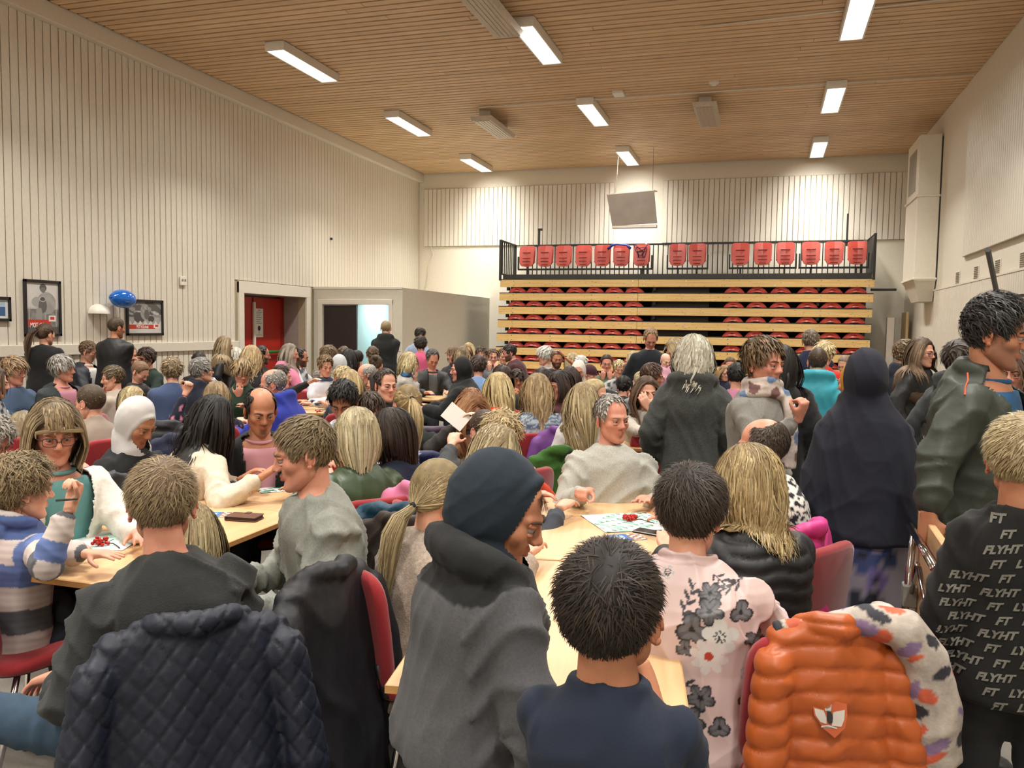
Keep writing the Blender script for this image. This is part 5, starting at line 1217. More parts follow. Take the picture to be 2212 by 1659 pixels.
BLOUSE = flower_paint([(1620, 1212, 24, 'five'), (1622, 1246, 30, 'five'), (1682, 1245, 24, 'rose'), (1640, 1190, 16, 'leaf'), (1655, 1200, 20, 'leaf'), (1590, 1285, 34, 'rose'), (1578, 1325, 20, 'rose'), (1645, 1295, 36, 'white'), (1625, 1335, 38, 'daisy'), (1488, 1235, 26, 'dots'), (1580, 1225, 26, 'leaf'),
    (1455, 1330, 24, 'leaf'), (1478, 1360, 24, 'leaf'), (1560, 1395, 28, 'leaf'), (1612, 1420, 30, 'five'), (1588, 1470, 38, 'six'), (1650, 1475, 22, 'rose'), (1565, 1578, 30, 'five'), (1500, 1480, 26, 'leaf'), (1545, 1530, 30, 'leaf'), (1700, 1370, 18, 'dots'), (1705, 1300, 18, 'five'), (1700, 1420, 20, 'rose'), (1500, 1575, 26, 'leaf'), (1530, 1180, 14, 'dots'), (1640, 1590, 18, 'five'), (1420, 1260, 18, 'rose')], '#cdb4b1', 1560, 1165, .00134)
def blue_stripe_paint(d):
    L = [np.array(lin(c)) for c in ('#4c5f92', '#b9aeab', '#54565c', '#c2b6b0', '#5b6fa3', '#c9bdb8', '#4c5f92', '#b9aeab', '#b9aeab')]; u = np.where(d['sid'] > 0, .40*d['s']-d['tl']+.1, d['tz']+.12); k = np.clip(np.floor(u/.082).astype(int), 0, 8); C = np.array(L)[k]; return C*(1+.10*np.sin(d['tz']*260))[:, None]
def nordic93(d):
    u = np.where(d['sid'] > 0, .50*d['s']-d['tl'], d['tz'])/d['s']; v = d['v']; a = np.sin(v[:, 1]*150)*np.sin(v[:, 2]*140)+.6*np.sin(v[:, 0]*120+v[:, 2]*130); band = (np.floor(u/.035).astype(int) % 2) == 0
    W_, K_, Bl = np.array(lin('#d8d4cb')), np.array(lin('#14151d')), np.array(lin('#1b2647')); C = np.where((np.where(band, a > .15, np.sin(v[:, 1]*95+v[:, 2]*60)*np.sin(v[:, 2]*95-v[:, 1]*60) > .1))[:, None], K_, W_); return np.where((u < .30)[:, None], Bl, C)
def hearts(d):
    C = d['C'].copy(); v = d['v']; sp = .085; 
    q = np.stack([(v[:, 0]+v[:, 1]) % sp-sp/2, v[:, 2] % sp-sp/2], 1); C[(np.hypot(q[:, 0], q[:, 1]) < .017)] = lin('#d98aa6'); return C
BL, LB, DB, BR, GY, BK = ('#a98f5e', '#dcc98f', '#6e5634'), ('#c5aa6c', '#ead9a0', '#8a6e42'), ('#2a1e18', '#4a382c', '#1c1410'), ('#5a4430', '#8a6c4a', '#3c2c20'), ('#8e8880', '#c4beb2', '#6e6860'), ('#17120f', '#2e2622', '#0e0b09')
DBL = ('#7d6541', '#b39a68', '#57442c')
H = lambda st, c, w_=1.0: (st, c[0], c[1], c[2], w_)
Pn = person
P1 = {}
# --- nearest people
P1['dark'] = Pn('man seen from behind in charcoal sweater over white tee, hand on knee', 350, 988, 2.28, 'sit', 186, look=176, lean=6, side=-4, pitch=6, skin='pink', hair=H('short', ('#7a6040', '#b09868', '#5c472e')), build=1.10,
    top=dict(kind='knit', col='#2a2c2c', off=.012, vox=.0085, fold=.017), shirt='#e8e6e0', legs=('#33485c', 'denim'), arms={'l': ('px', 140, 1455, 2.30), 'rest': 'lap', 'lpole': (-.15, -.9, -.35)}, hands={'l': 'relax', 'r': 'relax', 'ldir': (-.75, .5, -.35), 'lup': (0, .2, 1)},
    legpose={-1: ((-.52, .16, .60), (-.50, .22, .09)), 1: ((.16, .42, .55), (.16, .40, .09))}, chr_='red chair under the quilted navy coat, seating the charcoal-sweater man')
P1['grey'] = Pn('man in profile facing left in light grey sweatshirt and olive trousers', 645, 900, 2.85, 'sit', -78, look=-86, lean=10, pitch=12, skin='pink', hair=H('short', ('#77613f', '#a38a5e', '#5a4830')), build=1.12,
    top=dict(kind='melange', col='#8b8d86', off=.014, fold=.021), legs='#4b4c2e', arms={'l': (-.10, .34, .70), 'r': (.10, .36, .72)}, chr_=False)
P1['pony'] = Pn('woman with low blonde ponytail in beige chunky knit sweater', 958, 990, 2.95, 'sit', 126, look=134, lean=16, pitch=14, hair=H('lowtail', ('#97804f', '#cdb682', '#6e5a38')), top=dict(kind='wool', col='#9b8d80', off=.02, fold=.010), arms='table', kid=1.0, chr_='bare red chair back beside the low blonde ponytail')
P1['hood'] = Pn('youngster walking past in dark blue hood and grey jacket, bent forward', 1124, 996, 1.92, 'stand', 118, look=78, lean=13, pitch=22, skin='tan', kid=.98, hat='hood', hair=H('short', ('#3f2c1e', '#6a4c34', '#2c1f16'), .6), build=1.3, top=dict(kind='melange', col='#4b4b4e', hatcol='#152330', hood=1.25, off=.030, fold=.016, hem=-.12, paint=lambda d: np.where(((np.linalg.norm(d['v']-d['N'], axis=1) < .185) & (d['tz'] > .42*d['s']))[:, None], np.array(lin('#17181a')), d['C'])), legs='#15171c', arms={'r': (.26, .10, .62), 'l': (-.2, .3, .72)})
P1['boy'] = Pn('dark-haired boy in navy tee seen from behind, hand at his mouth', 1316, 1172, 1.36, 'stand', 168, look=160, lean=4, pitch=-6, skin='tan', kid=.96, hair=H('short', ('#1f1712', '#44362c', '#15100c'), .9), top=dict(kind='cotton', col='#101c30', off=.010, vox=.0075, fold=.007), legs='#20242c', arms='chin', hands='relax', build=1.0)
P1['blouse'] = Pn('woman with short dark hair in pale pink floral blouse', 1500, 1010, 2.40, 'sit', 172, look=160, lean=8, pitch=10, hair=H('shortf', ('#2c211b', '#57463a', '#1c1512')), build=1.12, bust=.03, top=dict(kind='satin', col='#cdb4b1', off=.020, vox=.0042, fold=.014, collar='shirt', paint=BLOUSE, name='blouse'), legs='#17181c', arms='table', chr_=False)
P1['puff'] = Pn('woman with wavy golden hair in black puffer jacket', 1608, 966, 2.85, 'sit', -150, look=-140, lean=12, pitch=14, hair=H('wavymid', ('#a8894c', '#dcc486', '#6e5630')), top=dict(kind='shell', col='#121316', off=.028, puff=.014, pitch=.05, fold=.005), arms='table', chr_=False)
P1['nord'] = Pn('balding man with glasses in black and white patterned sweater, profile left', 1648, 900, 3.5, 'sit', -88, look=-95, lean=12, pitch=4, skin='pink', hair=H('balding', ('#4a3c30', '#6a5848', '#3a2e26')), glasses='#28282a', beard=('#6a5244', .35, 'full'), build=1.15, top=dict(kind='knit', col='#1b2647', off=.014, vox=.0085, paint=nordic93), arms='table', chr_=False)
P1['mang'] = Pn('grey-haired man in pale grey sweatshirt facing the camera', 1322, 852, 4.35, 'sit', 8, look=34, lean=-4, pitch=2, skin='pink', hair=H('crop', GY), build=1.15, belly=.05, top=dict(kind='melange', col='#aaa9a0', off=.014, fold=.018), arms={'r': ('px', 1268, 1062, 4.05), 'l': ('px', 1405, 1082, 4.1)}, hands={'l': 'relax', 'r': 'grip', 'rdir': (.5, .8, .1)})
P1['tall'] = Pn('tall dark-haired man in grey jacket over blue shirt carrying folded table', 2164, 643, 2.95, 'stand', 78, look=84, lean=3, pitch=10, skin='tan', hair=H('quiff', ('#1d1918', '#57524e', '#141110')), build=1.08, beard=('#6f584c', .5, 'full'), top=dict(kind='shell', col='#30362f', off=.024, fold=.012, open=.42, collar='high', hem=-.12, hood=.8), shirt='#14507e', legs=('#3b5470', 'denim'), al=.80, arms={'r': ('px', 2008, 1112, 2.80), 'l': (-.24, .15, .9)}, hands={'r': 'grip', 'l': 'relax', 'rdir': (0, .15, -1), 'rup': (1, 0, 0)})
P1['text'] = Pn('blond boy in black sweater covered with slanted grey capital lettering', 2216, 893, 2.12, 'stand', -172, look=176, lean=2, pitch=4, skin='tan', kid=.95, hair=H('short', ('#a48a58', '#dcc892', '#7a6238'), .9), top=dict(kind='cotton', col='#080808', off=.022, fold=.010, hem=-.12), legs='#101114', arms={'l': (-.20, .04, .62), 'r': (.20, .04, .62)}, build=.80)
P1['khimar'] = Pn('woman seen from behind in long navy khimar over floral skirt', 1872, 757, 3.55, 'stand', 182, lean=2, pitch=6, hat='khimar', top=dict(kind='cotton', col='#0d1020', off=.012, hatcol='#0e1122', fold=.006), legs='#1a1c26', arms='cross', build=1.0)
P1['white'] = Pn('woman with white wavy hair in dark grey wool coat with wide hood', 1500, 728, 4.95, 'stand', 178, lean=2, pitch=6, hair=H('wavybob', ('#b5ad94', '#e6e0cc', '#9a917a')), lod=0, top=dict(kind='wool', col='#3a3d3a', off=.028, hood=1.15, coat=.42, fold=.010), legs='#1b1c20', arms='down')
def scarf_p(v, c):
    C = np.tile(np.array(lin('#b5a8a0')), (len(v), 1)); n_ = np.sin(v[:, 0]*38)*np.sin(v[:, 2]*33+1.5*np.sin(v[:, 1]*30)); C[n_ > .45] = lin('#5c7494'); C[n_ < -.55] = lin('#6a4a48'); return C
P1['scarf'] = Pn('brown-haired woman in grey sweater and patterned scarf, hand raised, smiling', 1652, 730, 4.2, 'stand', 58, look=52, lean=2, pitch=4, skin='pink', hair=H('shortf', ('#5d4426', '#96764a', '#432f1a')), build=1.1, bust=.03, top=dict(kind='melange', col='#7c7a75', off=.014), scarf=('#b5a8a0', scarf_p, 1), legs='#22242a', arms={'r': ('px', 1722, 905, 3.95), 'rest': 'down'}, hands={'r': 'grip', 'l': 'relax', 'rdir': (.1, .35, .9), 'rup': (0, 1, -.3)})
P1['glass'] = Pn('woman with brown bob and glasses in white cardigan over teal top', 118, 866, 3.32, 'sit', 22, look=10, lean=2, pitch=14, skin='pink', hair=H('fbob', ('#7d6440', '#c2a874', '#4e3c28')), glasses='#3a2420', bust=.04, build=1.05, top=dict(kind='knit', col='#d9d4cb', off=.020, open=.36, name='cardigan'), shirt='#5f9494', arms='table')
P1['strip'] = Pn('curly fair boy in blue and white striped hoodie holding a pen', 50, 984, 2.98, 'sit', 118, look=104, lean=4, pitch=6, kid=.92, hair=H('curly', ('#7f6843', '#ab9160', '#5c482e'), .8), top=dict(kind='cotton', col='#8a90a8', off=.014, hood=.8, fold=.009, vox=.0065, paint=blue_stripe_paint), legs=('#1c2230', 'denim'), arms={'r': ('px', 150, 1098, 2.78), 'l': ('px', 190, 1196, 2.92)}, hands={'r': 'grip', 'l': 'flat', 'rdir': (0, .3, 1)}, chr_='red chair with low seat under the striped boy')
P1['hijab'] = Pn('woman in white hijab and black top looking down', 312, 864, 4.25, 'sit', 40, look=46, lean=8, pitch=28, skin='tan', hat='hijab', top=dict(kind='cotton', col='#0f1013', hatcol='#c4c2c2', drape=0, off=.014), arms='fold')
P1['cream'] = Pn('long dark-haired woman in cream knit cardigan reaching across the table', 472, 854, 4.35, 'sit', 118, look=104, lean=24, pitch=14, skin='tan', hair=H('vlong', BK), top=dict(kind='knit', col='#cfc2ae', off=.016, hem=.12, name='cardigan'), legs='#0f1012', arms={'r': ('px', 565, 1030, 4.1), 'l': ('px', 520, 1035, 4.3)})
P1['pinkshirt'] = Pn('balding man with goatee in black blazer over pink shirt', 566, 838, 4.45, 'sit', 6, look=14, lean=10, pitch=18, skin='tan', hair=H('balding', BK), build=1.15, belly=.03, beard=('#2a201c', .75, 'goatee'), top=dict(kind='wool', col='#0f1012', off=.018, open=.30, name='blazer', fold=.006), shirt='#c58f9b', arms='table')
P1['blob'] = Pn('woman with straight blonde bob in shiny green bomber jacket', 770, 884, 3.95, 'sit', -160, look=-168, lean=8, pitch=10, hair=H('bob', ('#b8a675', '#e8dcb0', '#6e5a3a'), 1.15), top=dict(kind='satin', col='#2c3f1e', off=.022, fold=.013, name='bomber_jacket'), arms='table')
P1['navyw'] = Pn('woman with dark bob in navy sweater beside the green bomber jacket', 838, 884, 4.25, 'sit', -140, look=-115, lean=10, pitch=12, skin='pink', hair=H('bob', DB), top=dict(kind='knit', col='#141b33', off=.014), arms='table')
Pn('small blonde child leaning on the near table, behind the charcoal sweater', 415, 1085, 2.72, 'sit', 170, look=172, lean=18, pitch=20, kid=.85, hair=H('long', BL), top=dict(kind='cotton', col='#9aa39a', off=.010), arms={'l': (-.2, .22, .76), 'r': (.2, .05, .6)}, chr_=False, hz=.62)
# --- left back group
Pn('older woman with reddish curls and glasses in blue blouse, arms folded', 30, 772, 7.5, 'sit', 38, look=52, pitch=6, skin='pink', hair=H('pixie', ('#96744c', '#c09c6c', '#7a5c3a')), glasses='#6a5a50', bust=.05, build=1.2, belly=.05, lod=0, top=dict(kind='cotton', col='#42556f', off=.014), arms='fold')
Pn('person at the left edge in dark patterned cardigan', -12, 792, 6.6, 'sit', 80, hair=H('bob', BR), top=dict(kind='knit', col='#23283a', paint=check('#23283a', '#9fa4a6')), arms='table')
Pn('girl with brown ponytail and black sweater standing by the poster', 100, 698, 9.6, 'stand', 155, look=130, pitch=8, hair=H('ponytail', ('#4e3828', '#7a5c42', '#3a281c')), top=dict(kind='wool', col='#0d0d0f', off=.03), arms='cross', lod=1)
Pn('older grey-haired woman in slate fleece over pink floral top', 132, 768, 7.8, 'sit', 42, look=68, pitch=0, skin='pink', hair=H('pixie', GY), bust=.04, build=1.2, lod=0, top=dict(kind='knit', col='#2f3638', off=.02, open=.34, name='fleece'), shirt='#c58a9c', arms='lap')
Pn('man in navy zip jacket and white shirt smiling down', 196, 737, 10.2, 'sit', 60, look=72, pitch=18, hair=H('short', ('#6e5236', '#94744e', '#4e3a26')), lod=1, top=dict(kind='shell', col='#191d29', off=.02, open=.3), shirt='#d8d6d4', arms='table')
Pn('balding man standing in black bomber jacket before the wide poster', 254, 685, 10.0, 'stand', 145, look=120, pitch=10, skin='tan', hair=H('buzz', ('#54422f', '#6e5840', '#443424')), build=1.1, lod=0, top=dict(kind='shell', col='#0e0f12', off=.026, fold=.012), arms='cross', legs='#14161a')
Pn('bald man in blue collar half hidden behind the black bomber jacket', 282, 744, 11.0, 'sit', 30, look=35, pitch=14, hair=H('buzz', ('#a58a72', '#b59a80', '#957a62')), top=dict(kind='cotton', col='#25304e'), arms='table')
Pn('boy in pale sweatshirt facing left, hands at his face', 241, 789, 7.9, 'sit', -120, look=-92, pitch=8, kid=.95, hair=H('short', ('#5f4c32', '#8c7450', '#463624')), lod=1, top=dict(kind='cotton', col='#b5a89c'), arms='mouth')
Pn('boy with tousled dark brown hair and dark green top', 312, 754, 10.3, 'sit', -40, look=-55, pitch=16, kid=.96, hair=H('curly', ('#35261c', '#57412e', '#261a13')), top=dict(kind='cotton', col='#15261e'), arms='table', lod=1)
Pn('boy with ginger crew cut and black jacket looking down', 313, 783, 9.0, 'sit', 60, look=55, pitch=34, kid=.96, hair=H('buzz', ('#8a6440', '#a87e54', '#6e4e32')), top=dict(kind='shell', col='#15161a', off=.02), arms='table', lod=1)
Pn('woman with curly light brown hair and blue sweater, back turned', 372, 776, 8.7, 'sit', 178, pitch=12, lean=14, hair=H('curly', ('#826845', '#b0966a', '#5e4a30')), build=1.15, top=dict(kind='knit', col='#3c4c6e', off=.016), arms='table', lod=1)
Pn('dark-haired youth in black jacket with white shoulder stripes', 431, 760, 10.4, 'sit', 165, pitch=6, hair=H('short', DB), top=dict(kind='shell', col='#101114', paint=lambda d: np.where(((d['sid'] > 2) & (np.sin(d['fy']*220) > .2))[:, None], np.array([.6, .6, .6]), d['C'])), arms='table')
Pn('woman with short grey hair and glasses in navy hooded jacket', 432, 774, 8.5, 'sit', 128, look=100, pitch=-4, hair=H('shortf', ('#7a756e', '#b4afa6', '#57524c')), glasses='#1c1c22', top=dict(kind='cotton', col='#161c2e', hood=.9), arms='table', lod=1)
Pn('girl in navy sweater dotted with pink hearts, arm raised', 468, 826, 6.5, 'sit', 172, look=176, kid=.95, hair=H('bob', ('#8f7446', '#bd9f68', '#6e5632'), 1.1), lod=0, top=dict(kind='knit', col='#11162a', paint=hearts), arms={'l': ('px', 400, 852, 6.3), 'rest': 'table'}, hands='grip')
Pn('girl with long fair hair in black hooded jacket by the red door', 487, 726, 11.0, 'stand', 88, look=84, kid=.96, hair=H('long', ('#907650', '#c9ae7c', '#6e5838')), top=dict(kind='shell', col='#121216', hood=.8, off=.02), lod=1, arms='down')
Pn('person with bright white blurred hair behind the fair girl', 509, 752, 12.2, 'sit', 175, hair=H('wavybob', ('#c6bfae', '#ece7da', '#b0a898')), top=dict(kind='knit', col='#3d3d40'), arms='table')
Pn('woman with big curly golden hair, back turned, near the red door', 543, 749, 10.0, 'sit', 178, hair=H('curlylong', ('#b8955a', '#e4c88c', '#8a6c3e'), 1.1), top=dict(kind='knit', col='#28282c'), arms='table', lod=0)
Pn('woman with short fair hair and glasses in dark green sweater', 524, 777, 8.1, 'sit', 8, look=8, pitch=14, skin='pink', hair=H('pixie', ('#97794a', '#c8aa72', '#6e5634')), glasses='#8a6a50', bust=.04, build=1.1, lod=0, top=dict(kind='knit', col='#1b3323', collar='high'), arms='chin')
Pn('bearded man in profile before the red door', 567, 746, 11.0, 'sit', 92, look=92, pitch=6, skin='tan', hair=H('crop', DB), beard=('#2a1e18', .9, 'full'), top=dict(kind='cotton', col='#1a1a1d'), arms='table')
Pn('girl with long ash-blonde hair in pink hoodie facing right', 628, 742, 10.2, 'sit', 105, look=78, pitch=8, kid=.97, hair=H('long', ('#8c7c68', '#c2b49c', '#6a5c4c')), top=dict(kind='cotton', col='#d77f9c', hood=.9), arms='table', lod=0)
Pn('bearded man in white patterned hoodie beside the pink hoodie', 651, 752, 11.2, 'sit', 70, look=75, skin='tan', hair=H('crop', DB), beard=('#32251d', .9, 'full'), top=dict(kind='cotton', col='#b8bcc4', paint=blot('#c4c6ca', ['#4a4e58'])), arms='table')
Pn('balding grey man with glasses in royal blue hoodie, bent to the left', 583, 796, 6.5, 'sit', -128, look=-98, lean=18, pitch=14, skin='pink', hair=H('balding', ('#8d867c', '#b4aea4', '#76706a')), glasses='#3a3034', build=1.25, lod=0, top=dict(kind='cotton', col='#1d2b8c', hood=1.15, off=.02, fold=.012), arms='table')
Pn('boy with dark brown hair looking right beside the blue hoodie', 610, 788, 8.8, 'sit', 90, look=80, kid=.95, hair=H('short', ('#3e2c1f', '#634a36', '#2c1f16')), top=dict(kind='cotton', col='#c8c8c8', col2='#141518', paint=lambda d: np.where((d['sid'] > 0)[:, None], np.array([.01, .01, .012]), d['C'])), arms={'r': ('px', 700, 812, 8.4), 'rest': 'table'}, lod=1)
Pn('man with cropped brown hair in taupe sweater, back to the camera', 192, 829, 5.65, 'sit', -155, look=-135, lean=10, hair=H('buzz', ('#5a4632', '#7c6448', '#463626')), build=1.12, lod=0, top=dict(kind='cotton', col='#8e8074', off=.018, collar='high'), arms='table')
Pn('small blonde girl in navy behind the white hijab', 290, 836, 6.9, 'sit', 78, look=66, kid=.92, pitch=10, hair=H('bob', LB), top=dict(kind='knit', col='#131828'), arms='table', lod=1)
Pn('person with ash-blonde bob behind the woman in the white cardigan', 50, 890, 5.7, 'sit', 178, hair=H('bob', ('#8e7a56', '#b8a276', '#6c5a3e')), top=dict(kind='knit', col='#1c1a1c'), arms='table', lod=1)
Pn('grey-haired man in red shirt cut by the left edge, looking down', -2, 904, 4.5, 'sit', 60, look=38, pitch=30, skin='pink', hair=H('curly', ('#8c8478', '#b8b0a2', '#6e675c'), .6), glasses='#555555', lod=0, top=dict(kind='cotton', col='#7c1c1c'), arms='table')
Pn('teenage boy with black quiff in white and grey top, eyes down', 738, 829, 5.2, 'sit', 4, look=-16, pitch=26, skin='olive', hair=H('quiff', BK), lod=0, top=dict(kind='knit', col='#b4b6bc'), arms='table')
Pn('girl with very long honey ponytail in dark green top', 880, 829, 5.2, 'sit', 176, look=-166, lean=6, pitch=4, hair=H('ponytail', ('#8d7340', '#d1b472', '#5c472c')), lod=0, top=dict(kind='cotton', col='#1b231f'), arms='table')
Pn('small brown-haired boy eating beside the man in black tee', 810, 848, 5.9, 'sit', 76, look=64, pitch=22, kid=.88, hair=H('mop', ('#3a281c', '#5e4632', '#2a1d14'), .6), lod=0, top=dict(kind='cotton', col='#3e5682'), arms='table')
Pn('man with short brown hair in black tee looking to the right', 834, 796, 6.5, 'sit', 18, look=28, pitch=6, hair=H('crop', ('#3a2c20', '#57432f', '#2c2018')), lod=0, top=dict(kind='cotton', col='#17181b', off=.008), arms='table')
Pn('woman with long straight blonde hair, back turned, beyond the teenage boy', 757, 798, 7.5, 'sit', 176, hair=H('long', ('#b39558', '#e2c88a', '#7a6238')), lod=0, top=dict(kind='cotton', col='#3a3f4c'), arms='table')
Pn('dark-haired woman with glasses behind the man in black tee', 812, 806, 8.0, 'sit', -70, look=-86, hair=H('long', DB), glasses='#222226', top=dict(kind='knit', col='#191a1e'), arms='table', lod=1)
Pn('bald man with grey sides and glasses facing left', 789, 784, 8.6, 'sit', -110, look=-80, skin='pink', hair=H('balding', ('#9a938a', '#b8b2a8', '#857e76')), glasses='#2a2a2c', top=dict(kind='cotton', col='#2a3140'), arms='table', lod=1)
Pn('boy with tousled blond hair in white patterned top facing left', 738, 790, 8.9, 'sit', -80, look=-75, kid=.92, pitch=8, hair=H('mop', LB, .6), top=dict(kind='cotton', col='#c9cbd0', paint=blot('#c9cbd0', ['#333844'], 40, .3)), arms='table', lod=1)
Pn('boy in white polo shirt with navy collar, arms crossed', 704, 769, 9.5, 'sit', 12, look=22, pitch=12, kid=.94, hair=H('quiff', ('#75562f', '#a88452', '#57401f')), top=dict(kind='cotton', col='#c9cbd4', col2='#1a2038', sleeve=.5, paint=lambda d: np.where((d['tz'] > .49*d['s'])[:, None], np.array(lin('#1a2038')), d['C'])), arms='fold', lod=1)
Pn('child in pale grey hood, back turned', 733, 767, 9.8, 'sit', 176, kid=.95, hat='hood', top=dict(kind='cotton', col='#b0b2b4', hatcol='#b4b6b8'), arms='table')
Pn('woman with long black hair beyond the pale grey hood', 754, 754, 10.3, 'sit', 170, hair=H('long', BK), top=dict(kind='knit', col='#18181c'), arms='table', lod=1)
Pn('brown-haired woman in nordic sweater by the dark doorway', 712, 747, 11.0, 'sit', 150, look=120, hair=H('mop', ('#6a5030', '#96764a', '#4c3820')), top=dict(kind='knit', col='#8c8272', paint=stripes(('#8c8272', '#3c3a38', '#a09684', '#57524c'), .02)), arms='table', lod=1)
Pn('man with dark cap and beige jacket before the pale doorway', 764, 757, 11.4, 'sit', -165, look=-120, pitch=24, skin='tan', hair=H('buzz', DB), top=dict(kind='cotton', col='#7c7266'), arms='table')
Pn('brown-haired youth in green grey jacket below the black hoodie', 805, 748, 11.7, 'sit', 178, hair=H('short', ('#5c442c', '#86684a', '#40301f')), top=dict(kind='shell', col='#43463f', off=.02), arms='table')
Pn('woman with hair in a bun and checked black scarf', 812, 766, 10.6, 'sit', 176, hair=H('bun', ('#4a3624', '#725438', '#342618')), top=dict(kind='knit', col='#5a5e60', paint=check('#17181a', '#b0b4b8', 90)), arms='table')
Pn('boy with cropped blond hair standing in black hoodie, back turned', 834, 692, 13.0, 'stand', 172, kid=.97, hair=H('buzz', ('#a28a60', '#c4ac80', '#8a7450')), top=dict(kind='cotton', col='#0e1311', hood=1.0, off=.026), arms='cross', lod=1, legs='#15181c')
Pn('man in pale blue shirt standing with bowed head by the grey wall', 915, 710, 14.0, 'stand', 150, look=110, pitch=34, lean=8, skin='tan', hair=H('crop', DB), top=dict(kind='cotton', col='#8b99b0', collar='shirt'), arms='down', lod=1)
Pn('woman in bright pink top with dark bob by the grey wall', 909, 727, 13.3, 'stand', 176, hair=H('mop', DB), top=dict(kind='cotton', col='#c9577c'), arms='down', lod=1)
Pn('blonde woman in pale sweater and blue scarf, hands clasped at her mouth', 887, 761, 10.0, 'sit', 82, look=84, pitch=12, hair=H('wavybob', LB, .6), lod=0, top=dict(kind='knit', col='#aaa59c', off=.014), scarf=('#2f5a80', blot('#2f5a80', ['#7fa8c8', '#182a44'], 40, .4), 0), arms='mouth', build=1.05)
Pn('man with grey temples in black jacket looking down', 937, 756, 10.6, 'sit', 12, look=18, pitch=30, skin='pink', hair=H('crop', ('#4c443c', '#77706a', '#3c3630')), lod=1, top=dict(kind='shell', col='#141414', off=.024, open=.2), shirt='#55585a', arms='table')
Pn('woman in black hooded coat in profile facing left', 996, 771, 8.4, 'sit', -100, look=-84, pitch=4, skin='pink', hat='hijab', build=1.3, lod=0, top=dict(kind='wool', col='#0a0b0d', hatcol='#0b0c0e', off=.035, coat=None, hood=.8), arms='table')
Pn('woman with brown fringe in dark grey near the grey wall', 979, 748, 12.4, 'sit', -30, look=-62, hair=H('fbob', ('#7c5f3c', '#a8885c', '#5c4428')), top=dict(kind='knit', col='#34353a'), arms='table')
Pn('woman with curly light brown hair, back turned, far middle', 1000, 749, 12.0, 'sit', 176, hair=H('curlylong', ('#7d6746', '#ab9166', '#5e4b32'), .8), top=dict(kind='knit', col='#232634'), arms='table')
Pn('blonde woman in pink far back near the corner', 1012, 741, 13.6, 'sit', -18, look=-15, hair=H('bob', LB), top=dict(kind='cotton', col='#cf6f86'), arms='table')
Pn('man with swept brown hair in cream sweater, far middle', 1040, 750, 12.8, 'sit', 12, look=8, hair=H('quiff', ('#4a3524', '#745438', '#34261a')), top=dict(kind='knit', col='#b8aea0'), arms='table')
Pn('boy in grey with both hands at his mouth', 1065, 753, 12.3, 'sit', -6, look=6, kid=.95, hair=H('short', ('#5e4630', '#83674a', '#453422')), top=dict(kind='cotton', col='#6f7276'), arms='mouth')
Pn('dark-bearded man in maroon sweater bent over the table', 1097, 743, 12.0, 'sit', -100, look=-82, lean=26, pitch=16, skin='pink', hz=.72, hair=H('short', DB, .7), beard=('#3a2a22', .85, 'full'), build=1.2, top=dict(kind='knit', col='#3c1a20', off=.018), arms='table', lod=1)
Pn('woman with dark brown bob in light blue shirt, back turned', 1034, 768, 9.8, 'sit', 176, hair=H('mop', ('#3a291f', '#5e4634', '#2a1d15'), .8), top=dict(kind='cotton', col='#6f8cb4'), arms='table', lod=1, lean=14)
Pn('woman with long brown hair in cream sweater facing left', 1013, 777, 10.4, 'sit', -150, look=-120, hair=H('long', BR), top=dict(kind='knit', col='#c4b49c'), arms='table', lod=1)
Pn('blonde with long hair sweeping left over orange jacket', 1072, 805, 6.5, 'sit', -150, look=-140, lean=14, pitch=12, hair=H('long', ('#c2a660', '#ecd898', '#8a6e3c'), 1.15), lod=0, top=dict(kind='shell', col='#d0401c', off=.02), arms='table')
Pn('woman with dark brown fringe in black, beyond the orange jacket', 1088, 790, 8.0, 'sit', 30, look=28, skin='pink', hair=H('fbob', ('#33211a', '#553a2e', '#261813')), lod=1, top=dict(kind='knit', col='#0f1411', off=.03), arms='table')
Pn('dark-haired child with hand at the chin beside the brown fringe', 1117, 797, 9.0, 'sit', 12, look=16, kid=.9, skin='tan', hair=H('mop', ('#2f211a', '#4e382c', '#221813'), .6), top=dict(kind='cotton', col='#a85a34'), arms='chin')
Pn('woman with wavy honey hair in blue and grey nordic sweater', 1160, 808, 6.35, 'sit', -168, look=-165, lean=6, hair=H('wavy', ('#9c7f4c', '#cfb078', '#75592f')), lod=0, top=dict(kind='knit', col='#2c2530', off=.018, paint=yoke('#a9b4c0', '#4e5f78', '#2c2530', .26)), arms='table')
Pn('woman with glasses and long dark brown hair in maroon, turning left', 1208, 802, 7.2, 'sit', -120, look=-58, hair=H('fbob', ('#2e1f1a', '#4c362d', '#221713'), 1.15), glasses='#4a3a36', lod=0, top=dict(kind='knit', col='#3d1519'), arms='table', skin='pink')
Pn('dark-haired person behind the glasses woman', 1172, 797, 8.6, 'sit', 176, hair=H('mop', DB), top=dict(kind='knit', col='#2a1518'), arms='table')
Pn('woman with long dark hair in purple, back turned', 1232, 791, 8.7, 'sit', 174, hair=H('long', ('#35251f', '#57423a', '#261a15')), top=dict(kind='shell', col='#5a2466', off=.02), arms='table', lod=1)
Pn('white-haired woman with glasses in beige coat facing left', 1176, 749, 11.5, 'sit', -62, look=-72, hair=H('pixie', ('#c8c4ba', '#eeebe2', '#b0aca2')), glasses='#333333', top=dict(kind='cotton', col='#b8ada0', collar='shirt', off=.02), arms='table', lod=1)
Pn('bald bearded man in dark tee with his arm raised to his head', 1203, 755, 11.2, 'sit', 18, look=14, skin='tan', hair=H('buzz', ('#6a5240', '#7c6350', '#5a4434')), beard=('#2c201a', .95, 'full'), build=1.1, top=dict(kind='cotton', col='#1c262e', sleeve=.5), arms={'l': ('px', 1216, 768, 11.0), 'rest': 'table'}, lod=1)
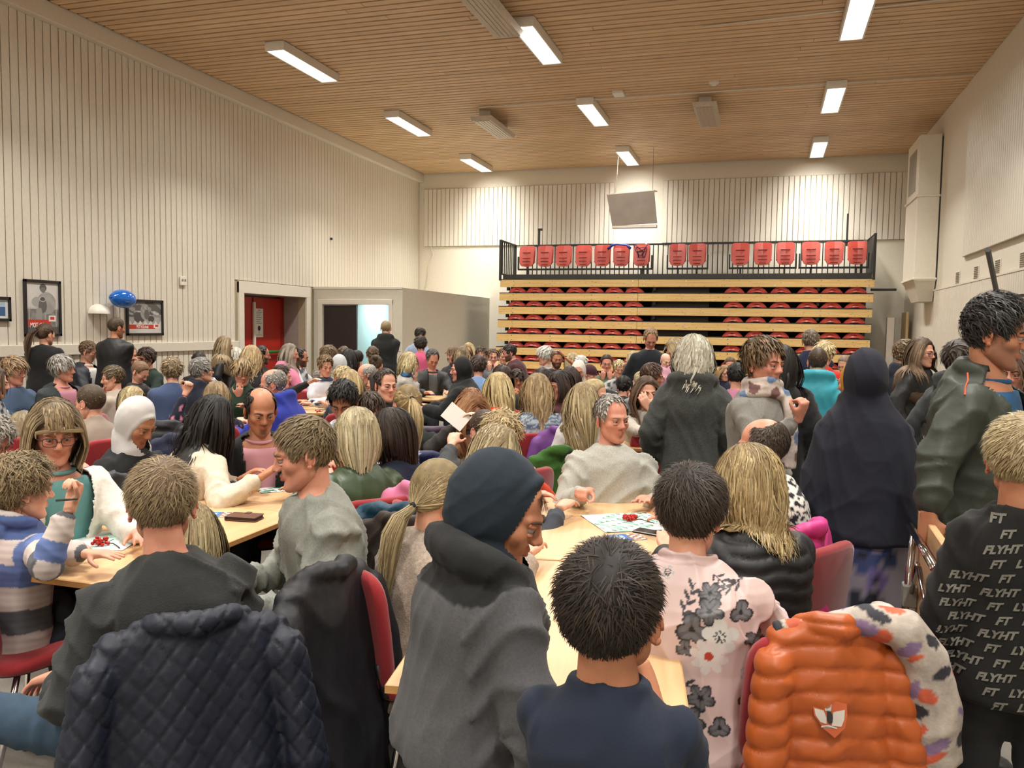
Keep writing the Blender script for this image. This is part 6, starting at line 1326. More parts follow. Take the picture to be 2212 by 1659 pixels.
Pn('blonde person, back turned, beside the raised arm', 1237, 763, 12.4, 'sit', 170, hair=H('bob', BL), top=dict(kind='knit', col='#8a7460'), arms='table')
Pn('white-haired person behind the white hijab at the back', 1256, 768, 12.3, 'sit', 176, hair=H('mop', ('#c9c5bc', '#efece4', '#b2aea6'), .7), top=dict(kind='knit', col='#4a4a4e'), arms='table')
Pn('smiling young woman in white hijab facing the camera, far middle', 1250, 779, 9.7, 'sit', -8, look=-4, skin='pink', hat='hijab', lod=1, top=dict(kind='cotton', col='#20222c', hatcol='#d2ccc0'), arms='table')
Pn('child in maroon knitted beanie looking right', 1276, 789, 10.5, 'sit', 55, look=60, kid=.88, hat=('beanie', '#3c1722'), top=dict(kind='knit', col='#2a2a30'), arms='table')
Pn('woman in sage green sweater with hand over her mouth', 1311, 765, 11.4, 'sit', -6, look=4, skin='pink', hair=H('bun', ('#3c2a20', '#5c4434', '#2c1e17')), top=dict(kind='knit', col='#55644f'), arms='mouth', lod=1)
Pn('blond boy waving a hand beside the striped sweater', 1338, 778, 10.7, 'sit', -4, look=10, kid=.9, hair=H('quiff', LB, .7), top=dict(kind='cotton', col='#a4a4a4', paint=blot('#a4a4a4', ['#3a3a3c'], 50, .4)), arms='table', lod=1)
Pn('blonde woman in black and white striped sweater facing left', 1367, 758, 10.4, 'sit', -96, look=-84, hair=H('long', LB, .8), top=dict(kind='knit', col='#d0ccc4', paint=stripes(('#d0ccc4', '#18181a'), .028)), arms='table', lod=1)
Pn('fair-haired man standing in dark navy sweater, head bowed', 1408, 711, 10.0, 'stand', 8, look=10, pitch=34, hair=H('crop', ('#97764c', '#c2a070', '#77603c')), lod=0, build=1.12, skin='pink', top=dict(kind='knit', col='#141a22', off=.014), arms='down')
P1['mother'] = Pn('blonde mother in black leather jacket holding a baby', 1452, 733, 9.0, 'stand', -70, look=-50, pitch=24, hair=H('bob', BL), top=dict(kind='shell', col='#121214', off=.018), arms={'r': (.12, .26, 1.12), 'l': (-.10, .24, 1.0)}, lod=1)
Pn('bald baby wrapped in pink, held by its mother', 1440, 763, 8.6, 'sit', 10, look=30, pitch=20, kid=.62, skin='pale', hz=1.07, top=dict(kind='cotton', col='#cf9fb4', off=.03), legs='#cf9fb4', arms='cross', lod=1, chr_=False)
Pn('ginger girl with long hair looking down at a white sheet', 1030, 848, 5.2, 'sit', 22, look=34, lean=14, pitch=38, kid=.97, skin='pale', hair=H('long', ('#a06430', '#d39552', '#7c4a22')), lod=0, top=dict(kind='knit', col='#35322f'), arms={'r': ('px', 985, 918, 5.0), 'rest': 'table'})
Pn('boy with buzzed brown hair in dark grey jacket, arm on the table', 1042, 884, 4.75, 'sit', -130, look=-150, lean=16, pitch=14, kid=.95, hair=H('buzz', ('#4c3b2b', '#6e5840', '#3c2e22')), lod=0, top=dict(kind='cotton', col='#3c3e40', off=.02, fold=.012), arms={'l': ('px', 975, 962, 4.6), 'rest': 'table'})
Pn('curly blonde person with orange collar, back turned, near middle', 1085, 893, 4.45, 'sit', 174, pitch=12, lean=12, hair=H('curly', ('#a78a50', '#dcc388', '#7a6036')), lod=0, top=dict(kind='cotton', col='#cf4020'), arms='table')
Pn('blonde woman with hair combed left, face bent down to the right', 1098, 926, 3.8, 'sit', 120, look=112, lean=20, pitch=34, hair=H('long', ('#a08a5c', '#d8c694', '#75603c')), lod=0, top=dict(kind='knit', col='#3a3e48'), arms='table')
Pn('young woman with brown hair in cream sweater, chin in her hand', 1398, 812, 6.5, 'sit', -4, look=16, pitch=6, hair=H('long', ('#5c4028', '#86664a', '#42301e')), lod=0, top=dict(kind='knit', col='#b0a79c', off=.012), arms={'l': ('px', 1405, 885, 6.3), 'r': ('px', 1385, 935, 6.1)}, bust=.03)
Pn('girl with long straight blonde hair in white sweater and red trousers', 1258, 826, 5.6, 'stand', -172, look=-160, kid=.95, hair=H('vlong', ('#a68c58', '#d9c28c', '#7c6438')), lod=0, top=dict(kind='knit', col='#bcb8b6', off=.016), legs='#9a2428', arms='down')
Pn('blonde girl with pink hair tie in profile behind the long-haired girl', 1288, 818, 6.1, 'stand', 66, look=70, kid=.92, hair=H('ponytail', LB), lod=0, top=dict(kind='knit', col='#a9a6a6'), arms='down')
Pn('boy standing in turquoise jacket with grey hood, back turned', 1768, 751, 7.0, 'stand', 178, kid=.96, hair=H('buzz', ('#4c3826', '#6c523a', '#3a2a1c')), lod=0, top=dict(kind='shell', col='#2c93a6', hood=1.15, off=.032, fold=.012), arms='down')
Pn('man with brown grey hair standing in navy sweater, back turned', 1752, 712, 9.0, 'stand', 180, hair=H('short', ('#6a5844', '#8e7c66', '#504234')), lod=0, build=1.15, top=dict(kind='knit', col='#161a38', off=.02, collar='high'), arms='cross')
Pn('blonde person in red top standing beside the navy sweater', 1782, 738, 8.4, 'stand', 170, hair=H('mop', LB, .8), top=dict(kind='cotton', col='#b8281c'), arms='down', lod=1)
Pn('bald person far back right of the turquoise jacket', 1822, 768, 11.0, 'sit', -20, chr_=True, look=-30, pitch=20, hair=H('buzz', ('#8c7460', '#9c8470', '#7c6452')), top=dict(kind='cotton', col='#4a4238'), arms='table')
Pn('woman in mustard headscarf beside the navy khimar', 1846, 778, 4.9, 'stand', -140, look=-120, hat='hijab', top=dict(kind='cotton', col='#5a4a20', hatcol='#b47a14'), arms='down', lod=1)
Pn('girl with glasses and long brown hair in black fur-trimmed jacket', 1993, 729, 7.0, 'stand', 70, look=62, pitch=4, kid=.98, hair=H('long', ('#5e4630', '#957650', '#44321f')), glasses='#2a1c2a', lod=0, top=dict(kind='shell', col='#111114', off=.026, hood=.8), arms='down')
Pn('youth with short fair-brown hair in navy beside the glasses girl', 1960, 737, 7.6, 'stand', 130, look=100, hair=H('quiff', ('#6e5436', '#a48658', '#57422a')), top=dict(kind='cotton', col='#121a2a', hood=.9), arms='down', lod=1)
Pn('curly-haired woman in pink and black behind the tall man', 2208, 752, 4.4, 'stand', -20, look=-38, skin='pink', hair=H('curlylong', ('#4a3424', '#7c5a3a', '#34251a'), .8), lod=0, top=dict(kind='cotton', col='#a8506a', hood=0), arms='down')
Pn('dark-haired person in grey hood behind the tall man shoulder', 2082, 737, 5.4, 'stand', 150, look=120, hair=H('mop', ('#3a2e26', '#5e4e42', '#2a211b')), top=dict(kind='cotton', col='#34383a', hood=1.1), arms='down', lod=1)
Pn('brown-haired woman in turquoise blouse facing right', 1412, 786, 8.2, 'sit', 70, look=92, hair=H('shortf', ('#4a2f1e', '#724c30', '#362214')), lod=1, top=dict(kind='satin', col='#2390a4'), arms='chin', skin='tan')
Pn('blonde child with turquoise hair bow', 1384, 801, 8.5, 'sit', -150, look=-130, kid=.9, hair=H('bun', ('#b9a678', '#e2d4a8', '#8c784c')), top=dict(kind='cotton', col='#8a8c94'), arms='table')
Pn('person in black patterned cap and maroon top', 1441, 796, 9.0, 'sit', 40, look=70, pitch=10, skin='tan', hat=('cap', '#1a1a1c'), hair=H('short', DB), top=dict(kind='cotton', col='#5c1820'), arms='chin', lod=1)
Pn('dark-haired child in black, arms on the chair back', 1348, 812, 8.9, 'sit', 172, kid=.9, hair=H('short', BK), top=dict(kind='cotton', col='#16171b'), arms='table')
Pn('black-haired person beyond the white-haired woman', 1592, 784, 8.0, 'sit', 170, chr_=True, hair=H('short', BK, 1.1), top=dict(kind='cotton', col='#a86a86'), arms='table', lod=1)
Pn('brown-haired woman far back between the two standing women', 1578, 771, 11.5, 'sit', 0, look=0, skin='pink', hair=H('bun', ('#6a4c32', '#8c6a48', '#4e3824')), top=dict(kind='knit', col='#3a3c60'), arms='table')
Pn('fair small girl far back beside the brown-haired woman', 1566, 788, 11.0, 'sit', 10, look=20, kid=.85, hair=H('long', ('#a07848', '#cfa46c', '#7c5a34'), .7), top=dict(kind='knit', col='#20263e'), arms='table')
Pn('person in black standing behind the patterned scarf', 1692, 745, 5.6, 'stand', 172, hair=H('long', BK), top=dict(kind='wool', col='#0c0c0e', off=.03, coat=.3), arms='down', lod=1)
Pn('woman with dark hair low behind the grey wool coat', 1560, 862, 5.9, 'sit', 60, look=80, hair=H('bob', DB), top=dict(kind='knit', col='#2a2a2e'), arms='table', lod=1)
Pn('brown-haired person far back left of the maroon sweater', 1088, 752, 13.2, 'sit', 12, look=8, hair=H('short', BR), top=dict(kind='knit', col='#20242e'), arms='table')
Pn('person in dark coat far back by the doorway', 742, 748, 12.2, 'sit', -170, hair=H('short', BR), top=dict(kind='knit', col='#4a3e34'), arms='table')
run_jobs()
# ------------------------------------------------------------------ coats hung over chairs
def coat(ch, label, col, kind='shell', drop=.30, wd=.25, quilt=0, puff=0, sleeves=1, name='jacket', cat='jacket', col2=None, paint=None, vox=.011, top=.87, tilt=0, fold=.014, y0=-.26, dep=.07, cutfront=.0):
    (cx, cy, cz), rz = ch; root = tag(empty(name, (cx, cy, 0), rz), label, cat); R = []
    a = np.linspace(0, 2*PI, 30, endpoint=False)
    for k, (f, wx, dy) in enumerate(((0, .80, .6), (.03, .95, .8), (.12, 1.0, .95), (.35, 1.04, 1.1), (.7, 1.10, 1.35), (1, 1.16, 1.55))):
        z = top-(top-drop)*f; R.append(np.stack([np.cos(a)*wd*wx*(1+.03*np.sin(5*a+k)), y0-.03*f*0-.035*f+np.sin(a)*dep*dy*(1+.10*np.sin(7*a+k*.5)), np.full(30, z)+tilt*np.cos(a)*wd], 1))
    g = MB().rings(R[::-1])
    if sleeves:
        for sg in (-1, 1): g.cap_tube((sg*wd*.92, y0-.03, top-.09), (sg*(wd*1.12), y0-.07, (top+drop)/2), .052, .055, 12); g.cap_tube((sg*(wd*1.12), y0-.07, (top+drop)/2), (sg*(wd*1.10), y0-.04, max(drop-.04, (top+drop)/2-.26)), .055, .046, 12)
    g.tube([(-wd*.55, y0+.01, top+.0), (-wd*.3, y0-.035, top+.018), (0, y0-.055, top+.012), (wd*.3, y0-.035, top+.018), (wd*.55, y0+.01, top)], [.022, .03, .034, .03, .022], 10)
    sd = len(PEOPLE)+len(JOBS)
    def fin(v, q):
        n_ = vnormals(v, q); d = fold_disp(v, np.zeros(len(v), int), np.zeros(len(v)), fold, sd)
        z0 = v[:, 2]; u = v[:, 0]
        if puff: d = d*.5+puff*(np.abs(np.sin(PI*(z0+.25*np.abs(u)*.4)/.056+.25*np.sin(u*20)))**.5-.85)
        C = np.tile(np.array(lin(col)), (len(v), 1))
        if quilt:
            p1_, p2_ = (u+z0*.8)/quilt, (u-z0*.8)/quilt; e = np.minimum(np.abs((p1_ % 1)-.5), np.abs((p2_ % 1)-.5)); d = d-.006*np.exp(-(e/.06)**2); C = C*(1-.25*np.exp(-(e/.05)**2))[:, None]
        if col2: C[(v[:, 1] > y0+.02) & (z0 > top-.12)] = lin(col2)
        if paint: C = paint(v, C)
        v = v+n_*d[:, None]; o = MB().add(v, q, 0, C).build('cloth', garmat(kind), root, smooth=True); root['nv'] = len(v)
    JOBS.append((g, vox, 4, fin)); return root
def CH(k): return P1[k]['chair']
coat(CH('dark'), 'navy quilted coat hung over the nearest chair', '#0d1528', quilt=.062, drop=.10, wd=.245, vox=.0075, fold=.006, name='coat', cat='coat')
# chairs that stand on their own in the photograph
def free_chair(px, py, zc, face, label):
    P = at_depth(px, py, zc); t = -P[:2]/np.linalg.norm(P[:2]); rz = math.atan2(t[1], t[0])+math.radians(face)-PI/2; Rm = rot('Z', rz); c = np.array([P[0], P[1], 0])-Rm@np.array([0, -.27, 0]); chair(c[0], c[1], rz, label); return ((c[0], c[1], 0), rz)
gr = free_chair(705, 1330, 2.52, -128, 'red chair under the long black jacket behind the man in profile')
coat(gr, 'long black jacket hung over the chair behind the man in profile', '#0d0e16', drop=.16, wd=.22, fold=.016, dep=.08)
oc = free_chair(1795, 1330, 2.12, -152, 'red chair carrying the orange puffer jacket and scarf')
orange = coat(oc, 'orange puffer jacket with crest patch hung on a chair', '#a8501c', drop=.18, wd=.17, puff=.011, vox=.0075, fold=.010, kind='satin', top=.87, dep=.085)
coat_scarf = lambda v, C: blot('#aaa097', ['#b8553a', '#2a2a32', '#7a6486'], 34, .66)(v)
(ccx, ccy, _), crz = oc; Rc = rot('Z', crz)
g = MB(); g.tube([(.02, -.23, .86), (.08, -.30, .89), (.16, -.33, .88), (.22, -.33, .80), (.25, -.33, .68), (.26, -.32, .56), (.25, -.32, .50)], [.03, .045, .055, .06, .068, .072, .05], 12).tube([(-.14, -.25, .85), (-.02, -.29, .88), (.08, -.30, .90), (.15, -.27, .89), (.18, -.18, .87)], [.025, .03, .034, .034, .03], 12)
scr = tag(empty('scarf', (ccx, ccy, 0), crz), 'pale scarf with orange flowers lying over the orange puffer', 'scarf')
def fin_sc(v, q):
    n_ = vnormals(v, q); v = v+n_*fold_disp(v, np.zeros(len(v), int), np.zeros(len(v)), .009, 4)[:, None]; MB().add(v, q, 0, coat_scarf(v, None)).build('cloth', garmat('scarf'), scr, smooth=True)
JOBS.append((g, .008, 3, fin_sc))
rc = free_chair(1792, 1250, 3.0, -118, 'red chair with bare back beside the black puffer jacket')
nc = free_chair(1738, 1200, 3.15, -112, 'red chair hung with a pink jacket, behind the patterned sweater')
coat(nc, 'bright pink jacket with black lining over a red chair', '#cc3a84', drop=.58, wd=.235, dep=.06, sleeves=0, col2='#15151a', name='jacket')
gc = free_chair(1190, 950, 5.0, -135, 'red chair holding the green cardigan'); coat(gc, 'grass green cardigan hung over a red chair back', '#2f5a18', 'knit', drop=.30, wd=.22, sleeves=0, name='cardigan', cat='cardigan', dep=.06, vox=.014, y0=-.30)
pu = free_chair(935, 895, 5.9, -172, 'red chair holding the dusty purple jacket'); coat(pu, 'dusty purple jacket with coral lining on a red chair', '#38263c', 'shell', drop=.45, wd=.23, col2='#c8405a', vox=.014)
wj = free_chair(905, 985, 4.75, 165, 'red chair holding the white and navy sports jacket')
coat(wj, 'white and navy sports jacket over a chair behind the dark bob', '#b5b8c6', 'shell', drop=.32, wd=.26, vox=.014, paint=lambda v, C: np.where((v[:, :1] > .02), np.array(lin('#15204a')), C))
tj = free_chair(845, 1120, 3.35, 172, 'red chair holding the teal quilted jacket'); coat(tj, 'teal quilted jacket over a chair behind the green bomber', '#123e54', quilt=.07, drop=.35, wd=.24, sleeves=1, vox=.011)
pk = free_chair(905, 1065, 3.8, 160, 'red chair holding a pink hooded top'); coat(pk, 'pale pink hooded top slung over a chair', '#d0779c', 'cotton', drop=.5, wd=.2, sleeves=0, name='hooded_top', cat='top', vox=.014)
bj = free_chair(878, 1140, 3.15, 150, 'red chair holding the brown padded coat'); coat(bj, 'dark brown padded coat behind the low ponytail', '#2b201a', drop=.35, wd=.24, vox=.012, name='coat', cat='coat')
nj = free_chair(395, 925, 5.3, 150, 'red chair holding the navy wool coat'); coat(nj, 'navy wool coat over a chair right of the white hijab', '#151c38', 'wool', drop=.25, wd=.25, vox=.014, name='coat', cat='coat')
gj = free_chair(355, 880, 6.0, 165, 'red chair holding the dark grey padded jacket'); coat(gj, 'dark grey padded jacket above the white hijab', '#23262b', puff=.012, drop=.4, wd=.24, vox=.016)
gk = free_chair(212, 1030, 3.9, 175, 'red chair holding the quilted slate jacket'); coat(gk, 'slate quilted jacket between white cardigan and white hijab', '#23282e', quilt=.06, drop=.35, wd=.24, vox=.013)
vj = free_chair(1215, 905, 6.0, 165, 'red chair holding the violet jacket'); coat(vj, 'violet jacket hung left of the long-haired girl', '#6a3a82', drop=.28, wd=.2, vox=.016)
for (px_, py_, zc_, fc, lb) in ((88, 835, 8.7, 100, 'empty red chair beside the girl in black by the wall'), (720, 930, 5.0, -160, 'red chair left of the teenage boy with the quiff'), (1420, 960, 6.2, 175, 'red chair behind the chin-in-hand young woman'), (640, 800, 9.6, 150, 'red chair beside the bearded man in white hoodie'), (1050, 820, 8.9, 160, 'red chair by the light blue shirt')):
    free_chair(px_, py_, zc_, fc, lb)
run_jobs()
# ------------------------------------------------------------------ printed lettering and emblems
def project(inf, pts_uw, side=-1, off=.0025):
    """drop flat (u, w) points onto the garment along its back-to-front axis"""
    v, q = inf['topv']; me = inf['top'].data
    if 'bvh' not in inf:
        co = np.empty(len(me.vertices)*3, np.float32); me.vertices.foreach_get('co', co); co = co.reshape(-1, 3); inf['bvh'] = BVHTree.FromPolygons([tuple(x) for x in co.tolist()], [tuple(x) for x in q.tolist()])
    X, Y, Zd, pel = inf['X'], inf['Y'], inf['Zd'], inf['pel']; out = []
    for (u, w_) in pts_uw:
        o_ = pel+X*u+Zd*w_+Y*side*.6; hit = inf['bvh'].ray_cast(Vector(o_), Vector(-Y*side), 1.2); out.append(None if hit[0] is None else np.array(hit[0])+np.array(hit[1])*off)
    return out
def glyphs(txt, size, shear=.35, flip=False):
    cu = bpy.data.curves.new('g', 'FONT'); cu.body = txt; cu.size = size; cu.align_x = 'LEFT'; cu.resolution_u = 1; cu.offset = size*.05; o = bpy.data.objects.new('g', cu); COL.objects.link(o); bpy.context.view_layer.update()
    me = bpy.data.meshes.new_from_object(o.evaluated_get(bpy.context.evaluated_depsgraph_get())); v = np.array([x.co[:] for x in me.vertices]); f = [tuple(p.vertices) for p in me.polygons]
    bpy.data.objects.remove(o); bpy.data.curves.remove(cu); bpy.data.meshes.remove(me); v[:, 0] += v[:, 1]*shear; return v, f
I = P1['text']; LETM = mat('grey_flock_lettering', '#6f6e66', .8, noise=.25, nscale=200)
words = {w_: glyphs(w_, .027) for w_ in ('FLYHT', 'FT', 'LYHT')}; mb = MB(); r_ = random.Random(2)
for row in range(19):
    w0 = -.10+row*.036; u = -.34+(row % 3)*.035
    for k in range(9):
        wd_ = ('FLYHT', 'FT', 'LYHT')[(k+row) % 3]; v, f = words[wd_]
        pts = [(u+p[0], w0+p[1]+.16*(u+p[0])) for p in v]; u += v[:, 0].max()+.018
        pr = project(I, pts)
        if any(x is None for x in pr): continue
        pr = np.array(pr)
        if np.ptp(pr@I['Y']) > .07: continue
        mb.add(pr, f)
lt_o = mb.build('lettering', LETM, I['root']); lt_o['kind'] = 'stuff'
# emblem on the tall man's jacket: an open square bracket mark; crest on the orange jacket
I = P1['tall']
def strokes(inf, segs_, m, r=.0022, side=-1, name='emblem'):
    mb = MB()
    for s_ in segs_:
        pr = [x for x in project(inf, s_, side, .002) if x is not None]
        if len(pr) > 1: mb.tube(pr, r, 5)
    return mb.build(name, m, inf['root'])
P = at_depth(2026, 798, 2.85); lp = I['Rz'].T@(P-I['org']); rel = lp-I['pel']; u0, w0 = rel@I['X'], rel@I['Zd']
MB().tube([lp+np.array([.0, .0, 0])+q for q in (np.array([0, -.012, .010]), np.array([0, .012, .016]), np.array([0, .012, .004]), np.array([0, -.010, -.002]), np.array([0, -.010, -.020]), np.array([0, .010, -.014]))], .002, 5)
sv = I['topv'][0]
def on_cloth(inf, px, py, zc, half=.03):
    """nearest point of the garment to the point seen at a pixel, with its normal"""
    if 'bvh' not in inf: project(inf, [(0, .2)])
    d = ray(px, py); o_ = inf['Rz'].T@(CAMP-inf['org']); dl = inf['Rz'].T@d; h = inf['bvh'].ray_cast(Vector(o_), Vector(norm(dl)), 12)
    return None if h[0] is None else (np.array(h[0]), np.array(h[1]))
def mark(inf, px, py, zc, lines, size, m, name='emblem', r=.0016):
    h = on_cloth(inf, px, py, zc)
    if h is None: return
    p, n_ = h; ux = norm(np.cross(np.array([0, 0, 1.0]), n_)); uz = np.cross(n_, ux); mb = MB()
    for ln in lines: mb.tube([p+n_*.003+ux*x*size+uz*z*size for x, z in ln], r, 5)
    mb.build(name, m, inf['root'])
mark(I, 2026, 797, 2.9, [[(-1, -1), (-1, .3), (.1, .5), (.1, -.2), (-.6, -.3)], [(-.5, .9), (.9, 1.1), (.9, .2), (.3, .1)], [(-1, -.9), (.9, -.3)]], .017, mat('white_print', '#cfd0cc', .6))
mark(I, 2084, 830, 2.9, [[(0, 1), (.15, .3), (.1, -.3), (.2, -1)]], .05, mat('orange_cord', '#c4532c', .5), 'drawstring', .0028)
ORP = mat('patch_orange', '#a8481a', .6); SIL = mat('silver_thread', '#b9b2aa', .4, metal=.3); BLKT = mat('black_thread', '#141216', .7)
ob = [c for c in orange.children if c.name.startswith('cloth')][0]
co = np.empty(len(ob.data.vertices)*3, np.float32); ob.data.vertices.foreach_get('co', co); bv = BVHTree.FromPolygons([tuple(x) for x in co.reshape(-1, 3).tolist()], [tuple(p.vertices) for p in ob.data.polygons])
Ro = rot('Z', orange.rotation_euler.z); oo = np.array(orange.location); h = bv.ray_cast(Vector(Ro.T@(CAMP-oo)), Vector(norm(Ro.T@ray(1790, 1548))), 10)
if h[0] is not None:
    p, n_ = np.array(h[0]), np.array(h[1]); n_ = norm(Ro.T@(CAMP-oo)-p); ux = norm(np.cross(np.array([0, 0, 1.0]), n_)); uz = np.cross(n_, ux); p = p+n_*.014
    def flat(pts, m, dz, th=.002, name='crest_patch', par=orange, sc=.040):
        k = len(pts); F = [p+n_*(dz+th)+ux*x*sc+uz*z*sc for x, z in pts]; B = [p+n_*dz+ux*x*sc+uz*z*sc for x, z in pts]
        return MB().add(F+B, [tuple(range(k)), tuple(range(2*k-1, k-1, -1))]+[(i, k+i, k+(i+1) % k, (i+1) % k) for i in range(k)]).build(name, m, par)
    pt = flat([(-1, .75), (-.5, .92), (.1, .98), (1, .9), (1.05, .3), (.95, -.5), (.4, -1.15), (-.25, -.75), (-.85, -.05)], ORP, 0)
    for nm, m, L_ in (('crest_wing', SIL, [(-.85, .35), (-.3, .3), (-.12, -.1), (-.1, -.45), (-.45, -.4), (-.75, -.05)]), ('crest_wing', SIL, [(.25, .3), (.9, .55), (.9, 0), (.75, -.45), (.2, -.5), (.25, -.1)]), ('crest_crown', SIL, [(-.22, .3), (-.33, .85), (-.2, .55), (-.14, .85), (-.07, .55), (0, .85), (.07, .55), (.14, .85), (.12, .3)]), ('crest_centre', BLKT, [(-.1, .35), (.12, .35), (.26, .0), (.25, -.3), (.05, -.42), (-.1, -.2)]), ('crest_ribbon', SIL, [(-.4, -.6), (0, -.48), (.5, -.55), (.5, -.63), (0, -.57), (-.4, -.7)])): flat(L_, m, .0022, .0012, nm, pt)
# ------------------------------------------------------------------ the skirt under the khimar
I = P1['khimar']; s = I['s']; a = np.linspace(0, 2*PI, 64, endpoint=False); RR = []
for k, z in enumerate(np.linspace(.06, I['pel'][2]+.05, 26)):
    f = k/25; rr = .27-.07*f; RR.append(np.stack([rr*np.cos(a)*(1+.04*np.sin(a*9)*(1-f)), rr*.85*np.sin(a)*(1+.05*np.sin(a*9)*(1-f)), np.full(64, z)], 1))
def skirt_paint(v):
    C = np.tile(np.array(lin('#8d8894')), (len(v), 1)); x, z = np.arctan2(v[:, 0], -v[:, 1])*.27, v[:, 2]
    for (cx, cz, R_, c) in ((.02, .70, .085, '#3c4a78'), (.10, .62, .06, '#6a5f96'), (-.09, .66, .06, '#2c3450'), (-.02, .52, .05, '#262a38'), (.08, .50, .06, '#20222e'), (.0, .40, .05, '#4a4650'), (-.12, .54, .05, '#8a90a8'), (-.16, .70, .05, '#7a7684'), (.17, .7, .05, '#30406a'), (.05, .28, .05, '#3e3a44'), (-.1, .34, .05, '#55505c')):
        r = np.hypot(x-cx, z-cz); th = np.arctan2(z-cz, x-cx); m = r < R_*(.65+.35*np.abs(np.cos(2.5*th+cx*30))); C[m] = np.array(lin(c)); C[m & (r < R_*.25)] = .02
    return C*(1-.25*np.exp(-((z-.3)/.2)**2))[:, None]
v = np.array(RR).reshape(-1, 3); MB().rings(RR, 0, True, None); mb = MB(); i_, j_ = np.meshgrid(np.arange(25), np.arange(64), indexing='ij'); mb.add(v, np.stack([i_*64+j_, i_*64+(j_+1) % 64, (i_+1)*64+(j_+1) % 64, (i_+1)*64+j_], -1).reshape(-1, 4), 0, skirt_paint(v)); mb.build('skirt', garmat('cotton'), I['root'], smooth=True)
# ------------------------------------------------------------------ folded table carried by the tall man
A = at_depth(2022, 1135, 2.70); B = at_depth(1985, 1560, 2.55)
ft = tag(empty('folded_table', (A[0]+.0, A[1]-.02, 0), math.radians(268)), 'folded beech table with chrome legs carried upright at his side', 'table')
zt = A[2]-.015
MB().box(-.34, .34, -.012, .012, zt-.86, zt, bev=.004).build('tabletop', BEECH, ft); 
MB().box(-.341, -.335, -.0125, .0125, zt-.86, zt).box(.335, .341, -.0125, .0125, zt-.86, zt).build('edge_band', BEDGE, ft)
for sx in (-1, 1):
    MB().tube([(sx*.28, -.03, zt-.06), (sx*.28, -.05, zt-.40), (sx*.26, -.05, zt-.78)], .013, 8).build('leg', CHROME, ft, smooth=True)
    MB().tube([(sx*.28, -.03, zt-.30), (sx*.02, -.05, zt-.12)], .009, 8).build('brace', CHROME, ft, smooth=True)
    MB().box(sx*.28-.03, sx*.28+.03, -.06, -.012, zt-.34, zt-.26, bev=.004).build('hinge_bracket', mat('grey_bracket', '#8d9089', .5), ft); MB().box(sx*.28-.03, sx*.28+.03, -.06, -.012, zt-.76, zt-.70, bev=.004).build('hinge_bracket', mat('grey_bracket', '#8d9089', .5), ft)
MB().tube([(-.28, -.045, zt-.05), (.28, -.045, zt-.05)], .013, 8).build('stretcher', CHROME, ft, smooth=True); MB().tube([(-.26, -.05, zt-.78), (.26, -.05, zt-.78)], .013, 8).build('stretcher', CHROME, ft, smooth=True)
# ------------------------------------------------------------------ things on the tables
TZ = .731
def on(px, py): p = at_z(px, py, TZ); return (p[0], p[1], TZ)
t = tag(empty('wallet', on(528, 1122), .12), 'brown leather wallet lying on the near left table', 'wallet'); LEA = mat('brown_leather', '#5a3520', .5, bump=.2, bscale=300)
MB().box(-.075, .075, -.045, .045, 0, .006, bev=.003).box(-.075, .075, -.045, .045, .016, .022, bev=.003).box(-.075, -.068, -.045, .045, .003, .02, bev=.002).build('cover', LEA, t); MB().box(-.066, .070, -.041, .041, .006, .016).build('card_stack', mat('dark_pages', '#2a1a14', .8), t); MB().box(-.012, .014, .02, .05, .022, .025, bev=.001).build('clasp', LEA, t)
def card(px, py, rz, label, w_=.105, h_=.15, name='postcard'):
    t = tag(empty(name, on(px, py), rz), label, 'postcard'); n = 40
    x, y = np.meshgrid(np.linspace(-w_/2, w_/2, n), np.linspace(-h_/2, h_/2, n), indexing='ij'); u, v = (x.ravel()/w_+.5), (y.ravel()/h_+.5); C = np.tile(np.array(lin('#2f6fae')), (n*n, 1)); C[v > .55] = lin('#8a5e50'); C[(v > .6) & (np.sin(u*17)*np.sin(v*23) > .1)] = lin('#d8cfc8'); C[(v > .12) & (v < .42) & (u > .2) & (u < .8) & (np.sin(v*110) > 0)] = lin('#dfe6ee')
    i_, j_ = np.meshgrid(np.arange(n-1), np.arange(n-1), indexing='ij'); MB().box(-w_/2, w_/2, -h_/2, h_/2, 0, .0010).build('card', mat('card_white', '#d9d6d0', .6), t)
    MB().add(np.stack([x.ravel(), y.ravel(), np.full(n*n, .0013)], 1), np.stack([i_*n+j_, (i_+1)*n+j_, (i_+1)*n+j_+1, i_*n+j_+1], -1).reshape(-1, 4), 0, C).build('print', COLM, t)
card(472, 1112, -1.2, 'blue and brown postcard beside the brown wallet'); card(1355, 1161, -1.0, 'blue and brown postcard beside the black phone')
def plate(px, py, rz, w_, h_, th, m, name, label, cat, bev=.004): return tag(MB().box(-w_/2, w_/2, -h_/2, h_/2, 0, th, bev=bev).build(name, m, None, loc=on(px, py), rot=(0, 0, rz)), label, cat)
t = tag(empty('media_player', on(520, 1058), .2), 'small white player with dark screen on the second left table', 'player'); MB().box(-.055, .055, -.04, .04, 0, .014, bev=.004).build('case', PLASW, t); MB().box(-.005, .045, -.028, .028, .0142, .0150).build('screen', mat('dark_glass', '#1b1c1f', .15), t)
plate(548, 1056, .5, .05, .02, .008, mat('blue_plastic', '#2f7db0', .35), 'memory_stick', 'small blue plastic stick beside the white player', 'stick')
t = tag(empty('phone', on(1405, 1152), -.35), 'dark phone lying on the table by the napkin', 'phone'); MB().box(-.072, .072, -.036, .036, 0, .009, bev=.003).build('case', mat('phone_case', '#1d1a1a', .3), t); MB().box(-.068, .068, -.032, .032, .0091, .0096).build('screen', mat('phone_screen', '#2a1e1c', .08), t)
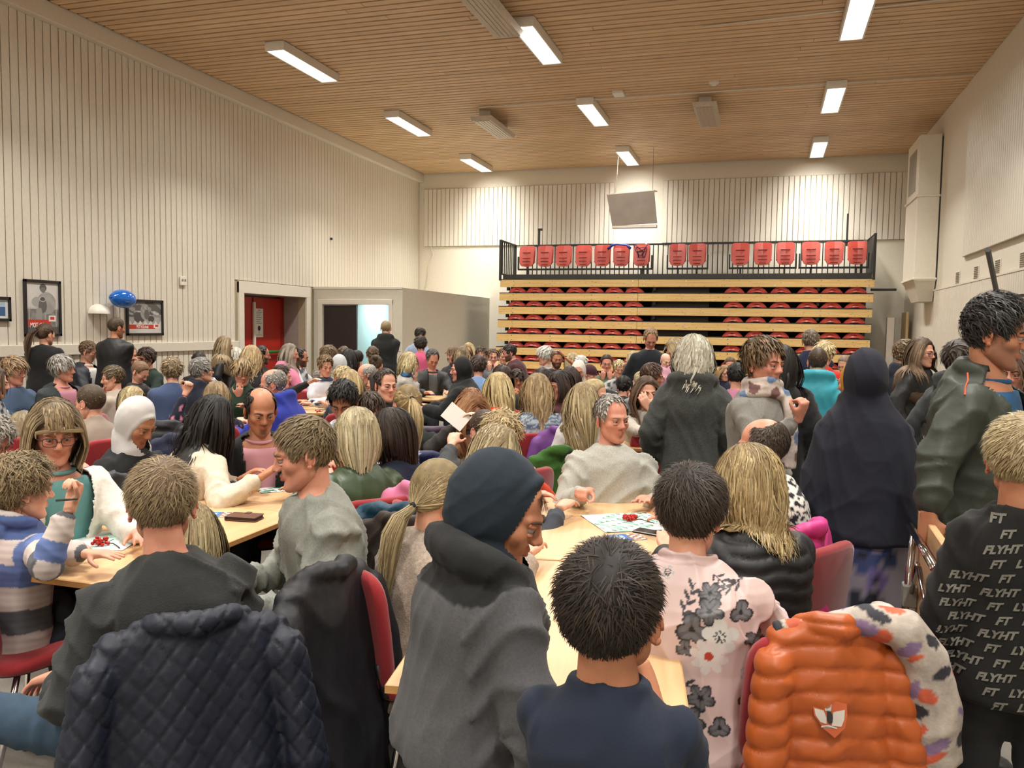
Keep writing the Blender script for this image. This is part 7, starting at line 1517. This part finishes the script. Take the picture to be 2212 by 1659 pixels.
t = tag(empty('phone', on(905, 1052), .4), 'dark tablet lying behind the green bomber jacket', 'tablet'); MB().box(-.1, .1, -.07, .07, 0, .010, bev=.003).build('case', mat('tablet_brown', '#4a3020', .4), t)
def foil(px, py, label, n=26, sc=.035, name='foil_scrap', seed=1):
    r_ = np.random.default_rng(seed); a, b = np.meshgrid(np.linspace(0, 2*PI, 16, endpoint=False), np.linspace(.1, PI-.1, 8), indexing='ij'); rr = sc*(1+.35*r_.normal(size=a.shape)); P = np.stack([rr*np.cos(a)*np.sin(b), rr*np.sin(a)*np.sin(b), rr*.35*np.cos(b)+sc*.35], -1)
    tag(MB().rings(P.transpose(1, 0, 2)).build(name, mat('silver_foil', '#c9c9cb', .2, metal=.9), None, loc=on(px, py)), label, 'foil')
foil(527, 1038, 'crumpled silver foil at the edge of the second table'); foil(493, 1068, 'clear crumpled wrapper by the white player', sc=.022, seed=3)
def napkin(px, py, rz, label, cols, w_=.17):
    t = tag(empty('napkin', on(px, py), rz), label, 'napkin'); n = 50; x, y = np.meshgrid(np.linspace(-w_, w_, n), np.linspace(-w_, w_, n), indexing='ij'); z = .0022+.0016*np.sin(x*40)*np.sin(y*35); xx, yy = x.ravel(), y.ravel(); C = np.tile(np.array(lin('#dfe6e4')), (n*n, 1))
    gsel = (np.sin(xx*46+2*np.sin(yy*30))*np.sin(yy*50) > .25) & (np.abs(xx-yy) < w_*1.0); C[gsel] = lin(cols[0]); C[(np.sin(xx*90)*np.sin(yy*85+xx*40) > .6) & (np.abs(xx-yy) < w_*1.1)] = lin(cols[1]); i_, j_ = np.meshgrid(np.arange(n-1), np.arange(n-1), indexing='ij')
    MB().add(np.stack([xx, yy, z.ravel()], 1), np.stack([i_*n+j_, (i_+1)*n+j_, (i_+1)*n+j_+1, i_*n+j_+1], -1).reshape(-1, 4), 0, C).build('sheet', COLM, t, smooth=True); return t
napkin(1355, 1128, .55, 'white and green printed napkin under the rowan berries', ('#8fbfb0', '#5a7a60')); napkin(225, 1168, .3, 'pale green napkin before the striped boy', ('#9fd0c0', '#c8e6dc'), .14); napkin(600, 1052, .9, 'green patterned napkin near the man in profile', ('#2f8a6a', '#1f5a48'), .13)
BERRY = mat('rowan_red', '#b01c10', .25, noise=.1); STEM = mat('twig_dark', '#2e2a22', .8)
def berries(px, py, label, n=26, seed=2):
    t = tag(empty('rowan_cluster', on(px, py)), label, 'berries'); r_ = np.random.default_rng(seed)
    for k in range(n):
        a = r_.uniform(0, 2*PI); rr = .034*math.sqrt(r_.uniform()); MB().ball((rr*math.cos(a), rr*math.sin(a), .009+.018*r_.uniform()), .0075, 10, 7).build('berry', BERRY, t, smooth=True)
    MB().tube([(.0, 0, .012), (.05, .01, .01), (.085, -.005, .006), (.11, -.02, .004)], .0022, 6).tube([(.02, 0, .012), (.035, .03, .02)], .0016, 5).build('stem', STEM, t, smooth=True)
berries(1363, 1126, 'bunch of red rowan berries on the green printed napkin'); berries(218, 1178, 'bunch of red rowan berries before the striped boy', 20, 5); berries(688, 892, 'small bunch of berries on the table behind the blue hoodie', 12, 8)
plate(925, 852, .3, .11, .07, .04, mat('black_box', '#17120f', .4), 'small_box', 'small black box on the table by the clasped hands', 'box'); berries(921, 843, 'orange red sprig on the small black box', 8, 11)
plate(962, 845, .5, .15, .11, .001, mat('paper', '#e9e6df', .8), 'sheet', 'white printed sheet on the table of the black hooded coat', 'sheet'); plate(950, 948, .2, .15, .11, .001, mat('paper', '#e9e6df', .8), 'sheet', 'white sheet lying on the middle table', 'sheet')
plate(648, 826, .2, .24, .16, .045, mat('card_box', '#c9b79c', .6), 'game_box', 'low pale box on the table of the pink hoodie', 'box')
c = at_depth(985, 900, 4.95); tag(MB().box(-.075, .075, -.001, .001, -.055, .055).build('sheet', mat('paper', '#e9e6df', .8), None, loc=tuple(c), rot=(math.radians(-20), math.radians(38), .2)), 'white sheet held up by the ginger girl', 'sheet')
c = at_depth(140, 1083, 2.74); tag(MB().tube([c+np.array([-.035, 0, .0]), c+np.array([.05, .0, .012])], .004, 8).build('pen', mat('pen_dark', '#27382e', .3), smooth=True), 'dark pen held by the striped boy', 'pen')
h = P1['mang']; 
# white trainers swoosh-shaped mark on the tall man's shoe
sh = [c for c in P1['tall']['root'].children if c.name.startswith('shoe')][-1]
v = np.array([x.co[:] for x in sh.data.vertices]); cx_, cy_ = v[:, 0].max()+.002, v[:, 1].mean()
MB().add([(cx_, cy_-.03, .055), (cx_, cy_-.035, .035), (cx_, cy_-.015, .028), (cx_, cy_+.06, .062), (cx_, cy_-.01, .040), (cx_, cy_-.022, .042)], [(0, 1, 2, 4, 5), (2, 3, 4)]).build('side_mark', mat('white_print', '#cfd0cc', .6), P1['tall']['root'])
